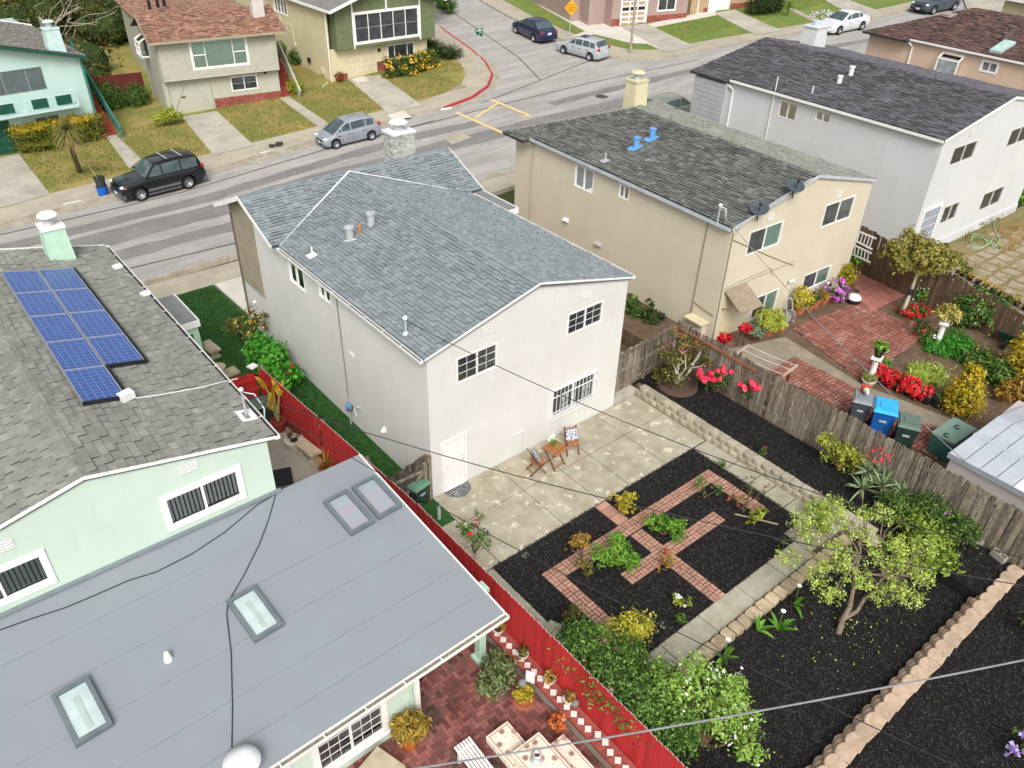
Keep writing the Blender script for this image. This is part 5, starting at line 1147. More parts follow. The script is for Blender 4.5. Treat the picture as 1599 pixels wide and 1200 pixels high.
# bay window on its side wall
P = FA.p(.0, 4.35, 0); mb = MB(); z0, z1 = 3.75, 4.95
for v in (3.2, 4.5):
    for a, b in (((0, z0), (-.5, z0)), ((-.5, z0), (-.5, z1-.3)), ((-.5, z1-.3), (0, z1))): mb.beam(FA.p(a[0], v, a[1]), FA.p(b[0], v, b[1]), .09, .09)
for u, z in ((-.5, z0), (-.5, z1-.3), (-.5, z0+.45)): mb.beam(FA.p(u, 3.2, z), FA.p(u, 4.5, z), .09, .09)
mb.beam(FA.p(-.5, 3.85, z0), FA.p(-.5, 3.85, z0+.45), .08, .08); by = part('bay_window', mb, m_white, HA)
for quad in ([(-.5, 3.2, z0), (-.5, 4.5, z0), (-.5, 4.5, z1-.3), (-.5, 3.2, z1-.3)], [(-.5, 3.2, z1-.3), (-.5, 4.5, z1-.3), (0, 4.5, z1), (0, 3.2, z1)], [(0, 3.2, z0), (-.5, 3.2, z0), (-.5, 3.2, z1-.3), (0, 3.2, z1)]):
    mb = MB(); mb.poly([FA.p(*k) for k in quad]); part('pane', mb, m_glass_d, by)
mb = MB(); FA.box(mb, -.02, 0, 3.25, 4.45, z0, z1); part('backing', mb, m_dark, by)
window(HA, FA.p(.5, 5.0, 0), FA.W, -FA.U, .5, 1.3, 4.0, 4.9, 1, (2, 2), trim=.05)
mb = MB(); mb.tube([FA.p(-.04, 5.0, .5), FA.p(-.04, 5.0, 5.0)], .03, 5); part('downpipe', mb, m_sidA, HA)
# stairs on the right of the grey house
m_redst = M('red_step_paint', '9a4238', '853830', rough=.8, sc=3)
st = thing('stairs', 'red painted steps with pale handrail between the grey and the cream house', 'stairs', FA.p(8, 0, .7))
for i in range(13):
    mb = MB(); FA.box(mb, WA+.05, WA+1.05, -.6+i*.27, -.6+(i+1)*.27, .55, .85+i*.175); part('step', mb, m_redst, st)
mb = MB(); mb.beam(FA.p(WA+1.12, -.7, 1.2), FA.p(WA+1.12, 3.0, 3.7), .12, .75); part('handrail', mb, m_greyA, st)
# cream and olive house -------------------------------------------------------------
FBb = Fr(18.45, 39.4, 0); m_creamB = stucco('cream_stucco', 'd8cdaa', 'ccc09c'); m_olive = M('olive_siding', '6f7858', '646d4f', rough=.8); m_creamT = M('cream_trim', 'd6cbab', rough=.7)
HBb = thing('house', 'cream house with olive green siding and a row of five white windows', 'house', FBb.p(4, 5, 1.2))
gB = [(1.28, 3.68, 1.15, 3.28), (4.75, 7.1, 2.2, 3.22)]; wb = MB()
wall(wb, FBb.o, FBb.U, -FBb.W, 8.3, .6, 3.5, gB); wall(wb, FBb.o, FBb.W, -FBb.U, 16, .6, 6.1, [(6.2, 8.4, 4.75, 5.75)]); wall(wb, FBb.p(8.3, 0, 0), FBb.W, FBb.U, 16, .6, 6.1, []); part('wall', wb, m_creamB, HBb)
uB = (1.8, 7.25, 3.78, 5.75); mb = MB(); wall(mb, FBb.p(.3, -.55, 0), FBb.U, -FBb.W, 8.4, 3.48, 6.3, [(uB[0]-.3, uB[1]-.3, uB[2], uB[3])], top=[(0, 6.3), (8.4, 6.3), (4.2, 7.6)]); wall(mb, FBb.p(.3, -.55, 0), FBb.W, -FBb.U, 2.2, 3.48, 6.2); wall(mb, FBb.p(8.7, -.55, 0), FBb.W, FBb.U, 2.2, 3.48, 6.2); mb.obox(FBb.p(.3, -.55, 3.47), FBb.U*8.4, FBb.W*.55, UP*.02); mb.obox(FBb.p(.3, 1.6, 3.48), FBb.U*.02, FBb.W*.05, UP*2.6); part('upper_wall', mb, m_olive, HBb)
lap(HBb, FBb, .3, 1.62, 3.5, 6.2, m_olive, d=.55, h=.2); lap(HBb, FBb, 7.42, 8.7, 3.5, 6.2, m_olive, d=.55, h=.2)
lap(HBb, FBb, -.55, 1.6, 3.5, 6.1, m_olive, d=.3, h=.2, axis='left')
window(HBb, FBb.p(0, -.55, 0), FBb.U, -FBb.W, *uB, 5, (1, 2), fr=.09, trim=.1, mat=m_white, glass=m_glass_d)
mb = MB()
for a in (uB[0]-.16, uB[1]+.06): fbox(mb, FBb.p(0, -.55, 0), FBb.U, -FBb.W, a, a+.11, 3.45, 6.6, .0, .05)
fbox(mb, FBb.p(0, -.55, 0), FBb.U, -FBb.W, 4.45, 4.57, 5.85, 7.3, .0, .045); part('corner_board', mb, m_white, HBb)
mb = MB(); fbox(mb, FBb.o, FBb.U, -FBb.W, 1.28, 3.68, 1.15, 3.28, -.06, -.02); gd_ = part('garage_door', mb, m_creamT, HBb); mb = MB()
for z in (1.55, 1.98, 2.4, 2.85): fbox(mb, FBb.o, FBb.U, -FBb.W, 1.3, 3.66, z, z+.02, -.021, -.012)
part('panel_line', mb, M('cream_shadow', 'b9ad8b', rough=.8), gd_)
window(HBb, FBb.o, FBb.U, -FBb.W, *gB[1], 3, None, ratios=[1, 2, 1], fr=.06, trim=.05); 
mb = MB(); fbox(mb, FBb.o, FBb.U, -FBb.W, 3.9, 4.1, 2.9, 3.1, 0, .1); part('porch_light', mb, m_black, HBb)
brickface(HBb, FBb, .55, 1.22, 1.0, 1.75); brickface(HBb, FBb, 3.75, 4.6, 1.0, 2.2)
window(HBb, FBb.o, FBb.W, -FBb.U, 6.2, 8.4, 4.75, 5.75, 4, (1, 2), trim=.05)
mb = MB(); mb.slab([FBb.p(-.35, -1.2, 6.2), FBb.p(4.5, -1.2, 7.75), FBb.p(4.5, 16, 7.75), FBb.p(-.35, 16, 6.2)], .14); mb.slab([FBb.p(4.5, -1.2, 7.75), FBb.p(9.35, -1.2, 6.2), FBb.p(9.35, 16, 6.2), FBb.p(4.5, 16, 7.75)], .14); part('roof', mb, M('grey_brown_roof', '83807c', '74716d', rough=.95, sc=3, bump=.3, bsc=40), HBb)
mb = MB(); mb.beam(FBb.p(-.37, -1.22, 6.14), FBb.p(4.5, -1.22, 7.69), .05, .2); mb.beam(FBb.p(9.37, -1.22, 6.14), FBb.p(4.5, -1.22, 7.69), .05, .2); mb.beam(FBb.p(-.4, -1.2, 6.14), FBb.p(-.4, 16, 6.14), .08, .16); part('fascia', mb, m_white, HBb)
mb = MB(); mb.tube([FBb.p(-.05, .15, 6.0), FBb.p(-.05, .15, .9)], .045, 6); part('downpipe', mb, m_white, HBb); mb = MB(); mb.tube([FBb.p(-.05, .5, 1.25), FBb.p(-1.2, -.6, 1.2)], .04, 6); part('downpipe', mb, m_white, HBb)
for v, z, w_ in ((3.2, 2.0, .3), (5.3, 2.7, .25), (7.5, 4.2, .2), (1.2, 1.6, .35)): mb = MB(); FBb.box(mb, -.14, 0, v, v+w_, z, z+w_); part('wall_box', mb, m_creamT if v != 3.2 else m_black, HBb)
mb = MB(); FBb.box(mb, -.05, 0, 5.6, 6.5, 2.0, 4.2); part('side_door', mb, m_creamT, HBb)
# teal house -----------------------------------------------------------------------
FT = Fr(-9.2, 38.3, 3); m_teal = stucco('pale_teal_stucco', 'bcd6ce', 'b1ccc4'); m_tealT = M('pale_teal_paint', 'c4dcd7', rough=.6); m_dgreen = M('dark_green_paint', '1f5644', '194a3a', rough=.6)
HT = thing('house', 'pale teal house with dark green garage door and balcony, top left corner', 'house', FT.p(5, 5, .3)); wb = MB()
TW = 11.1; rT = 5.5
tz = lambda u: 5.3+(TW-u)*.265 if u > rT else 5.3+u*.265
wT = [(5.7, 8.95, 3.7, 4.95), (7.75, 9.15, 1.62, 2.25)]
wall(wb, FT.o, FT.U, -FT.W, TW, -.1, 5.3, wT+[(2.9, 6.45, .2, 2.36)], top=[(0, 5.3), (TW, 5.3), (rT, 5.3+rT*.265)]); wall(wb, FT.p(TW, 0, 0), FT.W, FT.U, 13, -.1, 5.3, []); wall(wb, FT.o, FT.W, -FT.U, 13, -.1, 5.3, []); wall(wb, FT.p(0, 13, 0), FT.U, FT.W, TW, -.1, 5.3, []); part('wall', wb, m_teal, HT)
m_gcur2 = M('grey_lace_curtain', 'c8d4d6', 'b0bec1', rough=.9, sc=3)
window(HT, FT.o, FT.U, -FT.W, *wT[0], 3, None, ratios=[1, 1.2, .8], mat=M('grey_frame', '8d9592', rough=.6), blind=('curtain_or_dim_backing', m_gcur2, 1), glass=m_glass, fr=.04); window(HT, FT.o, FT.U, -FT.W, *wT[1], 2, None, mat=m_tealT, blind=('curtain_or_dim_backing', m_gcur2, .6))
mb = MB(); fbox(mb, FT.o, FT.U, -FT.W, 2.9, 6.45, .2, 2.36, -.08, -.03); gd_ = part('garage_door', mb, m_dgreen, HT); mb = MB()
for z in (.62, 1.05, 1.5, 1.93): fbox(mb, FT.o, FT.U, -FT.W, 2.92, 6.43, z, z+.03, -.03, -.02)
part('panel_line', mb, M('black_green', '143a2d', rough=.7), gd_)
mb = MB(); FT.box(mb, 4.5, 10.2, -.75, 0, 2.62, 2.72); part('balcony_floor', mb, m_tealT, HT); mb = MB()
for z in (2.76, 3.45): mb.beam(FT.p(4.5, -.72, z), FT.p(10.2, -.72, z), .05, .06); mb.beam(FT.p(10.2, -.72, z), FT.p(10.2, 0, z), .05, .06)
for u in (4.5, 7.4, 10.2): mb.beam(FT.p(u, -.72, 2.7), FT.p(u, -.72, 3.5), .06, .06)
mb.beam(FT.p(4.5, -.72, 3.1), FT.p(10.2, -.72, 3.1), .03, .03); bl = part('balcony_rail', mb, m_tealT, HT)
for u in (4.75, 5.95, 7.75, 9.05):
    mb = MB(); FT.box(mb, u, u+.85, -.76, -.70, 2.88, 3.4); part('rail_panel', mb, m_dgreen, bl)
RT = part('roof', MB().obox(FT.p(.2, .2, 5.1), FT.U*10, FT.W*12, UP*.03), m_un_dark, HT); m_sh_T = M('rough_grey_shingle', '86827a', '726e67', rough=.95, sc=1.5, c3='99958b', sc3=6, bump=.4, bsc=60, rv=.2, world=True)
sT = V(-FT.U*1+UP*.265).normalized(); LT = math.hypot(1, .265)*(TW-rT+.3)
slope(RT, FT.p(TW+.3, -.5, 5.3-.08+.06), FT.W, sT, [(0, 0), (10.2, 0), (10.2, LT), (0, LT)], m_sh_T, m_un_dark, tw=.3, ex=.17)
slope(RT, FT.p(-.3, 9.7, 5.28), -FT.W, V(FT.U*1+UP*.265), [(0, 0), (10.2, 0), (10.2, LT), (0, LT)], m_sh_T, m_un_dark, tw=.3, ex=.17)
mb = MB(); mb.beam(FT.p(TW+.3, -.53, 5.18), FT.p(rT, -.53, 5.22+(TW-rT)*.265), .05, .16); mb.beam(FT.p(TW+.33, -.5, 5.2), FT.p(TW+.33, 9.7, 5.2), .06, .14); part('fascia', mb, m_dgreen, RT)
mb = MB(); mb.beam(FT.p(TW+.3, 9.72, 5.3), FT.p(rT, 9.72, 5.38+(TW-rT)*.265), .1, .16); part('rake_board', mb, m_white, RT)
q = at(94, 80, 5.9); chimney(HT, (q.x+.1, q.y+1.5), .75, .65, 5.5, 6.8, m_tealT, m_tealT, rz=FT.a, taper=.2)
stt = thing('stairs', 'red steps with a teal handrail beside the pale teal house', 'stairs', FT.p(TW+.6, 0, .2))
for i in range(14):
    mb = MB(); FT.box(mb, TW+.03, TW+.95, -.5+i*.3, -.5+(i+1)*.3, .1, .45+i*.19); part('step', mb, m_redst, stt)
m_tealrail = M('teal_rail_paint', '3f7c76', '36706a', rough=.6)
mb = MB(); mb.beam(FT.p(TW+1.0, -.9, .9), FT.p(TW+1.0, 4.2, 4.3), .1, .45); mb.beam(FT.p(TW+1.0, -.9, .1), FT.p(TW+1.0, -.9, 1.1), .12, .12); mb.beam(FT.p(TW+.95, 4.2, 1), FT.p(TW+.95, 4.2, 5.2), .12, .12); mb.beam(FT.p(TW+.05, -.1, 5.2), FT.p(TW+.05, -.1, .9), .1, .1); part('handrail', mb, m_tealrail, stt)
# red gate wall between teal and grey houses, grey stepped wall
FG = Fr(2.6, 44.6, -8); mb = MB(); FG.box(mb, 0.2, 4.05, 0, .1, .4, 2.6); single('fence', mb, M('dark_red_boards', '6d2f2c', '5a2624', rough=.8, sc=4, stretch=(6, 6, .5)), 'dark red board fence between the teal and grey houses', 'fence', FG.p(2, 0, .4))
mb = MB(); pts = [FG.p(.3, 0.1, 0), FG.p(-.6, 12, 0)]
for i in range(6):
    a, b = pts[0].lerp(pts[1], i/6), pts[0].lerp(pts[1], (i+1)/6); d = b-a; mb.obox(V((a.x, a.y, .3)), d, V((.18, 0, 0)), UP*(2.3+.35*i)); 
single('garden_wall', mb, M('weathered_grey_wall', 'a39d90', '8b8578', rough=.9, sc=2), 'stepped pale grey garden wall behind the round hedges', 'wall', pts[0])
# taupe house on the far corner -----------------------------------------------------
FCc = Fr(45.0, 37.6, -14); m_taupe = stucco('taupe_stucco', 'a8938a', '9c877e'); m_garc = M('tan_garage_panel', 'b99c7d', rough=.8)
HC = thing('house', 'taupe house with brick base and white-framed garage door on the street corner', 'house', FCc.p(4, 4, 2.5)); wb = MB()
cW = 8.0; ch_ = [(1.0, 3.55, 2.4, 4.6), (4.75, 6.65, 3.58, 4.85)]
wall(wb, FCc.o, FCc.U, -FCc.W, cW, 1.8, 7.0, ch_); wall(wb, FCc.p(cW, 0, 0), FCc.W, FCc.U, 9, 1.8, 7, []); wall(wb, FCc.o, FCc.W, -FCc.U, 1.2, 1.8, 7, []); wall(wb, FCc.p(-1.6, 1.2, 0), FCc.U, -FCc.W, 1.6, 1.8, 7); wall(wb, FCc.p(-1.6, 1.2, 0), FCc.W, -FCc.U, 1.6, 1.8, 7); wall(wb, FCc.p(-2.4, 2.8, 0), FCc.U, -FCc.W, .8, 1.8, 7); wall(wb, FCc.p(-2.4, 2.8, 0), FCc.W, -FCc.U, 9, 1.8, 7); part('wall', wb, m_taupe, HC)
mb = MB(); fbox(mb, FCc.o, FCc.U, -FCc.W, 1.0, 3.55, 2.4, 4.6, -.08, -.05); gd_ = part('garage_door', mb, m_white, HC)
for i in range(3):
    for j in range(5):
        a, z = 1.1+i*.82, 2.5+j*.42; mb = MB(); fbox(mb, FCc.o, FCc.U, -FCc.W, a, a+.68, z, z+.28, -.05, -.035); part('panel', mb, m_dark if j == 3 else m_garc, gd_)
mb = MB(); fbox(mb, FCc.o, FCc.U, -FCc.W, .88, 1.0, 2.4, 4.7, -.05, .03); fbox(mb, FCc.o, FCc.U, -FCc.W, 3.55, 3.67, 2.4, 4.7, -.05, .03); part('door_frame', mb, m_white, gd_)
window(HC, FCc.o, FCc.U, -FCc.W, *ch_[1], 2, None, fr=.07, trim=.06)
brickface(HC, FCc, 3.7, cW, 2.3, 3.25); brickface(HC, FCc, 0.0, .88, 2.3, 3.2)
mb = MB(); mb.obox(FCc.p(-2.4, 0, 7), FCc.U*10.4, FCc.W*11, UP*.1); part('roof', mb, m_un_dark, HC)
# brown house right of it
FD = Fr(53.9, 36.2, -12); HD = thing('house', 'light brown house with white garage door, partly cut by the top edge', 'house', FD.p(4, 3, 2.9)); wb = MB(); dh = [(2.05, 4.6, 2.8, 5.0)]
wall(wb, FD.o, FD.U, -FD.W, 10.5, 2.2, 7, dh); wall(wb, FD.o, FD.W, -FD.U, 9, 2.2, 7); wall(wb, FD.p(10.5, 0, 0), FD.W, FD.U, 9, 2.2, 7); part('wall', wb, stucco('light_brown_stucco', 'b39a7c', 'a68d70'), HD)
mb = MB(); fbox(mb, FD.o, FD.U, -FD.W, *dh[0], -.06, -.03); gd_ = part('garage_door', mb, m_white, HD); mb = MB()
for k in range(1, 8): fbox(mb, FD.o, FD.U, -FD.W, 2.07, 4.58, 2.8+k*.28, 2.82+k*.28, -.03, -.02)
part('panel_line', mb, m_louv, gd_)
brickface(HD, FD, 4.7, 8.5, 2.6, 3.6); brickface(HD, FD, 1.5, 2.0, 2.6, 3.4)
mb = MB(); mb.tube([FD.p(.8, -.05, 2.7), FD.p(.8, -.05, 7)], .06, 6); part('downpipe', mb, m_white, HD)
mb = MB(); mb.obox(FD.p(0, 0, 7), FD.U*10.5, FD.W*9, UP*.1); part('roof', mb, m_un_dark, HD)
# ------------------------------------------------------------------ fences and walls
def wood(name, c, c2, c3): 
    return M(name, c, c2, rough=.9, sc=1.6, lo=.35, hi=.65, c3=c3, sc3=7, lo3=.52, hi3=.7, stretch=(6, 6, .7), rv=.3, bump=.3, bsc=25, world=True)
m_redf = M('red_fence_paint', 'c23434', 'a82a2d', rough=.75, sc=1.2, stretch=(6, 6, .6), c3='b8433c', sc3=5, lo3=.58, hi3=.75, rv=.12, world=True)
m_raw = M('bare_wood_edge', 'b9ada2', '9d9187', rough=.9, sc=4)
m_wgrey = wood('weathered_board', '85796a', '5a5046', 'bdb29f'); m_wold = wood('old_board', '7a6c5c', '5a4f43', '8d8170'); m_wbr = wood('brown_board', '66513f', '523f31', '7b6a58')
def fence(label, line, zb, zt, mat, bw=.14, gap=.006, th=.02, side=1, dog=True, two=None, rails=(.35, 1.5), jit=.02, posts=2.4, group=None, railmat=None, postmat=None, name='fence', lean=.012, cat='fence'):
    """line of (x, y); zb/zt functions of arclength fraction"""
    L = [V((x, y, 0)) for x, y in line]; tot = sum((L[i+1]-L[i]).length for i in range(len(L)-1))
    f = thing(name, label, cat, (L[0].x, L[0].y, zb(0)), group); s = 0.0; meshes = {}
    for i in range(len(L)-1):
        a, b = L[i], L[i+1]; d = (b-a).normalized(); ln = (b-a).length; n = int(ln/(bw+gap)); nn = V((-d.y, d.x, 0))*side; ang = math.atan2(d.y, d.x)
        for k in range(n):
            t = (s+(k+.5)*(bw+gap))/tot; z0, z1 = zb(t), zt(t); h = round((z1-z0)*25)/25
            if h not in meshes:
                mb = MB(); w_ = bw/2; e = .035 if dog else 0
                pr = [(-w_, 0), (w_, 0), (w_, h-e*1.2), (w_-e, h), (-w_+e, h), (-w_, h-e*1.2)] if dog else [(-w_, 0), (w_, 0), (w_, h), (-w_, h)]
                K = len(pr); vs = [(x, -th/2, z) for x, z in pr]+[(x, th/2, z) for x, z in pr]
                mb.add(vs, [tuple(range(K))], m=0); mb.add(vs, [tuple(range(2*K-1, K-1, -1))], m=1 if two else 0); mb.add(vs, [(j, K+j, K+(j+1) % K, (j+1) % K) for j in range(K) if 2 <= j <= 4 and dog], m=1 if two else 0); mb.add(vs, [(j, K+j, K+(j+1) % K, (j+1) % K) for j in range(K) if not (2 <= j <= 4 and dog)])
                me = mb.mesh('board'); me.materials.append(mat)
                if two: me.materials.append(two)
                meshes[h] = me
            p = a+d*((k+.5)*(bw+gap)); piece('board', meshes[h], f, (p.x, p.y, z0+rng.uniform(-jit, jit)), (rng.uniform(-lean, lean), rng.uniform(-lean, lean), ang+rng.uniform(-.01, .01)))
        for rz in rails:
            mb = MB(); za, zc = zb(s/tot)+rz, zb((s+ln)/tot)+rz; q = nn*(th/2+.022); mb.beam(V((a.x, a.y, za))+q, V((b.x, b.y, zc))+q, .04, .09); part('rail', mb, railmat or mat, f)
        if posts:
            m_ = max(1, int(ln/posts))
            for k in range(m_+1):
                p = a+d*(ln*k/m_)+nn*(th/2+.09); t = (s+ln*k/m_)/tot; mb = MB(); mb.cbox((p.x, p.y, (zb(t)+zt(t))/2-.05), .09, .09, zt(t)-zb(t)-.02, ang); part('post', mb, postmat or mat, f)
        s += ln
    return f
c_ = lambda v: (lambda t: v)
lin_ = lambda a, b: (lambda t: a+(b-a)*t)
fence('long red board fence along the green house garden, weathered on its far side', [(-2.0, 7.3), (-1.78, 3.5), (-1.5, -1.5), (-1.45, -13.8)], lin_(-.04, -.04), c_(1.82), m_redf, side=1, two=m_raw, gap=.002, jit=.012, lean=.003, rails=(.3, 1.4), railmat=m_wgrey, postmat=m_wgrey)
rg = fence('dark red front fence and gate beside the green house', [(-4.66, 7.38), (-2.05, 7.32)], c_(0), lambda t: 1.62+.22*math.sin(math.pi*min(1, t*1.4)), m_redf, side=-1, rails=(.95, 1.35), posts=1.3)
mb = MB(); mb.cbox((-2.25, 7.25, 1.9), .28, .26, .05, .3); part('fence_cap', mb, m_white, rg)
gf = fence('tall weathered grey board fence behind the black mulch bed on the right', [(11.32, .35), (11.22, -4), (11.15, -14.6)], lin_(.26, .3), lin_(2.16, 2.06), m_wgrey, bw=.146, gap=.016, side=1, rails=(.4, 1.45), posts=2.4, jit=.03, lean=.018)
m_orail = M('orange_brown_rail', '9b6a4c', '84583f', rough=.85, sc=3)
mb = MB(); mb.beam((11.24, .3, 1.93), (11.2, -3.3, 1.9), .05, .09); part('top_rail', mb, m_orail, gf)
sf = fence('short weathered board fence from the white house corner to the long fence', [(7.92, .22), (11.2, .42)], c_(.3), c_(2.0), m_wgrey, bw=.135, gap=.012, side=-1, dog=False, rails=(.25, .9, 1.55), posts=1.6)
mb = MB(); mb.box(7.86, 9.0, .0, .3, -.05, .26); part('footing', mb, m_conc, sf)
m_gate = wood('dark_old_gate', '4f453e', '3a332e', '8f8a82')
lg = fence('dark old board gate with pale diagonal brace beside the white door', [(-1.35, .1), (-.1, .05)], c_(.02), lin_(1.5, 1.8), m_gate, bw=.13, side=-1, rails=(.25, 1.2), posts=0, dog=False, railmat=m_wgrey)
mb = MB(); mb.beam((-1.3, .0, .35), (-.15, -.02, 1.3), .04, .1); part('brace', mb, m_wgrey, lg)
mb = MB(); mb.box(-.12, -.02, -.06, .06, 0, 1.75); mb.box(-.3, -.2, -.08, .02, 0, 1.55); part('gate_post', mb, m_wgrey, lg)
a, b = at(1346, 352, 2.75), at(1605, 498, 1.95)
bwf = fence('dark brown board fence between the beige and white gardens', [(a.x, a.y), (b.x, b.y), (b.x+(b.x-a.x)*.5, b.y+(b.y-a.y)*.5)], c_(ZB-.2), lin_(2.75, 1.6), m_wbr, bw=.15, dog=False, side=1, posts=2.4)
ab, bb = a, b
# retaining wall of split blocks right of the patio
m_block = M('grey_split_block', 'aca390', '978e7c', rough=.95, sc=5, c3='c0b7a4', sc3=14, lo3=.55, hi3=.7, bump=.5, bsc=45, rv=.16, world=True)
m_blockt = M('tan_split_block', 'c2aa93', 'ad957e', rough=.95, sc=5, c3='8d735c', sc3=9, lo3=.55, hi3=.7, bump=.5, bsc=45, rv=.16, world=True)
def blockmesh(l, d, h, mat, bul=.05):
    mb = MB(); n = 7; e = .02
    f = [(-l/2+l*i/(n-1), -d/2-bul*(1-((2*i/(n-1)-1)**2))) for i in range(n)]; pl_ = f+[(l*.49, d/2), (-l*.49, d/2)]; K = len(pl_)
    sh = [(x*.95, y*.9) for x, y in pl_]
    mb.add([(x*.97, y*.96, 0) for x, y in pl_]+[(x, y, h*.4) for x, y in pl_]+[(x, y, h-e) for x, y in pl_]+[(x, y, h) for x, y in sh], [tuple(range(3*K, 4*K))]+[(r*K+j, r*K+(j+1) % K, (r+1)*K+(j+1) % K, (r+1)*K+j) for r in range(3) for j in range(K)])
    me = mb.mesh('block'); me.materials.append(mat); return me
bw1 = thing('retaining_wall', 'two course grey split block retaining wall beside the patio', 'retaining wall', (9.15, -4, 0))
bm_ = blockmesh(.35, .28, .2, m_block)
mb = MB(); mb.box(9.1, 9.28, -9.4, .1, -.05, .34); part('backfill', mb, m_dirt, bw1)
for crs in range(2):
    y = .05-(.18 if crs else 0)
    while y > -9.3:
        piece('block', bm_, bw1, (9.13+crs*.05+rng.uniform(-.012, .012), y-.175, crs*.2), (rng.uniform(-.02, .02), rng.uniform(-.02, .02), -math.pi/2+rng.uniform(-.06, .06))); y -= .358
mb = MB(); mb.box(8.95, 9.0, -9.3, 0, -.06, .03); part('edging', mb, M('wood_edging', '9a8a70', rough=.9), bw1)
bw2 = thing('retaining_wall', 'tan split block retaining wall crossing the black mulch at the lower right', 'retaining wall', (6.5, -12.7, 0))
bm2 = blockmesh(.41, .34, .16, m_blockt, .07)
mb = MB(); mb.box(.2, 11.1, -12.85, -12.72, -.05, .38); part('backfill', mb, m_dirt, bw2)
for crs in range(3):
    x = .3+(.2 if crs % 2 else 0)
    while x < 11.1:
        piece('block', bm2, bw2, (x, -12.48-crs*.1+rng.uniform(-.012, .012), -.03+crs*.16), (rng.uniform(-.03, .03), rng.uniform(-.03, .03), math.pi+rng.uniform(-.13, .13)), None); x += .405
# rough edging stones along the concrete strip
m_rock = M('tan_rock', 'b9a88c', '9e8d72', rough=.95, sc=4, c3='d0c2a8', sc3=9, bump=.6, bsc=25, rv=.2)
es = thing('stone_edging', 'row of rough tan edging stones beside the concrete garden strip', 'edging', (5, -8.9, 0)); x = 1.2
while x < 8.6:
    l = rng.uniform(.3, .48); mb = MB(); K_ = 8; mb.slab([V((x+l/2+l*.55*rng.uniform(.85, 1)*max(-.9, min(.9, 1.7*math.cos(a))), -8.92+.2*rng.uniform(.85, 1)*max(-.9, min(.9, 1.7*math.sin(a))), .13+rng.uniform(-.02, .02))) for a in [6.283*i/K_+.3 for i in range(K_)]], .16); part('stone', mb, m_rock, es); x += l*1.04
mb = MB(); mb.beam((6.85, -6.2, .0), (7.5, -7.3, .03), .035, .035); single('wood_stake', mb, M('pale_stake', 'b8a98c', rough=.9), 'thin pale wooden stake lying on the black mulch', 'stake', (6.85, -6.2, 0))
# brick paving in the beige garden
def loc(px, py): q = at(px, py, ZB)-FB.o; return (q.dot(FB.U), q.dot(FB.W))
gb = thing('garden_paving', None, None, FB.p(4, -4, ZB)); props(gb, kind='structure')
ccw = lambda P: P if sum(P[i-1][0]*P[i][1]-P[i][0]*P[i-1][1] for i in range(len(P))) > 0 else P[::-1]
Fm = lambda u, v, z: FB.p(u, v, z)
polyA = ccw([loc(*k) for k in ((1236, 512), (1348, 596), (1448, 522), (1345, 470))]); polyB = ccw([loc(*k) for k in ((1199, 580), (1241, 557), (1505, 690), (1462, 718))]); polyC = ccw([loc(*k) for k in ((1322, 428), (1345, 470), (1363, 486), (1424, 457), (1372, 424))])
mb = MB()
for pz in (polyA, polyB, polyC): mb.slab([FB.p(u, v, ZB-.015) for u, v in pz], .05)
part('mortar_bed', mb, m_mortar, gb)
brickwork(gb, [polyA], ZB+.005, 'basket', .15, .3, m_brick_r, 0, F=Fm, gap=.019); brickwork(gb, [polyB], ZB+.005, 'basket', .15, .3, m_brick_r, 0, F=Fm, gap=.019)
m_tiler = M('red_paving_tile', 'a66f62', '986256', rough=.85, sc=2, c3='b98779', sc3=4, rv=.1)
brickwork(gb, [polyC], ZB+.005, 'stack', .45, .45, m_tiler, 0, F=Fm, gap=.014, stuffname='tiles')
agg = [tuple(at(*k, ZB)[:2]) for k in ((1140, 545), (1226, 526), (1345, 600), (1530, 672), (1500, 690), (1241, 557), (1199, 580))]; mb = MB(); mb.slab([V((x, y, ZB-.004)) for x, y in (agg if area2(agg) else agg)][::-1], .05); struct('aggregate_path', mb, m_agg)
# metal shed at the right edge
m_shr = M('shed_roof_metal', 'b3b8be', 'a4a9b0', rough=.5, sc=1.5); m_shw = M('shed_wall', 'c3b9b4', 'b3a9a4', rough=.8, sc=1)
s0 = at(1481, 708, 2.35); s1 = at(1558, 651, 2.75); sh = thing('garden_shed', 'pale grey metal garden shed behind the fence at the right edge', 'shed', (s0.x+.5, s0.y-1, ZB)); dx = V((s1.x-s0.x, s1.y-s0.y, .4)); dy = V((-.02, -3.2, 0))
mb = MB(); n = 7
for i in range(n): mb2 = MB(); mb2.obox(s0+dy*(i/n)+dy*.004, dx, dy*(1/n-.008), UP*.03); part('roof_panel', mb2, m_whitem if i == 4 else m_shr, sh)
for i in range(n): mb2 = MB(); mb2.obox(s0+dx+dy*(i/n)+dy*.004, V((dx.x, dx.y, -.4)), dy*(1/n-.008), UP*.03); part('roof_panel', mb2, m_shr, sh)
mb = MB(); mb.obox(s0+dx*.5+dy*0-UP*.02-V((.05, 0, 0)), V((.1, 0, .01)), dy, UP*.06); part('roof_seam', mb, m_shr, sh)
mb = MB(); q = V((s0.x+.12, s0.y-.08, ZB)); mb.obox(q, V((dx.x*2-.24, 0, 0)), V((0, -3.0, 0)), UP*(2.3-ZB)); part('wall', mb, m_shw, sh)
mb = MB(); mb.obox(s0-UP*.14-V((.02, 0, 0)), V((.03, 0, 0)), dy, UP*.17); part('fascia', mb, M('shed_trim', '8f949b', rough=.6), sh)
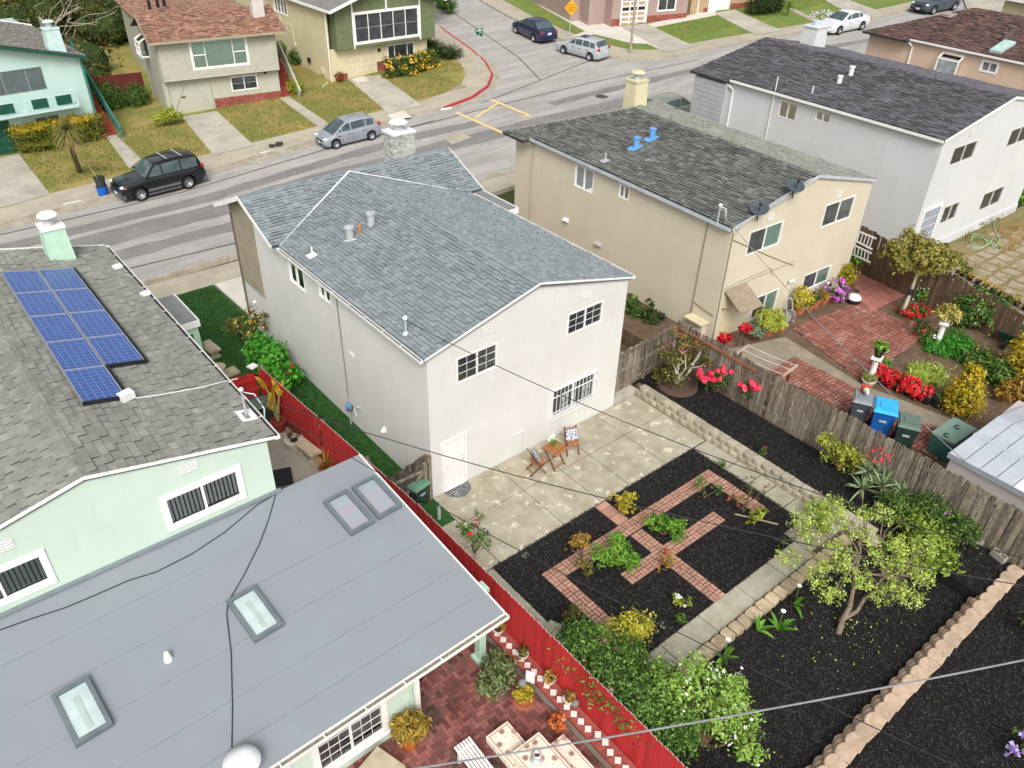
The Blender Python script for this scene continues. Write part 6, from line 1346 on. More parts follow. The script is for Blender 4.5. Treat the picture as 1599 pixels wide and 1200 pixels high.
# ------------------------------------------------------------------ vegetation
def leafcloud(blobs, n, size, aspect=.5, shell=.42, up=.35, name='crown', droop=0.0, clumps=0, seed=0, flat=0.0):
    g = np.random.default_rng(seed+len(blobs)*7+n); B = np.array(blobs, float)
    wts = (B[:, 3]*B[:, 4]+B[:, 4]*B[:, 5]+B[:, 3]*B[:, 5]); wts /= wts.sum()
    if clumps:      # leaves gather in twig clumps with gaps between
        ck = g.choice(len(B), clumps, p=wts); d = g.normal(size=(clumps, 3)); d /= np.linalg.norm(d, axis=1)[:, None]
        cr = shell+(1-shell)*g.random(clumps)**.6; cc = B[ck, :3]+d*cr[:, None]*B[ck, 3:6]
        cs_ = g.uniform(.6, 1.4, clumps); sel = g.choice(clumps, n, p=cs_/cs_.sum()); e = g.normal(size=(n, 3))*(B[ck[sel], 3:6].mean(1)*.16)[:, None]
        P = cc[sel]+e*cs_[sel][:, None]; out_n = d[sel]; rn = g.random(clumps)[sel]*.55+g.random(n)*.45
    else:
        k = g.choice(len(B), n, p=wts); d = g.normal(size=(n, 3)); d /= np.linalg.norm(d, axis=1)[:, None]
        r = shell+(1.04-shell)*g.random(n)**.7; P = B[k, :3]+d*r[:, None]*B[k, 3:6]; out_n = d; rn = g.random(n)
    N = out_n*.75+g.normal(size=(n, 3))*.55+np.array([0, 0, up]); N /= np.linalg.norm(N, axis=1)[:, None]
    T = np.cross(N, g.normal(size=(n, 3))); T /= np.linalg.norm(T, axis=1)[:, None]+1e-9; Bv = np.cross(N, T)
    s = size*g.uniform(.45, 1.5, n); a = T*s[:, None]*.5; b = Bv*(s*aspect*.5)[:, None]; f = N*(s*.12)[:, None]
    Vv = np.empty((n, 4, 3)); Vv[:, 0] = P-a; Vv[:, 1] = P-b+f; Vv[:, 2] = P+a-np.array([0, 0, droop])*s[:, None]; Vv[:, 3] = P+b+f
    return Vv.reshape(-1, 3), rn
def cloud_obj(name, VV, rn, mat, parent, per=4):
    n = len(VV)//per; me = bpy.data.meshes.new(name); o = ORG[parent.name]; VV = VV-np.array(o)
    me.vertices.add(len(VV)); me.vertices.foreach_set('co', VV.ravel()); me.loops.add(n*per); me.loops.foreach_set('vertex_index', np.arange(n*per, dtype=np.int32))
    me.polygons.add(n); me.polygons.foreach_set('loop_start', np.arange(0, n*per, per, dtype=np.int32)); me.polygons.foreach_set('loop_total', np.full(n, per, np.int32))
    a = me.attributes.new('rnd', 'FLOAT', 'FACE'); a.data.foreach_set('value', (rn*.98+.01).astype(np.float32)); me.update(calc_edges=True); me.validate()
    return props(link(name, me, mat, parent), kind='stuff')
def crown(parent, blobs, n, size, mat, name='foliage', **k):
    if n > 150 and 'clumps' not in k: k['clumps'] = n//11
    VV, rn = leafcloud(blobs, n, size, seed=rng.randrange(9999), **k); return cloud_obj(name, VV, rn, mat, parent)
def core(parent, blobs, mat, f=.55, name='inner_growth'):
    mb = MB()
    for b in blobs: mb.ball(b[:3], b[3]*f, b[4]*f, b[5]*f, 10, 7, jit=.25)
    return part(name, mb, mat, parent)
m_twig = M('grey_bark', '8a7a66', '6d5f4e', rough=.95, sc=8, bump=.4, bsc=30); m_bark = M('brown_bark', '6b5644', '54432f', rough=.95, sc=8, bump=.5, bsc=25); m_pale = M('pale_bark', 'c2b8a4', 'a89e8b', rough=.9, sc=8)
def branches(parent, base, tips, r0, mat, name='trunk', wob=.08, n=5, r1=.25):
    mb = MB()
    for tp in tips:
        a, b = V(base), V(tp); pts = []; L = (b-a).length
        for i in range(n+1):
            t = i/n; p = a.lerp(b, t); p.z += 0.12*L*math.sin(t*math.pi*.5)*(1-t); 
            if 0 < i < n: p += V((rng.uniform(-1, 1), rng.uniform(-1, 1), rng.uniform(-.5, .5)))*wob*L
            pts.append(p)
        mb.tube(pts, [r0*(1-(1-r1)*i/n) for i in range(n+1)], 6)
    return part(name, mb, mat, parent)
L_g = LEAF('leaf_mid_green', '2f4a1c', '4d7030', '7d9a48'); L_b = LEAF('leaf_bright_green', '3d6b24', '63962f', '93bf4c'); L_y = LEAF('leaf_yellow_green', '6d7a24', '9aa53a', 'c8cf5c'); L_d = LEAF('leaf_dark', '1f2f16', '33481f', '50652e'); L_gold = LEAF('leaf_gold', '7d7a20', 'b5a631', 'dccb4e')
L_ol = LEAF('leaf_olive', '4a4a20', '6e6a32', '948c48'); L_rust = LEAF('leaf_rust', '7a5a24', 'a8803a', 'c9a652'); L_lime = LEAF('leaf_lime', '88a236', 'b8cc56', 'deea8c'); L_app = LEAF('leaf_apple', '5f8a2a', '8ab044', 'b6d072'); L_rose = LEAF('leaf_rose', '33591f', '557f33', '8aa854'); L_hill = LEAF('leaf_hillside', '2a3518', '475026', '7c7536'); L_grey = LEAF('leaf_grey_green', '55664a', '77886a', '9aa98a')
F_red = LEAF('petal_red', 'b0121f', 'd81e30', 'f04a52', .15); F_pink = LEAF('petal_pink', 'c84a72', 'e46a90', 'f5a3bb', .15); F_coral = LEAF('petal_coral', 'd62a48', 'ee3f5c', 'fa7088', .15); F_white = LEAF('petal_white', 'd8d8d0', 'eceae4', 'fafaf6', .15); F_mag = LEAF('petal_magenta', '9a3aa0', 'c455c4', 'e08be0', .15); F_or = LEAF('petal_orange', 'b5582c', 'd47a44', 'eaa37a', .15); F_lil = LEAF('petal_lilac', '8a6ab8', 'b39ae0', 'd8c8f4', .15); F_yel = LEAF('petal_yellow', 'c9952a', 'e6b43a', 'f5d870', .15)
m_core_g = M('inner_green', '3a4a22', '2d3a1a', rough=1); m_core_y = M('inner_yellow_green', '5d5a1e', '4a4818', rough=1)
def bush(label, base, blobs, n, size, mat, cat='shrub', cm=None, flowers=None, group=None, stems=True, name='shrub', **k):
    b = V(base); o = thing(name, label, cat, b, group); B = [(b.x+q[0], b.y+q[1], b.z+q[2], q[3], q[4], q[5]) for q in blobs]
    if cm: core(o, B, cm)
    crown(o, B, n, size, mat, **k)
    if stems: branches(o, b, [q[:3] for q in B], .02+.02*max(q[3] for q in blobs), m_bark, 'stem')
    if flowers:
        for fm, fn, fs in flowers: crown(o, B, fn, fs, fm, 'flowers', aspect=.9, shell=.92, clumps=max(4, fn//9))
    return o
def blades(parent, c, n, ln, wd, mat, elev=(10, 70), droop=.5, name='leaf_rosette', r0=.02, seg=4):
    c = V(c); VV = []; fs = []; rr = []
    mb = MB()
    for i in range(n):
        a = rng.uniform(0, 6.283); e = math.radians(rng.uniform(*elev)); L = ln*rng.uniform(.7, 1.1); d = V((math.cos(a)*math.cos(e), math.sin(a)*math.cos(e), math.sin(e))); sd_ = V((-math.sin(a), math.cos(a), 0)); p = c+d*r0; vs = []
        for s in range(seg+1):
            t = s/seg; w_ = wd*(1-t)**.6*(0.5+.5*min(1, t*4)) if s < seg else .002; q = p+d*(L*t)-UP*(droop*L*t*t*math.cos(e)); vs += [q-sd_*w_/2+UP*w_*.2, q, q+sd_*w_/2+UP*w_*.2]
        fsx = []
        for s in range(seg): k = s*3; fsx += [(k, k+1, k+4, k+3), (k+1, k+2, k+5, k+4)]
        mb.add(vs, fsx, rng.uniform(.01, .99))
    return part(name, mb, mat, parent, kind='stuff')
m_terrap = M('terracotta_pot', 'b06a45', '97573a', rough=.85, sc=4, c3='c58f70', sc3=10); m_whitep = M('white_pot', 'd6d0c4', 'bfb8aa', rough=.8, sc=5); m_blackp = M('black_pot', '2a2a2b', '1f1f20', rough=.6); m_soil = M('pot_soil', '3d3028', rough=1); m_redp = M('red_pot', '8e3b32', '78302a', rough=.6)
def pot(parent, c, r, h, mat, rim=.02, taper=.7):
    c = V(c); mb = MB(); mb.lathe(c, [(r*taper, 0), (r*taper*1.02, .01), (r*.98, h*.85), (r+rim, h*.86), (r+rim, h), (r*.9, h), (r*.86, h*.88), (0, h*.88)], 14); p = part('pot', mb, mat, parent, False)
    mb = MB(); mb.lathe(c+UP*h*.86, [(r*.88, 0), (0, .015)], 12); part('soil', mb, m_soil, p); return p
def potted(label, base, r, h, pmat, blobs, n, size, lmat, flowers=None, saucer=False, group=None, cat='potted plant', blade=None, **k):
    b = V(base); o = thing('potted_plant', label, cat, b, group); pot(o, b, r, h, pmat)
    if saucer: mb = MB(); mb.lathe(b, [(r*1.15, 0), (r*1.25, .04), (r*1.1, .045), (0, .03)], 16); part('saucer', mb, pmat, o)
    B = [(b.x+q[0], b.y+q[1], b.z+h+q[2], q[3], q[4], q[5]) for q in blobs]
    if n: crown(o, B, n, size, lmat, **k)
    if blade: blades(o, b+UP*(h-.02), *blade)
    if flowers:
        for fm, fn, fs in flowers: crown(o, B, fn, fs, fm, 'flowers', aspect=.9, shell=.9)
    return o
# hillside wood behind the far houses: read as one mass
hill = []
for i in range(150):
    x, y = rng.uniform(-16, 15), rng.uniform(50.5, 76)
    if y < 57 and x > 5.5: continue
    z = max(.3, th(x, y)); r = rng.uniform(1.1, 2.6); hill.append((x, y, z+r*.6, r, r, r*.85))
for i in range(34): r = rng.uniform(.7, 1.3); x = rng.uniform(2.2, 5.6); y = rng.uniform(46.2, 57); hill.append((x, y, gz(x, y)+r*.6, r, r, r*.9))
mb = MB()
for b in hill: mb.ball(b[:3], b[3]*.78, b[4]*.78, b[5]*.78, 9, 6, jit=.25)
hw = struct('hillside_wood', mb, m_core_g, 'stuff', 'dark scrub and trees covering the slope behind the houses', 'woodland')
VV, rn = leafcloud(hill, 75000, .26, .6, .82, clumps=6500); cloud_obj('foliage', VV, rn, L_hill, hw)
tr = thing('bare_tree', 'tangle of bare pale branches beside the grey house at the top', 'tree', (6.0, 56, 1.5)); q0 = at(128, 40, 5)
branches(tr, (4.2, 57, 2), [(q0.x+rng.uniform(-4, 5), q0.y+rng.uniform(-3, 6), rng.uniform(5, 10)) for _ in range(14)], .035, m_pale, 'branches', .07, n=8)
def grass(name, rects, n, h, mat, label, hz, polys=()):
    X = []
    tot = sum((r[1]-r[0])*(r[3]-r[2]) for r in rects)
    for r in rects: k = int(n*(r[1]-r[0])*(r[3]-r[2])/tot); X.append(np.stack([nrg.uniform(r[0], r[1], k), nrg.uniform(r[2], r[3], k)], 1))
    X = np.concatenate(X); X = np.array([p for p in X if not any(inside(p, q) for q in polys)]); k = len(X); z = np.array([hz(*p) for p in X]); P = np.column_stack([X, z]); a = nrg.uniform(0, 6.28, k); w_ = nrg.uniform(.01, .03, k); d = np.stack([np.cos(a)*w_, np.sin(a)*w_, 0*a], 1); t = nrg.normal(size=(k, 3))*h*.5; t[:, 2] = h*nrg.uniform(.5, 1.3, k)
    VV = np.empty((k, 3, 3)); VV[:, 0] = P-d; VV[:, 1] = P+d; VV[:, 2] = P+t
    g = struct(name, MB().add([P[0], P[0]+d[0], P[0]+t[0]], [(0, 1, 2)]), mat, 'stuff', label, 'grass'); cloud_obj('blades', VV.reshape(-1, 3), nrg.random(k), mat, g, 3)
L_gr = LEAF('dry_grass_blade', '4f6329', '777c38', 'a8965a'); L_gr2 = LEAF('lawn_blade', '4f6a2c', '6d843a', '97954f'); L_gr3 = LEAF('turf_blade', '1f3d19', '2f5525', '456f33')
hzl = lambda x, y: gz(x, y)+.13
dr_ = [[(p[0], p[1]) for p in gpx(*q)] for q in ([(158, 205), (170, 203), (221, 252), (203, 268)], [(284, 186), (339, 177), (397, 231), (334, 246)], [(437, 157), (451, 154), (512, 195), (499, 203)], [(543, 126), (593, 120), (660, 168), (608, 182)], [(-40, 262), (30, 243.5), (79, 307), (0, 330), (-40, 338)])]
grass('lawn_grass', [(-3.5, 25.5, 32.5, 39.2), (25.5, 28, 36, 39)], 26000, .09, L_gr, 'dry patchy grass on the lawns across the street', hzl, dr_)
drc = [[(p[0], p[1]) for p in gpx(*q)] for q in ([(965, 44), (1009, 40), (1086, 76), (1037, 85)], [(924, 56), (950, 43), (969, 45), (1033, 82), (1010, 72), (986, 71)], [(836, 8), (856, 16), (952, 42), (926, 57), (889, 61), (913, 52)], [(1009, 41), (1021, 46), (1118, 27), (1117, 18), (1068, 28)], [(1113, 23), (1147, 18), (1221, 50), (1183, 58)], [(1272, -6), (1306, -6), (1372, 20), (1345, 33)])]
grass('lawn_grass', [(43.4, 70, 31, 37)], 12000, .09, L_gr2, 'green grass on the lawns of the far corner', hzl, drc)
grass('turf_grass', [(-1.9, -.05, 9.7, 16.9), (-3.3, -1.9, 11.6, 16.9), (-1.3, -.05, 0, 9.5)], 16000, .05, L_gr3, 'short dark turf beside the off-white house', lambda x, y: .1 if y > 9.6 else .02)
# hedges and shrubs across the street
def gp_(px, py, dz=.1): q = atG(px, py, dz); return V((q.x, q.y, gz(q.x, q.y)+dz))
def hedge(label, pxs, h, wdt, n, mat, cm, size=.12, **k):
    P = [gp_(*p) for p in pxs]; b = P[0]; blobs = []
    for i in range(len(P)-1):
        m_ = max(2, int((P[i+1]-P[i]).length/.5))
        for j in range(m_+1):
            q = P[i].lerp(P[i+1], j/m_)
            for zz in (.3, .72): blobs.append((q.x-b.x+rng.uniform(-.08, .08), q.y-b.y+rng.uniform(-.08, .08), h*zz, wdt*.55, wdt*.55, h*.36))
    return bush(label, b, blobs, n, size, mat, 'hedge', cm, stems=False, name='hedge', **k)
L_hy = LEAF('leaf_hedge_yellow', '4f6a1e', '8d9528', 'e0bb2c'); 
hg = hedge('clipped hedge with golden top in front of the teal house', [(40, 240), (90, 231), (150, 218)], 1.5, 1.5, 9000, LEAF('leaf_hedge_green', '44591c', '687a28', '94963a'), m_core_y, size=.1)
crown(hg, [(p.x+rng.uniform(-.5, .5), p.y+rng.uniform(-.5, .5), p.z+1.45, .5, .5, .16) for p in [gp_(40, 240).lerp(gp_(150, 218), i/14) for i in range(15)] for _ in (0, 1)], 5200, .1, LEAF('leaf_hedge_gold', '9a8a22', 'cdb02c', 'ecd048'), 'golden_top')
o = bush('round clipped green bush, larger and left of the pair by the red fence', gp_(165, 170), [(0, 0, .8, 1.15, 1.1, .95), (.5, -.3, .6, .9, .9, .75)], 6500, .11, L_g, cm=m_core_g, stems=False); bush('round clipped green bush, smaller and right of the pair by the red fence', gp_(216, 165), [(0, 0, .6, .85, .8, .75)], 3500, .11, L_g, cm=m_core_g, stems=False)
bush('rounded yellow-green shrub in front of the grey house wall', gp_(266, 197), [(0, 0, .7, .55, .5, .35), (-.5, .1, .55, .45, .4, .3), (.45, 0, .6, .45, .4, .3), (.1, -.2, .9, .4, .4, .28)], 3000, .11, L_y, cm=None, clumps=160)
# cordyline palm
q = gp_(125, 270); tr = thing('cordyline_tree', 'shaggy spiky palm-like tree with dark leaning trunk by the hedge', 'tree', q); top = at(104, 203, 3.2); mid = q.lerp(top, .5)+V((-.05, 0, 0))
mb = MB(); mb.tube([q, mid, top-UP*.4, top], [.16, .12, .11, .08], 8); part('trunk', mb, m_bark, tr); L_cord = LEAF('leaf_cordyline', '5e6030', '848248', 'b0a260')
blades(tr, top, 230, 1.0, .06, L_cord, (-35, 85), .55, 'crown'); blades(tr, top-UP*.35, 70, .8, .05, M('dead_leaf', 'b09a6c', '8d7a52', rough=.9), (-75, 5), .5, 'dead_leaves')
# plants beside the grey and cream houses
bush('green shrub at the foot of the pale handrail stairs', gp_(462, 148), [(0, 0, .5, .6, .5, .5), (.3, .6, .5, .6, .5, .5), (.2, 1.4, .6, .5, .5, .5)], 3200, .11, L_y, cm=m_core_y, stems=False)
bush('dark leafy growth between the grey and cream houses', gp_(437, 90), [(0, 0, .6, .6, .7, .6), (.2, -2.2, .4, .5, .8, .45), (-.1, 2.4, .5, .6, .9, .6)], 4200, .12, L_g, cm=m_core_g, stems=False)
bush('small rust red shrub beside the cream garage door', gp_(531, 128), [(0, 0, .35, .35, .35, .35)], 700, .09, LEAF('leaf_red', '7a2f1e', 'a04a2a', '8a8a3a'), stems=False)
hedge('leafy hedge speckled with yellow blooms below the white windows', [(608, 122), (640, 118), (678, 104)], 1.45, .95, 6500, L_g, m_core_g, flowers=[(F_yel, 1500, .13)])
bush('rounded dark juniper bush beside the street corner', gp_(702, 92), [(0, 0, .45, 1.0, .9, .5), (-.6, 1.2, .55, .9, 1.1, .6), (-.9, 2.6, .6, .9, 1.1, .7)], 5200, .12, L_d, cm=m_core_g, stems=False)
t_ = thing('tree', 'leafy street tree cut by the top edge right of the cream house', 'tree', gp_(672, 40)); b = ORG[t_.name]; B = [(b.x+x, b.y+y, b.z+z, r, r, r*.8) for x, y, z, r in ((0, 0, 3.6, 1.5), (.9, .6, 4.4, 1.3), (-.5, 1, 4.6, 1.4), (.5, -.6, 2.9, 1.0))]
branches(t_, b, [q[:3] for q in B], .16, m_bark); crown(t_, B, 6500, .16, L_g, 'crown', clumps=420)
bush('tall green hedge plants behind the far kerb at the top', gp_(700, 20), [(0, 0, .6, .9, .9, .7), (.6, 2, .6, .9, 1, .7)], 2500, .14, L_g, cm=m_core_g, stems=False)
bush('large dark rounded bush on the far right lawn', gp_(1196, 20), [(0, 0, .8, 2.0, 1.2, 1.0), (-1.3, .2, .6, 1.2, 1.0, .8), (1.4, .4, .9, 1.4, 1.1, .9)], 6000, .16, L_d, cm=m_core_g, stems=False)
q = gp_(1229, 26); tr = thing('small_palm', 'small spiky palm on the lawn beside the dark bush', 'tree', q); mb = MB(); mb.tube([q, q+UP*.8], [.07, .05], 6); part('trunk', mb, m_bark, tr); blades(tr, q+UP*.8, 60, .75, .06, L_g, (0, 80), .5, 'crown')
bush('patch of white flowers on the lawn behind the white car', gp_(1285, 27), [(0, 0, .1, 1.6, .8, .15), (.9, .5, .1, 1.2, .7, .15)], 900, .09, L_g, flowers=[(F_white, 700, .1)], stems=False, cat='flowers')
# main front yard shrubs
q = at(398, 545, .05); o = thing('rose_tree', 'small bare-stemmed bush with yellowing leaves at the edge of the turf', 'shrub', q); B = [(q.x+x, q.y+y, z, .38, .38, .32) for x, y, z in ((0, 0, 1.5), (-.5, .4, 1.1), (.4, -.2, 1.3), (-.2, -.5, 1.0))]; branches(o, q, [b[:3] for b in B], .035, m_pale, 'stem'); crown(o, B, 900, .12, L_ol, clumps=70); crown(o, B, 60, .12, F_yel, 'flowers')
L_hyd = LEAF('leaf_glossy', '2c6a1e', '4d962c', '7cc04a'); q = at(446, 596, 0); bush('lush bright green bush with big leaves against the off-white wall', q, [(-.25, 1.1, .75, .5, .7, .7), (-.3, .3, .9, .55, .6, .75), (-.2, -.55, .6, .5, .55, .55)], 5200, .14, L_hyd, cm=m_core_g, aspect=.75, stems=False, flowers=[(F_red, 5, .16)])
# side passage by the beige house
for px, py, s in ((985, 510, .4), (1012, 520, .45)):
    q = at(px, py, .1); bush('leafy plant in the side passage, ' + ('nearer the white wall' if px < 1000 else 'with dark leaves nearer the beige wall'), q, [(.2, 0, .5, s, s, .5), (.1, .2, 1.0, s*.6, s*.6, .4)], 900, .14, L_g if px < 1000 else L_d, clumps=60)
# main back yard ----------------------------------------------------------------------
def pxz(px, py, z=0.0): q = at(px, py, z); return q
def small(label, px, py, bl, n, size, mat, z=0.0, fl=None, **k): return bush(label, pxz(px, py, z), bl, n, size, mat, flowers=fl, **k)
small('yellow-green shrub at the patio edge of the black bed', 972, 802, [(0, 0, .45, .28, .25, .25), (-.2, .2, .6, .2, .2, .18), (.25, 0, .55, .2, .2, .18), (0, -.2, .3, .22, .22, .2)], 700, .085, L_gold, clumps=60)
small('bright green shrub between the two brick bars of the path', 1036, 835, [(0, .1, .4, .35, .3, .25), (.35, -.2, .3, .25, .25, .2), (-.25, .25, .45, .25, .25, .2), (.1, -.4, .25, .25, .22, .18)], 1300, .09, L_b, clumps=80)
small('bright green shrub left of the brick crossing', 960, 880, [(0, 0, .45, .42, .4, .3), (-.4, .25, .4, .3, .3, .22), (.2, -.45, .3, .35, .3, .22), (.3, .2, .5, .3, .3, .25)], 1900, .09, L_b, clumps=110)
small('rust-coloured shrub on the left arm of the brick path', 908, 872, [(0, .15, .55, .25, .25, .22), (-.3, .2, .5, .16, .16, .14), (.15, .1, .65, .2, .2, .18)], 480, .08, L_rust, clumps=40); small('olive shrub just inside the left corner of the brick path', 914, 898, [(0, 0, .3, .24, .22, .2), (-.12, .15, .5, .14, .14, .14)], 300, .08, L_ol, clumps=26)
small('spindly red-tipped shrub below the brick crossing', 1040, 890, [(0, 0, .45, .2, .18, .3), (.1, -.2, .3, .16, .16, .16), (-.35, .05, .25, .1, .1, .12)], 320, .08, L_rust, clumps=26, fl=[(F_red, 10, .07)])
small('leggy green rose bush at the bend of the brick path', 1100, 778, [(-.15, .1, .5, .2, .2, .22), (.3, -.15, .3, .25, .2, .15), (-.05, .25, .65, .14, .14, .14)], 330, .08, L_g, clumps=26); small('bare pale-stemmed rose bush near the right slabs', 1160, 800, [(.1, 0, .7, .3, .3, .25), (.45, -.2, .85, .2, .2, .15), (-.3, .2, .5, .2, .2, .2), (.6, .3, .7, .2, .2, .2)], 240, .07, L_ol, clumps=22, fl=[(F_or, 24, .07)])
small('low yellow-green plant against the right slabs', 1182, 812, [(0, 0, .2, .3, .2, .16), (-.35, .05, .15, .15, .15, .12)], 240, .1, L_y); small('tiny leafy seedling at the top corner of the black bed', 1126, 732, [(0, 0, .2, .12, .12, .18)], 90, .08, L_g); small('tiny thin seedling at the right edge of the black bed', 1225, 850, [(0, 0, .15, .22, .2, .12)], 70, .06, L_g); small('small white-flowered shrub in the lower black bed', 1056, 945, [(0, 0, .25, .18, .16, .22), (.15, -.2, .2, .14, .14, .14), (0, .15, .45, .12, .12, .1)], 300, .07, L_y, fl=[(F_white, 26, .08)]); small('small round green plant in the lower black bed', 1062, 972, [(0, 0, .15, .16, .16, .14)], 150, .07, L_g); small('thin weedy plant beside the golden shrub', 1005, 985, [(0, 0, .2, .25, .3, .18), (.3, -.2, .2, .2, .2, .15)], 200, .06, L_grey)
small('tiny thin seedling left of the brick path', 820, 870, [(0, 0, .1, .18, .12, .08)], 40, .05, L_grey); small('small green plant in the corner behind the red fence', 892, 968, [(0, 0, .25, .25, .22, .2)], 260, .08, L_ol)
small('tall leggy rose bush with red blooms beside the red fence', 742, 868, [(0, 0, .9, .35, .3, .35), (-.25, .15, 1.2, .25, .25, .25), (.2, -.1, .6, .3, .3, .3), (.3, .15, 1.3, .15, .15, .15)], 520, .09, L_g, clumps=48, fl=[(F_red, 9, .11)])
# the rose hedge over the red fence and the shrubs around it
q = V((-.6, -8.0, 0)); o = bush('big rose hedge with pink blooms leaning over the red fence', q, [(-.2, .5, 1.3, .65, .7, .55), (-.3, -.5, 1.45, .7, .75, .5), (-.3, -1.4, 1.4, .7, .75, .5), (0, -2.1, 1.15, .65, .6, .55), (.5, -.1, .85, .6, .7, .55), (.6, -1.2, .85, .65, .7, .55), (.2, .7, .8, .55, .5, .5)], 20000, .075, L_rose, cm=m_core_g, clumps=1500, flowers=[(F_pink, 70, .11)])
q = pxz(965, 1035); bush('golden yellow shrub behind the rose hedge', q+V((.25, .35, 0)), [(0, 0, .55, .55, .4, .35), (.55, -.1, .55, .5, .4, .35), (-.4, .1, .5, .4, .35, .3)], 3200, .075, LEAF('leaf_gold_bright', '8a9224', 'c0bc3a', 'e2da62'), cm=m_core_y, clumps=260)
q = pxz(1098, 1165); o = thing('apple_tree', 'small white-blossomed tree beside the rose hedge', 'tree', q); B = [(q.x+x, q.y+y, z, r, r, r*.8) for x, y, z, r in ((-.3, .6, 1.7, .5), (.2, .7, 1.8, .45), (.5, .1, 1.5, .48), (.1, -.2, 1.3, .5), (.7, -.3, 1.0, .4), (.4, -.8, .7, .4), (-.4, 1.1, 1.5, .45), (1.0, .1, 1.3, .3), (-.1, .2, 1.0, .45))]
branches(o, q, [b[:3] for b in B], .045, m_bark); crown(o, B, 4600, .085, L_app, 'crown', clumps=380); crown(o, B, 130, .07, F_white, 'blossom', aspect=.9, shell=.85, clumps=60)
# crooked tree in the black bed
q = pxz(1310, 988); o = thing('crooked_tree', 'crooked leaning tree with sparse lime green leaves in the black bed', 'tree', q)
def tp(px, py, z): return at(px, py, z)
f1, f2 = tp(1330, 925, .9), tp(1345, 945, .6); trunk = MB()
trunk.tube([q-UP*.05, tp(1316, 968, .33), tp(1327, 948, .62), tp(1334, 912, 1.2), tp(1336, 890, 1.6), tp(1342, 870, 1.9)], [.085, .07, .062, .05, .05, .04], 8); trunk.tube([tp(1319, 966, .33), tp(1338, 955, .5), tp(1350, 935, .85), tp(1366, 924, 1.1), tp(1378, 900, 1.5)], [.06, .05, .045, .04, .035], 8)
part('trunk', trunk, m_twig, o); B = []
ends = [(1230, 870, 1.7), (1262, 840, 2.0), (1275, 900, 1.5), (1310, 815, 2.4), (1320, 870, 2.0), (1345, 835, 2.4), (1380, 805, 2.6), (1400, 850, 2.3), (1415, 880, 2.0), (1440, 900, 1.7), (1420, 930, 1.4), (1370, 870, 2.2), (1305, 855, 2.1), (1345, 800, 2.6), (1250, 815, 2.0), (1445, 855, 2.1), (1400, 915, 1.5), (1300, 925, 1.4), (1350, 905, 1.5), (1325, 890, 1.8), (1380, 930, 1.3), (1290, 880, 1.7), (1395, 880, 1.9)]
br1 = MB()
for ex_, ey_, ez_ in ends:
    e = tp(ex_, ey_, ez_); s = tp(1342, 870, 1.9) if ex_ < 1350 else tp(1378, 900, 1.5); m1 = s.lerp(e, .5)+V((rng.uniform(-.15, .15), rng.uniform(-.15, .15), .1)); br1.tube([s, s.lerp(e, .25)+V((0, 0, .08)), m1, e], [.035, .028, .02, .01], 5); B.append((e.x, e.y, e.z, .36, .36, .2))
    for _ in range(3): e2 = e+V((rng.uniform(-.5, .5), rng.uniform(-.5, .5), rng.uniform(-.1, .3))); br1.tube([m1, e2], [.014, .005], 4)
part('branches', br1, m_twig, o); crown(o, B, 9500, .062, L_lime, 'crown', clumps=640, shell=.2); crown(o, B, 90, .06, F_white, 'blossom', shell=.3); crown(o, [(6.2, -10.6, .03, 2.6, 1.5, .015)], 110, .07, L_lime, 'fallen_leaves', shell=0.0); crown(o, [(5.8, -10.6, .02, 3.2, 1.7, .012)], 149, .025, F_white, 'fallen_petals', shell=0.0)
q = tp(1445, 905, 0.1); bush('dense glossy yellow-green citrus bush beside the crooked tree', q+V((.35, .3, 0)), [(0, 0, .7, .6, .6, .5), (.5, .6, .7, .5, .5, .45), (.1, -.5, .55, .4, .4, .35)], 2600, .12, LEAF('leaf_citrus', '4f6a24', '7d9636', 'b0c256'), cm=m_core_g, clumps=190)
q = tp(1450, 830, .4); bush('loose bush with small mauve flowers against the grey fence', q+V((.2, .2, 0)), [(0, 0, .5, .6, .6, .5), (-.5, .7, .5, .5, .6, .4), (.2, -.8, .4, .5, .6, .4)], 4200, .09, L_g, cm=m_core_g, clumps=330, flowers=[(F_mag, 60, .07)])
q = tp(1255, 805, 0); bush('sprawling white-flowered shrub over the concrete slabs', q+V((.1, -.3, 0)), [(0, 0, .35, .45, .4, .35), (.5, -.2, .4, .4, .4, .35), (-.2, -.4, .3, .35, .35, .3)], 1500, .085, L_lime, clumps=120, flowers=[(F_white, 70, .06)])
# plants of the upper mulch bed by the fence
q = pxz(1055, 600, .36); o = thing('hibiscus_bush', 'tall pale-stemmed bush with rust and purple tips in the corner bed', 'shrub', q); B = [(q.x+x, q.y+y, .36+z, r, r, r*.85) for x, y, z, r in ((-.5, .2, .6, .45), (.5, .2, .7, .4), (0, 0, .45, .5), (-.4, .0, 1.3, .4), (.3, .1, 1.5, .45), (.0, -.1, 1.9, .4), (.75, -.3, 1.3, .35), (-.6, .3, 1.6, .3), (-.2, .2, 2.1, .35), (.8, -.6, 1.0, .25))]
branches(o, q, [b[:3] for b in B[3:]]+[b[:3] for b in B[3:7]], .04, m_pale, 'stem', .1); crown(o, B, 2600, .1, L_ol, clumps=190); crown(o, B[3:], 170, .09, F_or, 'red_leaves', clumps=30); crown(o, B[4:], 36, .09, F_mag, 'flowers')
mb = MB(); mb.lathe(q+V((.0, -.1, -.04)), [(.75, 0), (.72, .1), (.6, .12), (.58, .06), (0, .05)], 20); part('planter_ring', mb, M('mulch_ring', '5b463f', rough=.95), o)
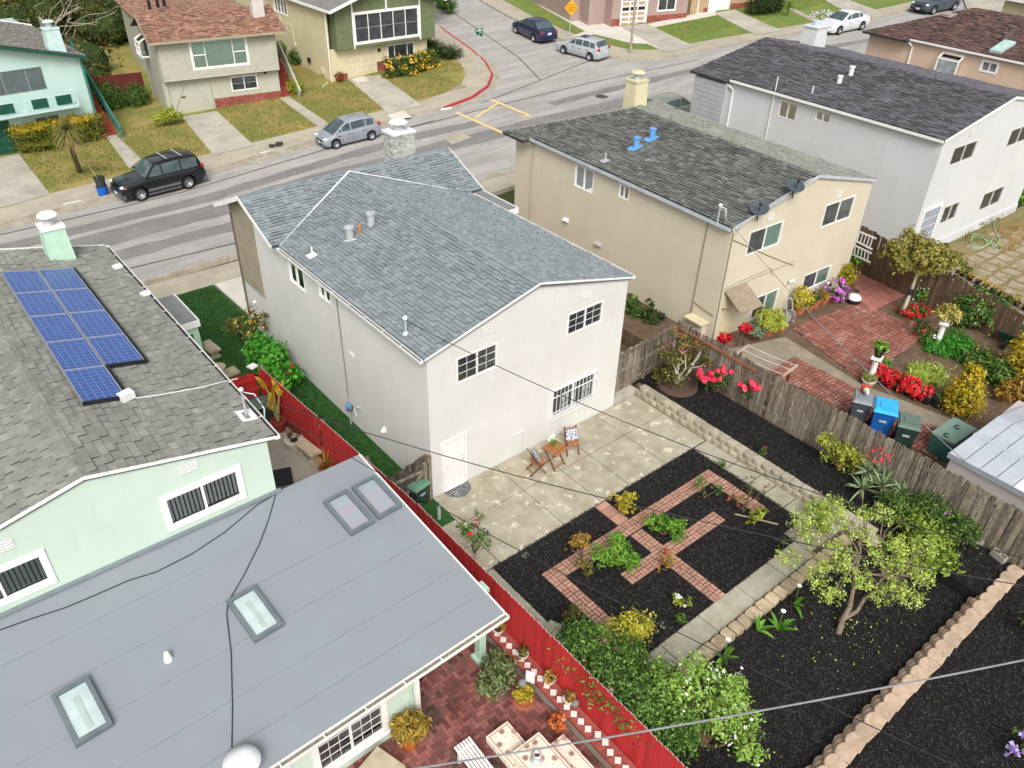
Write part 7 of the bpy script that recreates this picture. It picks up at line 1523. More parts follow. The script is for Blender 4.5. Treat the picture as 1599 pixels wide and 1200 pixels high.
for lab, px, py, bl in (('coral red rose bush, left of the two against the grey fence', 1118, 612, [(0, 0, .55, .5, .35, .35), (-.45, .2, .6, .3, .3, .3), (.35, -.1, .6, .4, .35, .35)]), ('coral red rose bush, right of the two against the grey fence', 1162, 632, [(.1, 0, .55, .3, .3, .35), (.25, -.3, .7, .25, .3, .35)])):
    q = pxz(px, py, .36); o = bush(lab, q, bl, 800, .1, L_g, clumps=70); b_ = V(q); BB = [(b_.x+x[0]-.1, b_.y+x[1], b_.z+x[2]+.12, x[3], x[4], x[5]) for x in bl]; fl = MB()
    for k in range(32 if px < 1150 else 26):
        z_ = rng.choice(BB); a = rng.uniform(0, 6.28); cc = V((z_[0]+math.cos(a)*z_[3]*rng.uniform(.4, .95)-.1, z_[1]+math.sin(a)*z_[4]*rng.uniform(.4, .95), z_[2]+z_[5]*rng.uniform(.3, .9)))
        for _ in range(9):
            d = V((rng.gauss(0, 1), rng.gauss(0, 1), rng.gauss(0, 1)+.6)).normalized(); x = d.orthogonal().normalized()*.1; y = d.cross(x.normalized())*.085; c2 = cc+d*.06; fl.add([c2-x, c2-y, c2+x, c2+y], [(0, 1, 2, 3)], rng.uniform(.01, .99))
    part('blooms', fl, F_coral, o, kind='stuff')
small('small red-flowered plant on the block wall', 1190, 712, [(0, 0, .2, .15, .15, .15)], 110, .08, L_g, z=.36, fl=[(F_red, 8, .09)])
small('yellow-green leafy shrub in front of the grey fence', 1308, 735, [(.2, 0, .5, .5, .45, .4), (-.2, .4, .75, .3, .3, .4), (.5, -.3, .5, .4, .4, .35), (-.3, .6, 1.1, .2, .2, .25)], 1700, .1, L_y, z=.36, cm=None, clumps=120)
q = pxz(1372, 775, .36); o = thing('aloe_plant', 'large cluster of spiky grey-green aloe rosettes by the fence', 'plant', q); L_al = LEAF('leaf_aloe', '556b45', '7f9468', 'a9b98e', .1)
for dx_, dy_, dz_, s in ((0, 0, .55, .75), (.5, .3, .6, .65), (-.5, .35, .5, .65), (.35, -.5, .45, .6), (-.25, -.45, .4, .6), (.75, -.1, .5, .5), (.1, .55, .7, .55)): blades(o, q+V((dx_, dy_, dz_-.2)), 30, s, .085, L_al, (5, 75), .35)
mb = MB(); [mb.tube([q+V((dx_, dy_, 0)), q+V((dx_, dy_, .4))], .06, 6) for dx_, dy_ in ((0, 0), (.5, .3), (-.5, .35), (.35, -.5))]; part('stem', mb, m_bark, o); crown(o, [(q.x+.2, q.y+.5, 1.6, .5, .4, .12)], 40, .12, F_coral, 'flowers')
q = pxz(1565, 850, .4); bush('leafy plant with magenta blooms at the right end of the fence', q+V((0, .1, 0)), [(0, 0, .3, .35, .3, .3), (.2, -.3, .3, .3, .3, .25)], 500, .12, L_b, clumps=40, flowers=[(F_mag, 130, .12)])
bush('pale lilac flowers at the lower right corner', pxz(1585, 1180, .45), [(0, 0, .5, .3, .25, .3), (.2, -.3, .4, .25, .25, .3)], 160, .1, L_g, flowers=[(F_lil, 170, .1)]); bush('feathery green foliage at the right edge of the upper mulch', pxz(1612, 1000, .45), [(0, 0, .4, .4, .4, .35)], 300, .12, L_b, clumps=30)
# white calla lilies along the stone edging
for i, (px, py) in enumerate(((1130, 1030), (1182, 985), (1215, 985), (1240, 945))):
    q = pxz(px, py); o = thing('calla_lily', ['low spreading leafy lily clump at the end of the edging stones', 'thin lily plant with drooping leaves beside the edging stones', 'upright lily plant with one white flower beside the edging stones', 'upright lily plant nearest the crooked tree with white flower'][i], 'plant', q, 'lilies along the edging stones'); blades(o, q, [9, 5, 8, 7][i], [.55, .6, .65, .7][i], .15, L_b, (25, 80), .5)
    if i != 1:
        mb = MB(); t_ = q+V((.05, .05, .6)); mb.tube([q, t_], .01, 5); part('flower_stem', mb, M('stem_green', '6a8a3a', rough=.8), o); mb = MB(); mb.lathe(t_, [(.01, 0), (.03, .05), (.07, .1), (.055, .1), (.0, .03)], 10); part('flower', mb, M('lily_white', 'f0efe8', rough=.6), o, True)
# ------------------------------------------------------------------ beige garden: trees, pots, bins
def bz(px, py, z=ZB): return at(px, py, z)
q = bz(1409, 490); o = thing('loquat_tree', 'small staked tree with olive crown in the brick garden', 'tree', q); tt = at(1438, 412, 2.7)
mb = MB(); mb.tube([q, q.lerp(tt, .5)+V((.05, 0, 0)), tt], [.08, .06, .05], 8); part('trunk', mb, m_pale, o); B = [(tt.x+x, tt.y+y, tt.z+z, r, r, r*.75) for x, y, z, r in ((0, 0, .5, .75), (-.7, .3, .35, .6), (.7, -.2, .3, .6), (.2, .7, .7, .6), (-.3, -.5, .3, .55), (1.0, -.7, .1, .5), (-.9, .8, .5, .5))]
branches(o, tt, [b[:3] for b in B], .035, m_pale, 'branches'); crown(o, B, 4200, .17, LEAF('leaf_loquat', '5a5a26', '85803a', 'b3a95a'), 'crown', clumps=230)
mb = MB(); mb.tube([q+V((-.25, .15, 0)), q+V((-.02, .05, 1.15))], .025, 6); mb.tube([q.lerp(tt, .38), q.lerp(tt, .5)], .09, 8); part('stake', mb, m_black, o)
bush('red azalea bed around the foot of the staked tree', q+V((.15, -.2, 0)), [(0, 0, .1, .5, .45, .2), (.45, -.25, .15, .4, .35, .2)], 900, .09, L_g, flowers=[(F_red, 420, .09)], stems=False, cat='flowers')
# trellis
tr = thing('trellis', 'white leaning garden trellis by the dark fence', 'trellis', bz(1452, 476)); a, b = bz(1452, 476), at(1486, 417, 2.5); s = V((.35, -.1, 0))
for k in (0, 1): mb = MB(); mb.beam(a+s*k*.6, b+s*k, .04, .03); part('upright', mb, m_white, tr)
for t in (.35, .6, .92): mb = MB(); p = a.lerp(b, t); mb.beam(p-s*.6, p+s*1.7, .035, .03); part('crossbar', mb, m_white, tr)
# shelf of bromeliad pots on the fence
d = (bb-ab).normalized(); n_ = V((d.y, -d.x, 0)).normalized(); 
if n_.x > 0: n_ = -n_
L_br = LEAF('leaf_bromeliad', '8a7a2a', 'b89a3a', 'd8a24a'); shf = thing('shelf', 'narrow wooden shelf of potted bromeliads along the dark fence', 'shelf', at(1540, 455, 1.8)); s0_, s1_ = at(1488, 421, 1.95), at(1608, 487, 1.65); mb = MB(); mb.beam(s0_+n_*.12-UP*.03, s1_+n_*.12-UP*.03, .26, .03); part('board', mb, M('pink_shelf', 'a08478', rough=.8), shf)
for i in range(10):
    p = s0_.lerp(s1_, (i+.5)/10)+n_*.12
    potted(f'potted orange-leaved bromeliad on the fence shelf, number {["first", "second", "third", "fourth", "fifth", "sixth", "seventh", "eighth", "ninth", "tenth"][i]} from the tree', p, .13, .17, m_blackp, [], 0, 0, None, group='bromeliads on the fence shelf', blade=(16, .34, .05, L_br, (20, 80), .5))
# pedestals
def pedestal(base, h, label):
    o = thing('pedestal', label, 'pedestal', base); mb = MB(); mb.cbox(V(base)+UP*.05, .36, .36, .1, .3); part('plinth', mb, m_white, o); mb = MB(); mb.lathe(V(base)+UP*.1, [(.13, 0), (.11, .05), (.1, h-.2), (.12, h-.15)], 14); part('shaft', mb, m_white, o, True); mb = MB(); mb.cbox(V(base)+UP*(h-.03), .36, .36, .09, .3); mb.lathe(V(base)+UP*(h-.15), [(.12, 0), (.17, .08)], 12); part('capital', mb, m_white, o); return V(base)+UP*(h+.015)
tpz = pedestal(bz(1461, 541), 1.1, 'tall white column pedestal carrying a yellow-leaved plant'); potted('yellow-variegated bushy plant on the farther white pedestal', tpz, .18, .14, m_whitep, [(0, 0, .22, .48, .48, .22), (0, 0, .35, .3, .3, .18)], 700, .16, LEAF('leaf_varieg', '7a7a2e', 'b5a850', 'e0d284'), aspect=.3)
tpz = pedestal(bz(1357, 597), 1.1, 'tall white column pedestal carrying a black pot beside the path'); potted('green plant in a black pot on the nearer white pedestal', tpz, .17, .3, m_blackp, [(0, 0, .12, .26, .26, .16)], 260, .13, L_b)
potted('white flower bowl with yellow plants at the foot of the nearer pedestal', bz(1355, 600), .25, .22, m_whitep, [(0, 0, .12, .28, .28, .15)], 300, .1, L_y); bush('low green plant behind the nearer pedestal', bz(1375, 577), [(0, 0, .25, .3, .3, .25)], 400, .11, L_b, stems=False)
# row of red azaleas in pots
for i, (px, py) in enumerate(((1372, 596), (1386, 602), (1402, 609), (1418, 616), (1432, 622))):
    potted(f'brilliant red azalea in a pot by the path, {["leftmost", "second", "middle", "fourth", "rightmost"][i]} of the row', bz(px, py), .2, .16, m_blackp, [(0, 0, .2, .33, .33, .24)], 260, .1, L_g, flowers=[(F_red, 480, .11)], group='red azaleas by the path')
for i, (px, py, r) in enumerate(((1446, 629, .2), (1463, 634, .26))): potted(['small empty-looking black nursery pot beside the azaleas', 'large black nursery pot beside the golden shrub'][i], bz(px, py), r, .3+.1*i, m_blackp, [(0, 0, .05, r*.8, r*.8, .06)], 90, .08, L_g)
bush('flattened pale green strappy grass beside the black pots', bz(1445, 590), [(0, 0, .15, .9, .7, .18)], 1500, .22, L_lime, aspect=.12, stems=False, cat='plant')
bush('large golden-yellow conifer bush near the shed', bz(1497, 645), [(0, 0, .55, .6, .6, .55), (.05, .05, 1.05, .5, .5, .5), (.1, .1, 1.5, .34, .34, .4), (.3, .3, .4, .5, .5, .4)], 6000, .1, LEAF('leaf_conifer_gold', '84801e', 'c4a92c', 'ecd554'), cm=m_core_y, up=.6, stems=False)
bush('golden shrub at the right edge of the brick garden', bz(1597, 590), [(0, 0, .7, .7, .7, .6), (.2, .3, 1.1, .5, .5, .5)], 3200, .13, LEAF('leaf_shrub_gold', '8a8222', 'd0b030', 'f0d858'), cm=m_core_y, stems=False); bush('orange-leaved plants above the shed roof', bz(1590, 625), [(0, 0, .5, .5, .6, .4), (-.5, .3, .4, .4, .4, .35)], 1500, .14, L_rust, clumps=120, stems=False)
bush('mixed green weeds left of the orange plants', bz(1550, 590), [(0, 0, .3, .8, .6, .35), (.3, .8, .3, .7, .6, .3), (-.3, -.7, .35, .6, .5, .3)], 2600, .14, L_g, clumps=220, stems=False, flowers=[(F_or, 30, .1)], cat='plant')
bush('large dense green bush against the dark fence', bz(1520, 508), [(0, 0, .7, .9, .9, .7), (.7, -.4, .7, .8, .8, .6), (-.6, .3, .5, .6, .6, .5), (.2, .5, 1.0, .6, .6, .5)], 6000, .13, L_g, cm=m_core_g, flowers=[(F_red, 8, .12), (F_white, 14, .09)], stems=False)
bush('low bright green parsley-like patch behind the farther pedestal', bz(1492, 552), [(0, 0, .2, .8, .6, .25), (.6, .3, .25, .6, .6, .25), (-.4, .6, .2, .5, .5, .2)], 3000, .12, LEAF('leaf_parsley', '2c6420', '449030', '68b244'), stems=False, cat='plant')
bush('flower clump with red and white blooms left of the farther pedestal', bz(1447, 532), [(0, 0, .3, .45, .4, .3), (.2, .5, .4, .3, .3, .3)], 700, .1, L_g, flowers=[(F_red, 60, .08), (F_white, 20, .09)], stems=False)
bush('green bushes below the white ladder', bz(1372, 425), [(0, 0, .4, .8, .6, .5), (1.0, -.8, .4, .7, .6, .45), (-.6, .7, .7, .6, .6, .4)], 3400, .13, L_b, cm=m_core_g, stems=False); bush('tangled roses and ivy along the dark fence', bz(1448, 440), [(0, 0, .6, .6, .6, .6), (.6, -.9, .6, .6, .6, .6), (-.3, .8, .4, .5, .5, .4)], 2600, .11, L_g, cm=m_core_g, flowers=[(F_or, 40, .1)], stems=False)
bush('round white-flowered daisy bush beside the trellis', bz(1440, 470), [(0, 0, .35, .42, .42, .36)], 900, .1, L_b, flowers=[(F_white, 70, .07)], stems=False)
potted('terracotta pot with seedlings below the ladder', bz(1407, 437), .26, .38, m_terrap, [(0, 0, .1, .25, .25, .15)], 260, .12, L_g); potted('white planter tub in front of the ivy', bz(1424, 450), .42, .3, m_whitep, [(-.1, 0, .2, .4, .3, .3)], 500, .12, L_g)
mb = MB(); mb.lathe(bz(1482, 478), [(.3, 0), (.33, .4), (.3, .4), (.28, .05), (0, .05)], 16); single('blue_barrel', mb, M('blue_plastic', '2a6fc4', '225fae', rough=.5), 'cut blue plastic barrel beside the big green bush', 'barrel', bz(1482, 478)); bush('feathery weed growing over the blue barrel', bz(1490, 472, ZB+.2), [(0, 0, .3, .3, .3, .3)], 250, .1, L_grey, stems=False)
mb = MB(); c = bz(1561, 503, ZB+.35); mb.lathe(c, [(.2, -.3), (.42, 0), (.45, .02), (.4, .02), (.18, -.25), (0, -.25)], 16); single('garden_basin', mb, M('pale_green_basin', '9db39a', rough=.6), 'pale green basin behind the big green bush', 'basin', c-UP*.3)
wbq = bz(1580, 535, ZB); o = thing('wheelbarrow', 'dark green wheelbarrow under the fence shelf', 'wheelbarrow', wbq); mb = MB(); P = [wbq+V(k) for k in ((-.5, -.3, .25), (.5, -.3, .25), (.5, .3, .25), (-.5, .3, .25), (-.7, -.4, .6), (.6, -.4, .55), (.6, .4, .55), (-.7, .4, .6))]; mb.add(P, [(3, 2, 1, 0), (0, 1, 5, 4), (1, 2, 6, 5), (2, 3, 7, 6), (3, 0, 4, 7)]); part('tray', mb, M('green_tray', '1f5a44', rough=.5), o); mb = MB(); mb.lathe(wbq+V((-.75, -.04, .2)), [(.2, 0), (.2, .08)], 14, ax=(0, 1, 0)); part('wheel', mb, m_black, o)
for sy_ in (-.28, .28): mb = MB(); mb.tube([wbq+V((-.75, sy_*.2, .2)), wbq+V((.3, sy_, .25)), wbq+V((1.0, sy_*1.1, .55))], .025, 6); part('handle', mb, m_black, o)
# ladder hung flat on the fence
lp = ab+n_*.3; lo_ = lambda px, py: atP(px, py, lp, n_)
lad = thing('ladder', 'white extension ladder hung sideways on the fence beside the beige house', 'ladder', lo_(1345, 400))
rl = [((1339, 361), (1368, 373)), ((1335, 376), (1362, 390)), ((1333, 383), (1361, 396)), ((1330, 397), (1359, 410))]
for a, b in rl: mb = MB(); mb.beam(lo_(*a), lo_(*b), .04, .07); part('side_rail', mb, m_white, lad)
for k in (0, 2):
    for t in (.12, .3, .48, .66, .84): mb = MB(); mb.beam(lo_(*rl[k][0]).lerp(lo_(*rl[k][1]), t), lo_(*rl[k+1][0]).lerp(lo_(*rl[k+1][1]), t), .03, .04); part('rung', mb, m_white, lad)
# pots along the beige wall
def wallpot(label, px, py, r, h, pm_, bl, n, sz, lm, **k): return potted(label, bz(px, py), r, h, pm_, bl, n, sz, lm, **k)
wallpot('large terracotta pot of feathery yellow-green fern by the awning', 1197, 522, .3, .42, m_terrap, [(0, 0, .3, .55, .55, .35)], 900, .3, L_y, aspect=.12, up=.8); wallpot('low pot of grey-green succulents beside the back door', 1178, 528, .24, .24, m_redp, [(0, 0, .15, .4, .4, .2)], 500, .15, L_grey, aspect=.4); wallpot('small terracotta pot beside the fern pot', 1216, 517, .2, .24, m_terrap, [(0, 0, .1, .22, .22, .15)], 160, .1, L_y)
wallpot('golden ball-shaped conifer in terracotta pot by the hose reel', 1247, 490, .24, .36, m_terrap, [(0, 0, .4, .38, .38, .5)], 1700, .09, L_gold); wallpot('terracotta pot with dull green plant, first right of the golden conifer', 1262, 485, .2, .32, m_terrap, [(0, 0, .2, .26, .26, .22)], 300, .11, L_g); wallpot('tall clay pot with weeds right of the golden conifer', 1272, 480, .2, .42, m_terrap, [(0, 0, .12, .25, .25, .18)], 260, .11, L_ol); wallpot('wide terracotta pot with pale succulents in the pot row', 1283, 475, .24, .3, m_terrap, [(0, 0, .12, .28, .28, .15)], 300, .11, L_rust)
wallpot('pot overflowing with magenta and white flowers under the window', 1300, 470, .24, .25, m_terrap, [(0, 0, .35, .5, .45, .4), (.2, -.2, .1, .35, .3, .25)], 700, .1, L_g, flowers=[(F_mag, 260, .12), (F_white, 60, .1)]); wallpot('golden shrub in a pot at the corner of the beige wall', 1318, 450, .22, .25, m_terrap, [(0, 0, .4, .42, .42, .42)], 1500, .1, L_gold)
o = thing('garden_bowl', 'white lidded bowl on a black base at the patio corner', 'bowl', bz(1332, 472)); mb = MB(); mb.lathe(bz(1332, 472), [(.28, 0), (.3, .18)], 14); part('base', mb, m_black, o); mb = MB(); mb.lathe(bz(1332, 472)+UP*.18, [(.3, 0), (.3, .06), (.2, .16), (0, .2)], 14); part('lid', mb, m_white, o, True)
for i, (px, py, z_) in enumerate(((1131, 527, 1.35), (1163, 512, 1.5))):
    o = thing('hanging_basket', ['red flower basket on a wire stand left of the back door', 'red flower basket on a wire stand right of the back door'][i], 'flower basket', bz(px, py)); c = at(px, py, z_); B = [(c.x, c.y, c.z, .26, .26, .16)]; crown(o, B, 420, .1, F_red, 'flowers'); mb = MB(); mb.lathe(c-UP*.2, [(.14, 0), (.22, .14)], 10); part('basket', mb, m_redp, o); mb = MB(); [mb.tube([c-UP*.2+V((x, y, 0)), c+V((x*1.6, y*1.6, -(z_-ZB)))], .012, 4) for x, y in ((.1, 0), (-.05, .09), (-.05, -.09))]; part('stand', mb, m_black, o)
hq = bz(1231, 505); o = thing('hose_reel', 'metal hose reel cart with coiled hose against the beige wall', 'hose reel', hq); mb = MB()
for s_ in (-.2, .2): mb.tube([hq+V((s_, -.1, 0)), hq+V((s_, .2, .9)), hq+V((s_, .3, 1.0))], .02, 6); mb.tube([hq+V((s_, -.15, .03)), hq+V((s_, .3, .03))], .02, 6)
mb.tube([hq+V((-.2, .3, 1.0)), hq+V((.2, .3, 1.0))], .02, 6); part('frame', mb, m_galv, o); mb = MB(); mb.lathe(hq+V((-.16, .05, .35)), [(.22, 0), (.12, .01), (.12, .31), (.22, .32)], 14, ax=(1, 0, 0)); part('drum', mb, m_galv, o); mb = MB(); mb.tube([hq+V((-.13+.26*i/60, .05+.18*math.cos(i*.63), .35+.18*math.sin(i*.63))) for i in range(61)], .025, 5); part('hose', mb, M('brown_hose', '6d5f50', rough=.7), o)
# wheelie bins and cone
def wheelie(label, loc, rot, mb_, ml, group='wheelie bins', hgt=1.05, w_=.58):
    o = thing('wheelie_bin', label, 'bin', (0, 0, 0), group); d_ = w_*1.15; mb = MB(); a, b = w_/2*.8, d_/2*.78; c, e = w_/2, d_/2
    mb.add([(-a, -b, .06), (a, -b, .06), (a, b, .06), (-a, b, .06), (-c, -e, hgt*.88), (c, -e, hgt*.88), (c, e, hgt*.88), (-c, e, hgt*.88)], [(3, 2, 1, 0), (0, 1, 5, 4), (1, 2, 6, 5), (2, 3, 7, 6), (3, 0, 4, 7), (4, 5, 6, 7)]); mb.box(-c*1.06, c*1.06, -e*1.06, e*1.06, hgt*.85, hgt*.89); part('body', mb, mb_, o)
    mb = MB(); z = hgt*.89; P = [(-c*1.1, -e*1.12, z), (c*1.1, -e*1.12, z), (c*1.1, e*1.1, z), (-c*1.1, e*1.1, z), (-c*.9, -e*.85, z+.07), (c*.9, -e*.85, z+.07), (c*.95, e*.95, z+.1), (-c*.95, e*.95, z+.1)]; mb.add(P, [(4, 5, 6, 7), (0, 1, 5, 4), (1, 2, 6, 5), (2, 3, 7, 6), (3, 0, 4, 7)]); mb.box(-c*.55, c*.55, -e*.5, e*.4, z+.08, z+.115); part('lid', mb, ml, o)
    mb = MB(); mb.tube([(-c*.9, e*1.2, z+.02), (c*.9, e*1.2, z+.02)], .02, 6); part('handle', mb, mb_, o)
    for s_ in (-1, 1): mb = MB(); mb.lathe((s_*c*.85-.03, e*.85, .11), [(.11, 0), (.11, .06)], 12, ax=(1, 0, 0)); part('wheel', mb, m_black, o)
    mb = MB(); mb.box(-c*.35, c*.3, -e*.96, -e*.93, hgt*.55, hgt*.62); part('marking', mb, M('bin_marking', 'b9c0bf', rough=.6), o)
    o.location = V(loc); o.rotation_euler = (0, 0, rot); return o
m_bb = M('blue_bin', '1f62b4', '1a559e', rough=.45); m_bl = M('cyan_lid', '3db2e0', '35a3d0', rough=.4); m_bg = M('grey_bin', '4d5358', '43494e', rough=.5); m_bgl = M('grey_lid', '8b9096', '7d8288', rough=.45); m_bgr = M('green_bin', '2f4339', '283a31', rough=.5); m_bgrl = M('green_grey_lid', '66776d', '5a6a61', rough=.45)
rb = math.radians(-62)
g1 = bz(1340, 662); wheelie('dark grey wheelie bin carrying a traffic cone', g1+V((.1, .15, 0)), rb, m_bg, m_bgl); g2 = bz(1371, 678); wheelie('bright blue wheelie bin with cyan lid between two other bins', g2+V((.15, .1, 0)), rb, m_bb, m_bl, w_=.7, hgt=1.12); g3 = bz(1408, 702); wheelie('dark green wheelie bin behind the grey fence', g3+V((.2, .15, 0)), rb, m_bgr, m_bgrl, w_=.64)
cc_ = g1+V((.15, .15, 1.04)); o = thing('traffic_cone', 'faded orange and white traffic cone lying on the grey bin', 'traffic cone', cc_); dc = V((-.45, -.35, .1)).normalized(); mb = MB(); mb.lathe(cc_+V((.15, .12, .15)), [(.15, 0), (.1, .16)], 12, ax=dc); part('red_band', mb, M('cone_red', 'c0503a', rough=.6), o); mb = MB(); mb.lathe(cc_+V((.15, .12, .15))+dc*.16, [(.1, 0), (.04, .26), (0, .27)], 12, ax=dc); part('white_band', mb, M('cone_white', 'e0d8c8', rough=.6), o); mb = MB(); mb.lathe(cc_+V((.15, .12, .15))-dc*.03, [(.2, 0), (.2, .03)], 4, ax=dc); part('foot', mb, M('cone_red', 'c0503a'), o)
sb_ = bz(1478, 707); o = thing('storage_box', 'green plastic storage chest beside the metal shed', 'storage box', sb_); mb = MB(); mb.cbox(sb_+V((.2, .1, .35)), 1.3, .7, .7, -.05); part('chest', mb, M('green_plastic_chest', '3f6f66', rough=.5), o); mb = MB(); mb.cbox(sb_+V((.2, .1, .73)), 1.36, .76, .08, -.05); part('lid', mb, M('pale_green_lid', '7d9a8c', rough=.5), o)
for s_ in (-.3, .4): mb = MB(); mb.tube([sb_+V((s_+.1*math.cos(k), .1+.1*math.sin(k), .8)) for k in [i*.6 for i in range(8)]], .018, 5); part('strap', mb, m_black, o)
# clothes line
tl = thing('clothes_line', 'wooden clothes line frame with white wires behind the grey fence', 'clothes line', bz(1160, 555)); m_post = M('red_brown_post', '7a3b30', rough=.8)
pA, pB = at(1157, 548, 1.75), at(1233, 580, 1.75)
for p in (pA, pB): mb = MB(); mb.beam(V((p.x, p.y, ZB)), V((p.x, p.y, 1.7)), .09, .09); part('post', mb, m_post, tl); mb = MB(); mb.beam(V((p.x-.45, p.y-.05, 1.75)), V((p.x+.55, p.y+.05, 1.75)), .07, .07); part('crossarm', mb, M('pale_crossarm', 'b9a492', rough=.8), tl)
for s_ in (-.4, .05, .45): mb = MB(); mb.tube([pA+V((s_, 0, .04)), pA.lerp(pB, .5)+V((s_, 0, .0)), pB+V((s_, 0, .04))], .008, 4); part('line', mb, m_whitem, tl)
# white house yard: hose
hs_ = [at(a, b, ZW+.06) for a, b in ((1553, 340), (1552, 352), (1556, 366), (1561, 376), (1553, 382), (1538, 374), (1522, 369), (1518, 378), (1530, 386), (1541, 382), (1534, 370), (1520, 366), (1516, 382), (1530, 388), (1545, 380), (1552, 372), (1560, 382), (1564, 390), (1555, 390), (1548, 381))]
mb = MB(); mb.tube(smooth(hs_), .022, 6); single('garden_hose', mb, M('pale_green_hose', '9cc7a0', rough=.5), 'pale green garden hose tangled on the cracked paving', 'hose', hs_[0])
bush('dry weeds along the foot of the white wall', at(1520, 372, ZW), [(0, 0, .1, 1.2, .5, .2), (2.5, .4, .1, 1.5, .5, .2), (4.5, .6, .15, 1.2, .5, .3)], 1600, .14, L_ol, aspect=.2, stems=False, cat='weeds'); bush('dry golden weeds on the paving behind the white house', at(1585, 365, ZW), [(0, 0, .1, 1.5, .8, .15), (-2, -.6, .05, 1.0, .6, .1)], 1000, .14, L_rust, aspect=.2, stems=False, cat='weeds'); bush('green plants at the right edge beside the white house', at(1592, 318, ZW), [(0, 0, .4, .6, .6, .45), (1, .4, .5, .8, .6, .5)], 1500, .16, L_b, stems=False, cm=m_core_g)
a, b = at(1578, 262, 2.2), at(1640, 285, 2.2); fence('dark wooden fence at the right edge beyond the white house', [(38.6, -.2), (44, -.6)], c_(.1), c_(2.0), m_wbr, bw=.16, posts=0)
# ------------------------------------------------------------------ green house yard: bin, pots, bench, birdbath
wheelie('dark green wheelie bin in the corner of the red fence', at(420, 668, 0)+V((0, .2, 0)), math.radians(80), m_bgr, m_bgrl)
wheelie('green bin behind the red fence beside the old gate', at(655, 790, 0)+V((-.0, .15, 0)), math.radians(10), m_bgr, M('sage_lid', '5f8a72', rough=.5), hgt=.95)
q = at(437, 672, 0); o = thing('banana_plant', 'yellowing banana plant in a red glazed pot beside the bin', 'potted plant', q); pot(o, q, .26, .42, m_redp); L_ban = LEAF('leaf_banana', '7a8a2a', 'b8a83a', 'e0a82a')
for (dx_, dy_, h_), l in zip(((.05, .1, 1.7), (-.15, .2, 1.9), (.2, -.05, 1.6), (-.2, -.1, 1.25)), range(4)):
    mb = MB(); t_ = q+V((dx_, dy_, h_)); mb.tube([q+UP*.4, q+V((dx_*.4, dy_*.4, h_*.6)), t_], [.05, .04, .02], 6); part('stalk', mb, M('banana_stalk', 'a39a5a', rough=.8), o); blades(o, t_-UP*.25, 2, .75, .3, L_ban, (62, 86), .5, 'leaf')
potted('white urn with small dark shrub in front of the banana pot', at(461, 700, 0), .3, .38, m_whitep, [(0, 0, .3, .25, .25, .25)], 160, .09, LEAF('leaf_brown', '4a3a2a', '6a5238', '8a7050'), cat='urn')
m_castc = M('cast_concrete', 'c3b69c', 'ad9f85', rough=.9, sc=4)
def cbench(label, p, rz, l=.95, w_=.4, h=.43):
    o = thing('garden_bench', label, 'bench', p); P = V(p); R = Matrix.Rotation(rz, 3, 'Z'); mb = MB(); mb.cbox(P+UP*(h-.04), l, w_, .08, rz); part('seat', mb, m_castc, o)
    for s_ in (-1, 1): mb = MB(); c = P+R@V((s_*l*.32, 0, 0)); mb.cbox(c+UP*.05, .16, w_*.9, .1, rz); mb.cbox(c+UP*.2, .1, w_*.55, .25, rz); mb.cbox(c+UP*(h-.12), .14, w_*.85, .08, rz); part('leg', mb, m_castc, o)
    return o
cbench('small cast concrete garden bench beside the red fence', at(490, 715, 0)+V((-.1, .1, 0)), math.radians(97)); cbench('cast concrete bench on the red gravel by the porch', at(332, 556, .1)+V((0, .1, 0)), math.radians(95), .9, .45, .4)
q = at(510, 740, 0); o = thing('spiky_plant', 'spiky dry grass plant in a pot beside the concrete bench', 'potted plant', q); pot(o, q, .2, .3, m_redp); blades(o, q+UP*.28, 70, .75, .022, L_rust, (25, 85), .5)
q = at(345, 600, .1); o = thing('birdbath', 'pale concrete birdbath on the red gravel', 'birdbath', q); mb = MB(); mb.lathe(q, [(.18, 0), (.16, .05), (.07, .12), (.06, .55), (.1, .65)], 14); part('pedestal', mb, m_castc, o, True); mb = MB(); mb.lathe(q+UP*.65, [(.1, 0), (.28, .06), (.3, .1), (.27, .1), (.1, .05), (0, .045)], 18); part('bowl', mb, m_castc, o, True)
mb = MB(); c = at(357, 584, .12); mb.cbox(c+UP*.04, .7, .5, .08, .1); single('stepping_slab', mb, m_castc, 'flat pale stepping slab next to the birdbath', 'slab', c)
q = at(442, 745, .5); mb = MB(); mb.cbox(q, .75, .55, .05, math.radians(70)); o = single('folded_table', mb, m_black, 'black flat folding table against the green wall', 'table', q)
potted('small green hanging fern under the porch roof', at(300, 545, .9), .15, .15, m_terrap, [(0, 0, .1, .35, .5, .3)], 600, .2, L_b, aspect=.3)
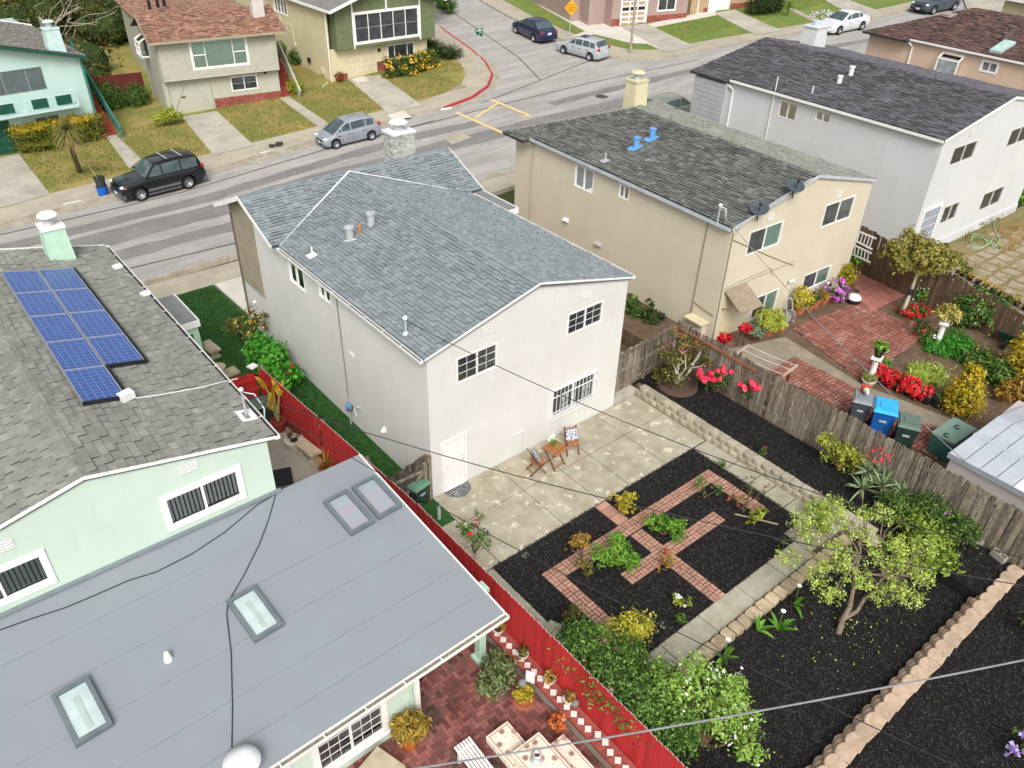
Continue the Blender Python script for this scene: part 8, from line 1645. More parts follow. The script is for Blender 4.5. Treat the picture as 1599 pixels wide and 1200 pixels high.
# brick patio in the foreground
potted('bushy bronze plant in a tall orange glazed jar by the green wall', at(640, 1163, 0), .24, .55, M('orange_glaze', 'b5652c', 'a05624', rough=.35), [(0, 0, .15, .38, .38, .25)], 700, .22, LEAF('leaf_bronze', '7a6a24', 'b0943c', 'd8b860'), aspect=.2)
bush('sprawling grey-green shrub beside the mint porch post', at(778, 1068, 0), [(0, 0, .4, .45, .42, .38), (.25, .25, .35, .35, .35, .3), (-.3, -.05, .3, .35, .35, .28)], 1700, .12, LEAF('leaf_succulent', '4a5c34', '71804e', '98a070'), aspect=.35, cm=m_core_g, stems=False)
potted('terracotta pot of yellow succulents with garden ornament, on a saucer', at(817, 1097, 0), .2, .26, m_terrap, [(0, 0, .1, .24, .24, .14)], 420, .08, L_gold, saucer=True); c = at(822, 1062, .75)
o = thing('garden_sign', 'small white garden sign and grey bust standing in the succulent pot', 'ornament', c-UP*.45); mb = MB(); mb.cbox(c+V((.12, .0, 0)), .04, .22, .36, .5); part('sign', mb, m_white, o); mb = MB(); mb.ball(c+V((-.08, .05, -.1)), .1); part('bust', mb, M('grey_stone', '7f7f7c', rough=.9), o, True)
potted('terracotta pot of orange echeverias beside the planter wall', at(869, 1138, 0), .17, .24, m_terrap, [(0, 0, .06, .2, .2, .1)], 260, .1, F_or)
for i, (px, py) in enumerate(((778, 988), (816, 1027), (858, 1066), (888, 1097))):
    potted(f'small white pot on the planter wall, {["nearest", "second from", "third from", "fourth from"][i]} the porch post', at(px, py, .38), .13, .15, m_whitep, [(0, 0, .06, .16, .16, .12)], 200, .08, L_rust if i != 1 else L_ol, group='small white pots on the planter wall')
potted('small cactus pot in the shade beside the mint post', at(737, 1002, 0)+V((0, .1, 0)), .15, .2, m_terrap, [(0, 0, .1, .14, .14, .16)], 160, .08, L_ol)
mb = MB(); mb.ball(at(898, 1098, .5), .1); single('stone_ball', mb, M('grey_stone', '7f7f7c'), 'grey stone ball on the planter wall', 'ornament', at(898, 1098, .42), smooth=True)
q = at(662, 1075, .0); o = thing('a_frame_board', 'black framed sign board leaning by the corner of the green wall', 'sign', q+V((.1, .2, 0))); mb = MB(); mb.cbox(q+V((.1, .25, .3)), .5, .3, .04, .4); part('base', mb, m_black, o); mb = MB(); mb.cbox(q+V((-.02, .3, .75)), .04, .4, .6, .2); part('board', mb, m_black, o); mb = MB(); mb.cbox(q+V((-.05, .28, .75)), .035, .3, .5, .2); part('panel', mb, m_white, o)
# picnic set with flowered cloths
m_fl, t, b = newmat('flowered_cloth'); MATS['flowered_cloth'] = m_fl; tc = nd(t, 'ShaderNodeTexCoord'); vo = nd(t, 'ShaderNodeTexVoronoi', Scale=3.2); vo.voronoi_dimensions = '2D'; t.links.new(tc.outputs['Object'], vo.inputs['Vector']); vo2 = nd(t, 'ShaderNodeTexVoronoi', Scale=5.5); vo2.voronoi_dimensions = '2D'; t.links.new(tc.outputs['Object'], vo2.inputs['Vector'])
c1 = mix(t, ramp(t, vo.outputs['Distance'], .2, .24, 1, 0), lin('e8dcc9'), lin('b98a78')); c1 = mix(t, ramp(t, vo.outputs['Distance'], .1, .13, 1, 0), c1, lin('6f7a5c')); c1 = mix(t, ramp(t, vo2.outputs['Distance'], .12, .15, .6, 0), c1, lin('d9a898')); t.links.new(c1, b.inputs['Base Color']); b.inputs['Roughness'].default_value = .8
m_hem = M('pink_hem', 'c9a396', rough=.8)
def cloth(name, label, cat, c, wx, wy, h, rz, legs=True):
    o = thing(name, label, cat, V((c.x, c.y, 0))); C = V((c.x, c.y, 0)); R = Matrix.Rotation(rz, 3, 'Z'); mb = MB(); mb.cbox(C+UP*(h-.03), wx*.96, wy*.97, .05, rz); part('top', mb, m_castc, o)
    mb = MB(); mb.cbox(C+UP*(h+.005), wx, wy, .015, rz)
    for s_ in (-1, 1): p = C+R@V((s_*wx/2, 0, 0)); mb.cbox(p+UP*(h-.08), .015, wy*.99, .18, rz); p = C+R@V((0, s_*wy/2, 0)); mb.cbox(p+UP*(h-.06), wx*.99, .015, .14, rz)
    cl = part('cloth', mb, m_fl, o); mb = MB()
    for s_ in (-1, 1): mb.cbox(C+R@V((s_*(wx/2-.05), 0, 0))+UP*(h+.0145), .03, wy*.94, .006, rz); mb.cbox(C+R@V((0, s_*(wy/2-.05), 0))+UP*(h+.0145), wx*.9, .03, .0055, rz)
    part('hem', mb, m_hem, cl)
    for s_ in (-1, 1): mb = MB(); p = C+R@V((0, s_*wy*.3, 0)); mb.cbox(p+UP*(h/2-.03), wx*.35, .12, h-.06, rz); part('leg', mb, m_castc, o)
    return o
tq = at(846, 1193, .72); cloth('patio_table', 'garden table with flowered cream cloth in the foreground', 'table', tq+V((.02, -.28, 0)), .78, 1.7, .74, 0); cloth('patio_bench', 'bench with flowered cream cloth left of the garden table', 'bench', at(798, 1163, .5)+V((-.02, .0, 0)), .6, .95, .5, 0); cloth('patio_bench', 'bench with flowered cream cloth right of the garden table', 'bench', at(884, 1185, .5)+V((.12, -.35, 0)), .42, 1.6, .5, 0)
c = at(838, 1186, .78); o = thing('candle_lantern', 'ornate silver candle holder on the garden table', 'lantern', c); mb = MB(); mb.lathe(c, [(.14, 0), (.12, .03), (.05, .06), (.09, .12), (.1, .2), (.07, .22), (.06, .14), (0, .13)], 16); part('holder', mb, m_galv, o, True); mb = MB(); mb.lathe(c+UP*.14, [(.06, 0), (0, .01)], 12); part('candle', mb, m_redp, o)
sq = at(742, 1186, .42); o = thing('slatted_stool', 'white slatted bench end left of the flowered benches', 'stool', V((sq.x, sq.y, 0)))
for i in range(6): mb = MB(); mb.cbox(sq+V((-.0+.0, .0, 0))+V((-.2+i*.075, 0, 0)), .05, 1.0, .03, math.radians(-2)); part('slat', mb, m_white, o)
for s_ in (-.35, .35): mb = MB(); mb.cbox(sq+V((0, s_, -.22)), .4, .06, .4, 0); part('leg', mb, m_white, o)
sq = at(592, 1205, .4); o = thing('stone_table', 'pale crazy-paved stone table top at the bottom edge by the window', 'table', V((sq.x, sq.y, 0))); mb = MB(); mb.cbox(sq, .8, .8, .06, .3); part('top', mb, m_castc, o); mb = MB(); mb.cbox(sq-UP*.21, .3, .3, .36, .3); part('leg', mb, m_castc, o)
# ------------------------------------------------------------------ main patio furniture
m_teak = M('teak', 'a8704a', '8f5c3b', rough=.7, sc=5, stretch=(1, 8, 8), rv=.15); m_teakd = M('dark_teak', '6f4630', '5c3825', rough=.7, sc=5)
m_cush, t, b = newmat('leaf_cushion'); MATS['leaf_cushion'] = m_cush; tc = nd(t, 'ShaderNodeTexCoord'); mp = nd(t, 'ShaderNodeMapping'); mp.inputs['Scale'].default_value = (1, 1, 2.2); mp.inputs['Rotation'].default_value = (.4, .8, .3); t.links.new(tc.outputs['Object'], mp.inputs[0]); vo = nd(t, 'ShaderNodeTexVoronoi', Scale=9); vo.feature = 'DISTANCE_TO_EDGE'; t.links.new(mp.outputs[0], vo.inputs['Vector']); t.links.new(mix(t, ramp(t, vo.outputs[0], .05, .13), lin('e6e8ea'), lin('56637a')), b.inputs['Base Color']); b.inputs['Roughness'].default_value = .85
def fchair(loc, rz, label):
    o = thing('folding_chair', label, 'chair', (0, 0, 0), 'folding chairs on the patio')
    for s_ in (-.2, .2):
        mb = MB(); mb.beam((s_, -.26, 0), (s_, .26, .86), .03, .045, up=(1, 0, 0)); mb.beam((s_*.88, .28, 0), (s_*.88, -.22, .45), .03, .045, up=(1, 0, 0)); part('leg', mb, m_teakd, o)
    for i in range(5): mb = MB(); mb.box(-.19, .19, -.24+i*.085, -.17+i*.085, .435, .455); part('seat_slat', mb, m_teak, o)
    for z, y in ((.78, .215), (.66, .145)): mb = MB(); mb.cbox((0, y, z), .4, .022, .09, 0, rx=-.55); part('back_slat', mb, m_teak, o)
    mb = MB(); mb.beam((-.2, .2, .1), (.2, .2, .1), .03, .03); part('stretcher', mb, m_teak, o)
    o.location = V(loc); o.rotation_euler = (0, 0, rz)
    c = thing('cushion', label.replace('wooden folding chair', 'leaf-print cushion on the chair'), 'cushion', (0, 0, 0), 'leaf-print cushions'); mb = MB(); n = 8; vs = []
    for side in (1, -1):
        for i in range(n+1):
            for j in range(n+1):
                u, v = i/n*2-1, j/n*2-1; th_ = .06*((1-u**4)*(1-v**4))**.6; vs.append(V((u*.2*(1-.04*v*v), side*th_, v*.2*(1-.04*u*u))))
    K = (n+1)**2; fs = []
    for i in range(n):
        for j in range(n): a = i*(n+1)+j; fs += [(a, a+1, a+n+2, a+n+1), (K+a, K+a+n+1, K+a+n+2, K+a+1)]
    Rm = Matrix.Rotation(-.5, 3, 'X'); mb.add([Rm@p+V((0, .04, .66)) for p in vs], fs); part('cover', mb, m_cush, c, True); c.location = V(loc); c.rotation_euler = (0, 0, rz)
    return o
ta = at(864, 722, 0); fchair(at(842, 738, 0)+V((-.05, .1, 0)), math.radians(72), 'wooden folding chair left of the patio table, turned to the side'); fchair(at(896, 708, 0)+V((.0, .15, 0)), math.radians(-25), 'wooden folding chair right of the patio table, facing the camera')
o = thing('folding_table', 'small square slatted wooden folding table on the patio', 'table', (0, 0, 0))
for i in range(7): mb = MB(); mb.box(-.31, .31, -.31+i*.09, -.235+i*.09, .69, .715); part('slat', mb, m_teak, o)
for s_ in (-.24, .24): mb = MB(); mb.beam((s_, -.26, 0), (s_, .26, .69), .03, .04, up=(1, 0, 0)); mb.beam((s_*.9, .26, 0), (s_*.9, -.26, .69), .03, .04, up=(1, 0, 0)); part('leg', mb, m_teakd, o)
mb = MB(); mb.beam((-.24, -.2, .1), (.24, -.2, .1), .03, .03); part('stretcher', mb, m_teak, o)
tc_ = at(867, 700, .7); o.location = V((tc_.x, tc_.y, 0)); o.rotation_euler = (0, 0, math.radians(8))
q = tc_+V((.03, .1, .016)); o = thing('orchid', 'potted white orchid on the wooden table', 'potted plant', q); pot(o, q, .08, .1, m_terrap, .008); blades(o, q+UP*.08, 16, .2, .07, L_b, (10, 60), .5); mb = MB(); st_ = [q+UP*.08, q+V((-.02, .02, .3)), q+V((-.1, .03, .42)), q+V((-.24, .02, .4))]; mb.tube(st_, .006, 4); part('flower_stem', mb, M('stem_green', '6a8a3a'), o); crown(o, [(q.x-.03, q.y+.02, q.z+.38, .04, .04, .1), (q.x-.14, q.y+.02, q.z+.4, .06, .03, .04), (q.x-.24, q.y, q.z+.37, .04, .03, .05)], 70, .07, F_white, 'flowers', aspect=.9, shell=.3)
q = at(713, 775, 0); mb = MB(); n = 18; c0 = V((.86, -.04, .006)); pts = [c0+V((.46*math.cos(math.pi*i/n), -.5*math.sin(math.pi*i/n), 0)) for i in range(n+1)]; mb.slab(pts[::-1], .012); m_mat, t, b = newmat('rubber_mat'); tc = nd(t, 'ShaderNodeTexCoord'); vo = nd(t, 'ShaderNodeTexVoronoi', Scale=16); vo.feature = 'DISTANCE_TO_EDGE'; t.links.new(tc.outputs['Object'], vo.inputs['Vector']); t.links.new(mix(t, ramp(t, vo.outputs[0], .06, .1), lin('8d8f90'), lin('3a3c3e')), b.inputs['Base Color']); b.inputs['Roughness'].default_value = .9
single('doormat', mb, m_mat, 'dark half-round scrollwork doormat below the white back door', 'doormat', (.86, -.2, 0))
q = at(686, 812, 0); mb = MB(); mb.beam((q.x, q.y, 0), (q.x, q.y, .55), .1, .04); single('marker_post', mb, m_galv, 'short grey metal post beside the red fence', 'post', q)
q = at(862, 992, .15); mb = MB(); mb.cbox(q+UP*.12, .42, .34, .3, .4); single('concrete_block', mb, m_slab, 'pale concrete block leaning beside the red fence', 'block', V((q.x, q.y, 0)))
for i, (px, py, rz) in enumerate(((1527, 845, .5), (1558, 872, 1.3))):
    q = at(px, py, .36); o = thing('cinder_block', ['hollow concrete block lying by the fence, left of two', 'hollow concrete block standing on end by the magenta flowers'][i], 'block', q, 'concrete blocks by the fence'); mb = MB(); R = Matrix.Rotation(rz, 3, 'Z')
    for x in (-.19, 0, .19): mb.cbox(q+R@V((x, 0, .1)), .035, .19, .2, rz)
    for y in (-.08, .08): mb.cbox(q+R@V((0, y, .1)), .36, .035, .198, rz)
    part('shell', mb, m_cmu, o)
# ------------------------------------------------------------------ cars
m_carglass = M('car_glass', '38454a', '55646a', rough=.05, spec=.8, sc=1.2); m_tyre = M('tyre', '1b1b1c', '242425', rough=.9); m_rim = M('alloy_rim', 'c9cbcd', 'b3b5b8', rough=.35, metal=.5); m_head = M('headlamp', 'dfe3e6', 'c6ccd2', rough=.15); m_tail = M('tail_lamp', 'b01a20', '8f1519', rough=.2); m_plate = M('licence_plate', 'e3e3df', 'c9c9d2', rough=.5); m_trim = M('black_trim', '232426', '2e2f31', rough=.6); m_amber = M('amber_lamp', 'd9742e', rough=.3)  # car glass tones include painted-in pale reflections
def paint(name, c, metal=.0, rough=.28):
    m = M(name, c, None, rough=rough, metal=metal, spec=.5, sc=1); b = m.node_tree.nodes['Principled BSDF']; b.inputs['Coat Weight'].default_value = .6; b.inputs['Coat Roughness'].default_value = .08; return m
def interp(T, x):
    if x <= T[0][0]: return T[0][1]
    for (a, b), (c, d) in zip(T, T[1:]):
        if x <= c: t = (x-a)/(c-a); t = t*t*(3-2*t)*.35+t*.65; return b+(d-b)*t
    return T[-1][1]
def car(label, front, rear, pm, L, W_, H, wb, R, deck, cab, belt, side, fo=.88, suv=False, rack=False, splits=(.05,), hatch=True, sunroof=False, group='parked cars', lowtrim=None, wheel='alloy', amber=False, visible='left'):
    f_, r_ = V(front), V(rear); sc_ = (f_-r_).length/wb; X = (f_-r_).normalized(); Z = V((-.05 if f_.x > 3 else 0, -.04 if f_.y > 31 else 0, 1)).normalized(); Y = Z.cross(X).normalized(); Z = X.cross(Y)
    o = thing('parked_car', label, 'car', (0, 0, 0), group)
    xf = L/2-fo; xr = xf-wb; sill = .24 if suv else .19; tr = W_/2-.1
    hw = lambda x: W_/2*(1-.13*abs(x/(L/2))**7-.02*abs(x/(L/2))**2)
    ztop = lambda x: interp(deck, x)
    def zb(x):
        z = sill+.1*max(0, (abs(x)-L/2+.5)/.5)**2
        for xw in (xf, xr):
            d = abs(x-xw); ra = R*1.17
            if d < ra: z = max(z, R+math.sqrt(ra*ra-d*d))
        return z
    xs = sorted(set([-L/2+L*i/40 for i in range(41)]+[xw+R*1.17*math.sin(a) for xw in (xf, xr) for a in [k*math.pi/14 for k in range(-7, 8)]])); rings = []
    for x in xs:
        w_ = hw(x); b = zb(x); t = ztop(x); e = max(0, (abs(x)-(L/2-.12))/.12); t2 = t-.16*e**2; zm = max(b+.03, min(.58, t2-.2)); 
        half = [(0, b), (w_*.9, b), (w_*.985, min(b+.1, t2-.05)), (w_, max(zm, b+.04)), (w_*.985, max(t2-.14, b+.06)), (w_*.93, max(t2-.03, b+.08)), (w_*.6, t2+.005), (0, t2+.02)]
        ring = [V((x, y, z)) for y, z in half]+[V((x, -y, z)) for y, z in half[-2:0:-1]]; rings.append(ring)
    n = len(rings[0]); mb = MB(); mb.v = [tuple(p) for r in rings for p in r]
    for i in range(len(rings)-1):
        for j in range(n): mb.f.append((i*n+j, i*n+(j+1) % n, (i+1)*n+(j+1) % n, (i+1)*n+j)); mb.r.append(0); mb.m.append(0)
    mb.f += [tuple(range(n-1, -1, -1)), tuple(range((len(rings)-1)*n, len(rings)*n))]; mb.r += [0, 0]; mb.m += [0, 0]
    body = part('body', mb, pm, o, True); body.data.set_sharp_from_angle(angle=math.radians(38))
    xrb, xrt, xft, xfb = cab; roofl = [(xrb, ztop(xrb)-.02), (xrt, H-.05), (xrt+(xft-xrt)*.45, H), (xft, H-.04), (xfb, ztop(xfb)-.02)]
    zr = lambda x: interp(roofl, x)
    wt = W_/2*.74
    def yh(x, z):
        zb_ = ztop(x)-.03; t = max(0, min(1, (z-zb_)/(H-belt))); w0 = hw(x)*.93; return w0-(w0-wt)*t
    cx = [xrb+(xfb-xrb)*i/26 for i in range(27)]; rings = []
    for x in cx:
        zt, z0 = zr(x), ztop(x)-.04; y0, y1 = yh(x, z0), yh(x, zt); half = [(y0, z0), (y0+(y1-y0)*.5, z0+(zt-z0)*.5), (y1, max(z0, zt-.035)), (y1*.92, zt), (y1*.5, zt+.02), (0, zt+.025)]
        rings.append([V((x, y, z)) for y, z in half]+[V((x, -y, z)) for y, z in half[-2::-1]])
    n = len(rings[0]); mb = MB(); mb.v = [tuple(p) for r in rings for p in r]
    for i in range(len(rings)-1):
        for j in range(n-1): mb.f.append((i*n+j, i*n+j+1, (i+1)*n+j+1, (i+1)*n+j)); mb.r.append(0); mb.m.append(0)
    mb.f += [tuple(range(n-1, -1, -1)), tuple(range((len(rings)-1)*n, len(rings)*n))]; mb.r += [0, 0]; mb.m += [0, 0]
    cabn = part('cabin', mb, pm, o, True); cabn.data.set_sharp_from_angle(angle=math.radians(40))
    def screen(xa, xb_, name, s0=.1, s1=.93, fx=1):
        mb = MB(); nn, mm = 5, 6; g = []
        for i in range(nn+1):
            s = s0+(s1-s0)*i/nn; x = xa+(xb_-xa)*s; z = zr(x); y = yh(x, z)*.9
            for j in range(mm+1): q = j/mm*2-1; g.append(V((x+fx*.012, q*y, z+.022*(1-q*q)+.012)))
        mb.add(g, [(i*(mm+1)+j, i*(mm+1)+j+1, (i+1)*(mm+1)+j+1, (i+1)*(mm+1)+j) for i in range(nn) for j in range(mm)]); p = part(name, mb, m_carglass, o, True)
    screen(xfb, xft, 'windscreen', .1, .95, 1); screen(xrb, xrt, 'rear_window', .14 if not hatch else .3, .92, -1)
    edges = [xrb+(xrt-xrb)*.55+.12]+list(splits)+[xfb-(xfb-xft)*.22]; edges.sort()
    for sgn in (1, -1):
        for a, b in zip(edges, edges[1:]):
            mb = MB(); k = 6; vs = []
            for i in range(k+1):
                x = a+.04+(b-a-.08)*i/k; z0 = ztop(x)+.05; z1 = max(z0+.01, zr(x)-.075)
                for z in (z0, z1): vs.append(V((x, sgn*(yh(x, z)+.012+.012*math.sin(math.pi*(z-z0)/(z1-z0+.01)*.5)), z)))
            mb.add(vs, [(2*i, 2*i+2, 2*i+3, 2*i+1) for i in range(k)]); part('side_window', mb, m_carglass, o)
        mb = MB()
        for x in list(splits)+[edges[-1]-.02, edges[0]+.25]:
            if x < xr-.1: continue
            z1 = ztop(x)+.02; zl = zb(x)+.08; mb.beam((x, sgn*(hw(x)+.001), zl), (x, sgn*(hw(x)-.006), z1-.14), .012, .006, up=(0, 1, 0))
        for a, b in zip(edges[1:], edges[2:]): mb.obox(V((a+.12, sgn*(hw(a)-.02), ztop(a)-.2)), V((.16, 0, 0)), V((0, sgn*.035, 0)), V((0, 0, .035)))
        part('door_line', mb, m_trim, o)
        xm = xfb-(xfb-xft)*.3; mb = MB(); mb.ball((xm, sgn*(hw(xm)+.07), ztop(xm)+.1), .07, .1, .075, 8, 6); part('mirror', mb, pm if not suv else m_trim, o, True)
        for xw in (xf, xr):
            wo = part('wheel', MB().lathe((xw, sgn*(tr+.09), R), [(R*.58, -.19), (R*.97, -.2), (R, -.16), (R, -.03), (R*.96, 0), (R*.66, .005), (R*.64, -.03)], 24, ax=(0, sgn, 0)), m_tyre, o, True)
            mb = MB(); mb.lathe((xw, sgn*(tr+.085), R), [(R*.67, 0), (R*.62, .012), (R*.6, -.04), (R*.2, -.02), (R*.12, .005), (0, .008)], 20, ax=(0, sgn, 0)); part('rim', mb, m_rim, wo, True)
            mb = MB(); ns = 7 if wheel == 'alloy' else 9
            for k in range(ns):
                a = 2*math.pi*k/ns; c = V((xw+R*.43*math.cos(a), sgn*(tr+.078), R+R*.43*math.sin(a))); mb.lathe(c, [(R*.1, -.0), (R*.1, .012)], 6, ax=(0, sgn, 0))
            part('rim_slot', mb, m_trim, wo)
            mb = MB(); mb.lathe((xw, sgn*(tr-.25), R), [(R*1.05, -.02), (R*1.05, .08)], 16, ax=(0, sgn, 0)); part('wheel_well', mb, m_trim, o)
        zl = ztop(L/2-.35); mb = MB(); mb.ball((L/2-.2, sgn*hw(L/2-.2)*.8, zl-.13), .2, .15, .085, 10, 6); hl = part('headlight', mb, m_head, o, True)
        if amber: mb = MB(); mb.ball((L/2-.28, sgn*hw(L/2-.28)*.93, zl-.17), .1, .06, .06, 8, 6); part('indicator', mb, m_amber, hl, True)
        zt_ = ztop(-L/2+.1); mb = MB(); hh = .14 if hatch else .1; mb.ball((-L/2+.12, sgn*hw(L/2-.12)*.86, zt_-.14 if not hatch else zt_-.02), .12, .13, hh, 8, 6); part('tail_light', mb, m_tail, o, True)
    mb = MB(); mb.cbox((L/2-.012, 0, .52 if not suv else .66), .05, W_*.4, .12); mb.cbox((L/2-.02, 0, .34), .05, W_*.5, .1); part('grille', mb, m_trim, o)
    mb = MB(); mb.cbox((L/2+.015, 0, .44), .02, .34, .13); part('licence_plate', mb, m_plate, o); mb = MB(); mb.cbox((-L/2-.012, 0, .72 if hatch or suv else .75), .03, .34, .15); part('licence_plate', mb, m_plate, o)
    if lowtrim:
        for sgn in (1, -1): mb = MB(); mb.obox((xr+R*1.2, sgn*(W_/2-.03), .42), (wb-R*2.4, 0, 0), (0, sgn*.035, 0), (0, 0, .14)); mb.obox((xr+R*1.2, sgn*(W_/2-.1), .22), (wb-R*2.4, 0, 0), (0, sgn*.09, 0), (0, 0, .08)); part('side_moulding', mb, lowtrim, o)
        mb = MB(); mb.cbox((L/2-.08, 0, .36), .2, W_*.9, .2); mb.cbox((-L/2+.08, 0, .4), .22, W_*.9, .22); part('bumper', mb, lowtrim, o)
    if rack:
        for y in (-wt*.86, wt*.86): mb = MB(); mb.tube([(xrt+.2, y, H-.02), (xrt+.3, y, H+.06), (xft-.5, y, H+.06), (xft-.35, y, H-.0)], .025, 6); part('roof_rail', mb, m_trim, o)
        for x in (xrt+.75, xft-.75): mb = MB(); mb.beam((x, -wt*.9, H+.08), (x, wt*.9, H+.08), .06, .03); part('roof_bar', mb, m_galv, o)
    if sunroof: mb = MB(); mb.cbox((xft-.45, 0, H+.014), .6, W_*.42, .02); part('sunroof', mb, m_carglass, o)
    mid = (f_+r_)/2; sgn = 1 if visible == 'left' else -1
    C = mid - Y*sgn*(tr-.02)*sc_ - X*((xf+xr)/2)*sc_
    Mx = Matrix(((X.x, Y.x, Z.x, C.x), (X.y, Y.y, Z.y, C.y), (X.z, Y.z, Z.z, C.z), (0, 0, 0, 1))); o.matrix_world = Mx @ Matrix.Scale(sc_, 4); return o
G_ = lambda px, py: atG(px, py, .004)
car('black sport utility vehicle with roof bars parked beside the blue rubbish barrels', G_(222, 313.5), G_(296, 294.5), paint('black_car_paint', '0d0e13'), 4.78, 1.97, 1.77, 2.70, .36, [(-2.39, 1.02), (-2.3, 1.1), (.9, 1.1), (1.2, 1.07), (2.2, .98), (2.39, .82)], (-2.32, -2.02, .3, 1.05), 1.1, 'left', fo=.95, suv=True, rack=True, splits=(-1.05, .02), lowtrim=M('grey_cladding', '5f6068', rough=.6), amber=True)
car('silver five-door hatchback parked along the far kerb', G_(525.5, 232.5), G_(580.5, 219), paint('silver_blue_paint', 'a7acb4', .35), 4.05, 1.70, 1.52, 2.50, .30, [(-2.02, .86), (-1.9, .98), (.6, .94), (1.1, .93), (1.75, .8), (2.02, .6)], (-1.98, -1.4, .3, 1.5), .95, 'left', fo=.78, splits=(-.95, .1, .75))
car('dark blue saloon car parked on the side street', G_(807, 53), G_(834.7, 66.6), paint('navy_car_paint', '1f2547'), 4.5, 1.75, 1.43, 2.70, .31, [(-2.25, .84), (-2.1, .98), (-1.7, .98), (1.0, .93), (1.3, .92), (2.0, .78), (2.25, .62)], (-1.85, -.95, .2, 1.25), .94, 'left', fo=.87, splits=(-.75, .15), hatch=False)
car('silver estate car with sunroof parked at the street corner', G_(880.6, 84.4), G_(920.8, 95.5), paint('bright_silver_paint', 'c0c4c8', .25), 4.33, 1.70, 1.47, 2.61, .31, [(-2.16, .86), (-2.05, .96), (.8, .93), (1.1, .92), (1.9, .8), (2.16, .64)], (-2.08, -1.62, .25, 1.1), .95, 'left', fo=.86, splits=(-1.2, -.5, .2), sunroof=True, rack=False)
car('white saloon car parked on the far right of the street', G_(1308.6, 54.7), G_(1343.8, 47.3), paint('white_car_paint', 'd9dadc'), 4.58, 1.74, 1.46, 2.64, .32, [(-2.29, .86), (-2.1, 1.0), (-1.6, 1.0), (.9, .95), (1.25, .95), (2.0, .82), (2.29, .62)], (-1.8, -.95, .25, 1.2), .96, 'left', fo=.95, splits=(-.75, .15), hatch=False, wheel='cap')
car('dark slate crossover parked at the top right', G_(1455, 23.3), G_(1487.5, 17), paint('slate_car_paint', '4a525e', .3), 4.38, 1.84, 1.59, 2.65, .34, [(-2.19, .95), (-2.05, 1.06), (.9, 1.02), (1.2, 1.0), (1.95, .9), (2.19, .72)], (-2.1, -1.6, .3, 1.15), 1.04, 'left', fo=.9, suv=True, splits=(-.9, .1))
rc = at(1068, 154, gz(34, 18)+1.62); hd = V((1, -.02, .05)).normalized(); c_r = V((rc.x-.9, rc.y+.5, gz(rc.x-.9, rc.y)+.004)); c_f = c_r+hd*2.62; c_f.z = gz(c_f.x, c_f.y)+.004
car('olive-silver crossover half hidden between the beige and white houses', c_f, c_r, paint('olive_silver_paint', '8c9082', .3), 4.5, 1.82, 1.65, 2.62, .34, [(-2.25, .98), (-2.1, 1.1), (.9, 1.04), (1.2, 1.02), (1.95, .92), (2.25, .74)], (-2.15, -1.6, .3, 1.2), 1.07, 'right', fo=.9, suv=True, splits=(-1.0, .1), visible='right')
# ------------------------------------------------------------------ street furniture
q = atG(163, 308); q.z += .0; o = thing('rubbish_barrel', 'blue plastic barrel with a grey barrel stacked in it at the kerb', 'barrel', q); mb = MB(); mb.lathe(q, [(.24, 0), (.29, .62), (.3, .63), (.28, .63), (.23, .04), (0, .04)], 18); part('lower_barrel', mb, M('royal_blue_plastic', '1d5fbe', '1a55aa', rough=.5), o); mb = MB(); mb.lathe(q+UP*.5, [(.22, 0), (.27, .6), (.29, .62), (.26, .62), (.21, .1), (0, .1)], 18); part('upper_barrel', mb, M('dark_grey_plastic', '3a3f3c', rough=.6), o); mb = MB(); mb.tube([q+V((.05, 0, .6)), q+V((-.3, .1, 1.75))], .02, 6); part('stick', mb, M('pale_stake', 'b8a98c'), o)
q = gp_(748.5, 118, .12); o = thing('street_sign', 'street corner post with two crossed green name plates', 'street sign', q); mb = MB(); mb.tube([q, q+UP*3.3], .035, 8); part('post', mb, m_galv, o); m_sg = M('sign_green', '1f7a54', '1a6e4b', rough=.5)
for a, z in ((.2, 3.15), (1.5, 2.9)): mb = MB(); mb.cbox(q+UP*z, .85, .03, .24, a); pt_ = part('name_plate', mb, m_sg, o); mb = MB(); [mb.cbox(q+UP*z+Matrix.Rotation(a, 3, 'Z')@V((x, -.018, 0)), .07, .004, .1, a) for x in (-.28, -.17, -.06, .05, .16, .27)]; part('lettering', mb, m_white, pt_)
q = gp_(889, 57, .12); top = at(897, 17, 5.0); o = thing('warning_sign', 'yellow diamond warning sign on a post', 'road sign', q); zt = q.z+2.25; mb = MB(); mb.tube([q, V((q.x, q.y, zt+.4))], .035, 8); part('post', mb, m_galv, o); fdir = V((CAM[0]-q.x, CAM[1]-q.y, 0)).normalized(); fdir = V((-.35, -.93, 0)); sx_ = V((-fdir.y, fdir.x, 0)); c = V((q.x, q.y, zt))+fdir*.05; s_ = .62; mb = MB(); dd = [c+sx_*s_, c+UP*s_, c-sx_*s_, c-UP*s_]; mb.slab(dd[::-1], 0, vec=-fdir*.02); pt_ = part('plate', mb, M('sign_yellow', 'f0a81e', 'e89e18', rough=.45), o)
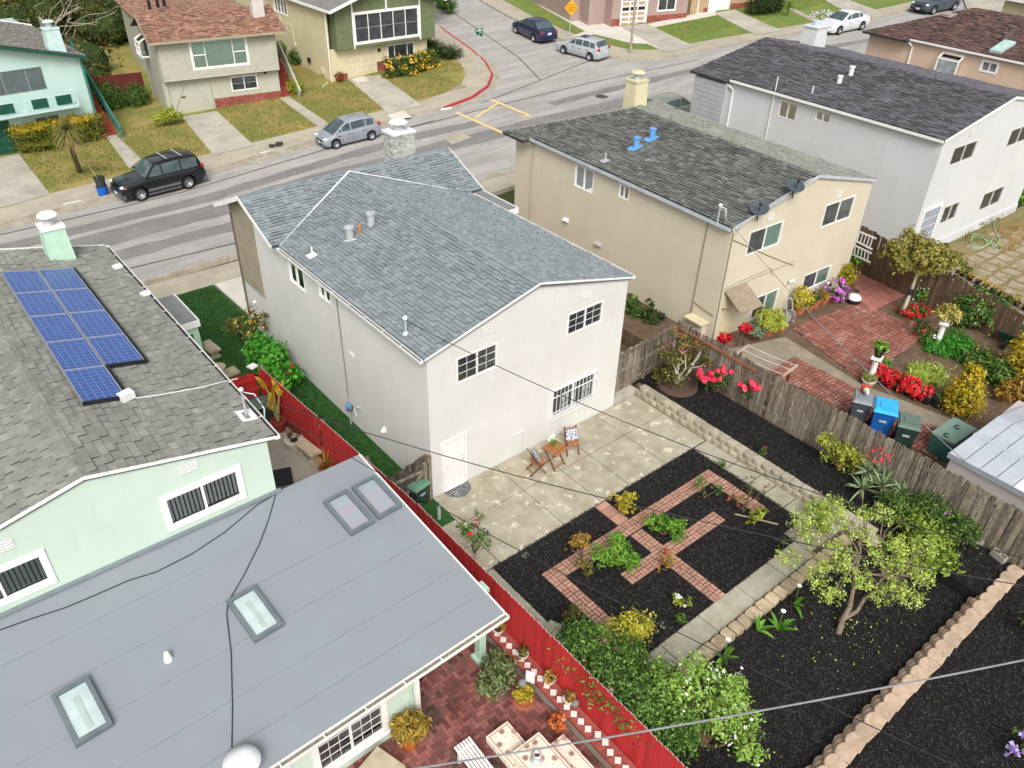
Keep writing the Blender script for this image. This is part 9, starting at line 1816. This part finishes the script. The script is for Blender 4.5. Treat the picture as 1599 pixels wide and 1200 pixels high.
def text(parent, body, size, loc, xdir, ndir, mat, name='lettering'):
    cu = bpy.data.curves.new(name, 'FONT'); cu.body = body; cu.size = size; cu.align_x = 'CENTER'; cu.align_y = 'CENTER'; cu.extrude = .002
    ob = bpy.data.objects.new(name, cu); COL.objects.link(ob); X, N = V(xdir).normalized(), V(ndir).normalized(); Y = N.cross(X); R = Matrix((X, Y, N)).transposed().to_4x4(); R.translation = V(loc)
    dg = bpy.context.evaluated_depsgraph_get(); me = bpy.data.meshes.new_from_object(ob.evaluated_get(dg)); bpy.data.objects.remove(ob); me.materials.clear(); me.materials.append(mat)
    o2 = bpy.data.objects.new(name, me); COL.objects.link(o2); o2.parent = parent; R.translation = V(loc)-ORG[parent.name]; o2.matrix_local = R; return o2
for k, (tx, dz) in enumerate((('NOT A', .2), ('THROUGH', .0), ('STREET', -.2))): text(pt_, tx, .2, c+fdir*.006+UP*dz, -sx_ if (-sx_).cross(UP).dot(fdir) < 0 else sx_, fdir, m_black)
q = gp_(984, 84, .12); o = thing('utility_pole', 'slim grey street lamp pole on the far corner', 'pole', q); mb = MB(); mb.tube([q, q+UP*9], [.11, .07], 10); part('pole', mb, M('pole_grey', 'a79f94', '8f877c', rough=.8), o)
mb = MB(); q = gp_(436, 228, .14); mb.ball(q+UP*.12, .3, .2, .12, 8, 5, jit=.3); mb.ball(q+V((-.45, .1, .08)), .2, .16, .1, 8, 5, jit=.3); single('rubbish_bag', mb, M('black_bag', '26262a', '5a4a46', rough=.5), 'small black and brown rubbish bags on the far pavement', 'rubbish bag', q)
for i, (px, py) in enumerate(((418, 240), (114, 320), (697, 172))):
    q = atG(px, py); mb = MB(); mb.box(q.x-.45, q.x+.45, q.y-.01, q.y+.012, gz(q.x, q.y)+.02, gz(q.x, q.y)+.15); st_ = single('kerb_number', mb, m_white, ['white painted house number panel on the kerb near the silver hatchback', 'white painted house number panel on the kerb left of the barrels', 'white painted panel on the kerb beside the red paint'][i], 'kerb number', q)
# ------------------------------------------------------------------ overhead wires
m_wire = M('black_wire', '2b2b2b', rough=.6); m_wireg = M('grey_cable', '8f9092', '7d7e80', rough=.5)
def wire(label, A, B, sag, r, mat, n=24, pts=None):
    mb = MB(); P = pts or [V(A).lerp(V(B), i/n)-UP*(sag*4*(i/n)*(1-i/n)) for i in range(n+1)]; mb.tube(P, r, 5); return single('overhead_wire', mb, mat, label, 'wire', P[0], 'overhead wires')
wire('thin black wire from the off-white house roof to the right edge', MAST1, at(1720, 908, 6.6), .55, .011, m_wire)
wire('thin black wire from the green house mast across the brick path', MAST2, at(1720, 936, 6.4), .5, .011, m_wire)
wire('faint wire from the green house mast down over the grey roof corner', MAST2, at(1500, 1200, 5.6), .35, .01, m_wire)
wire('thick grey cable across the lower right foreground', at(560, 1214, 8.2), at(1720, 1006, 9.0), .12, .012, m_wireg)
wire('thin wire from the beige house mast along the grey fence', MAST3, at(1680, 868, 5.4), .45, .011, m_wireg)
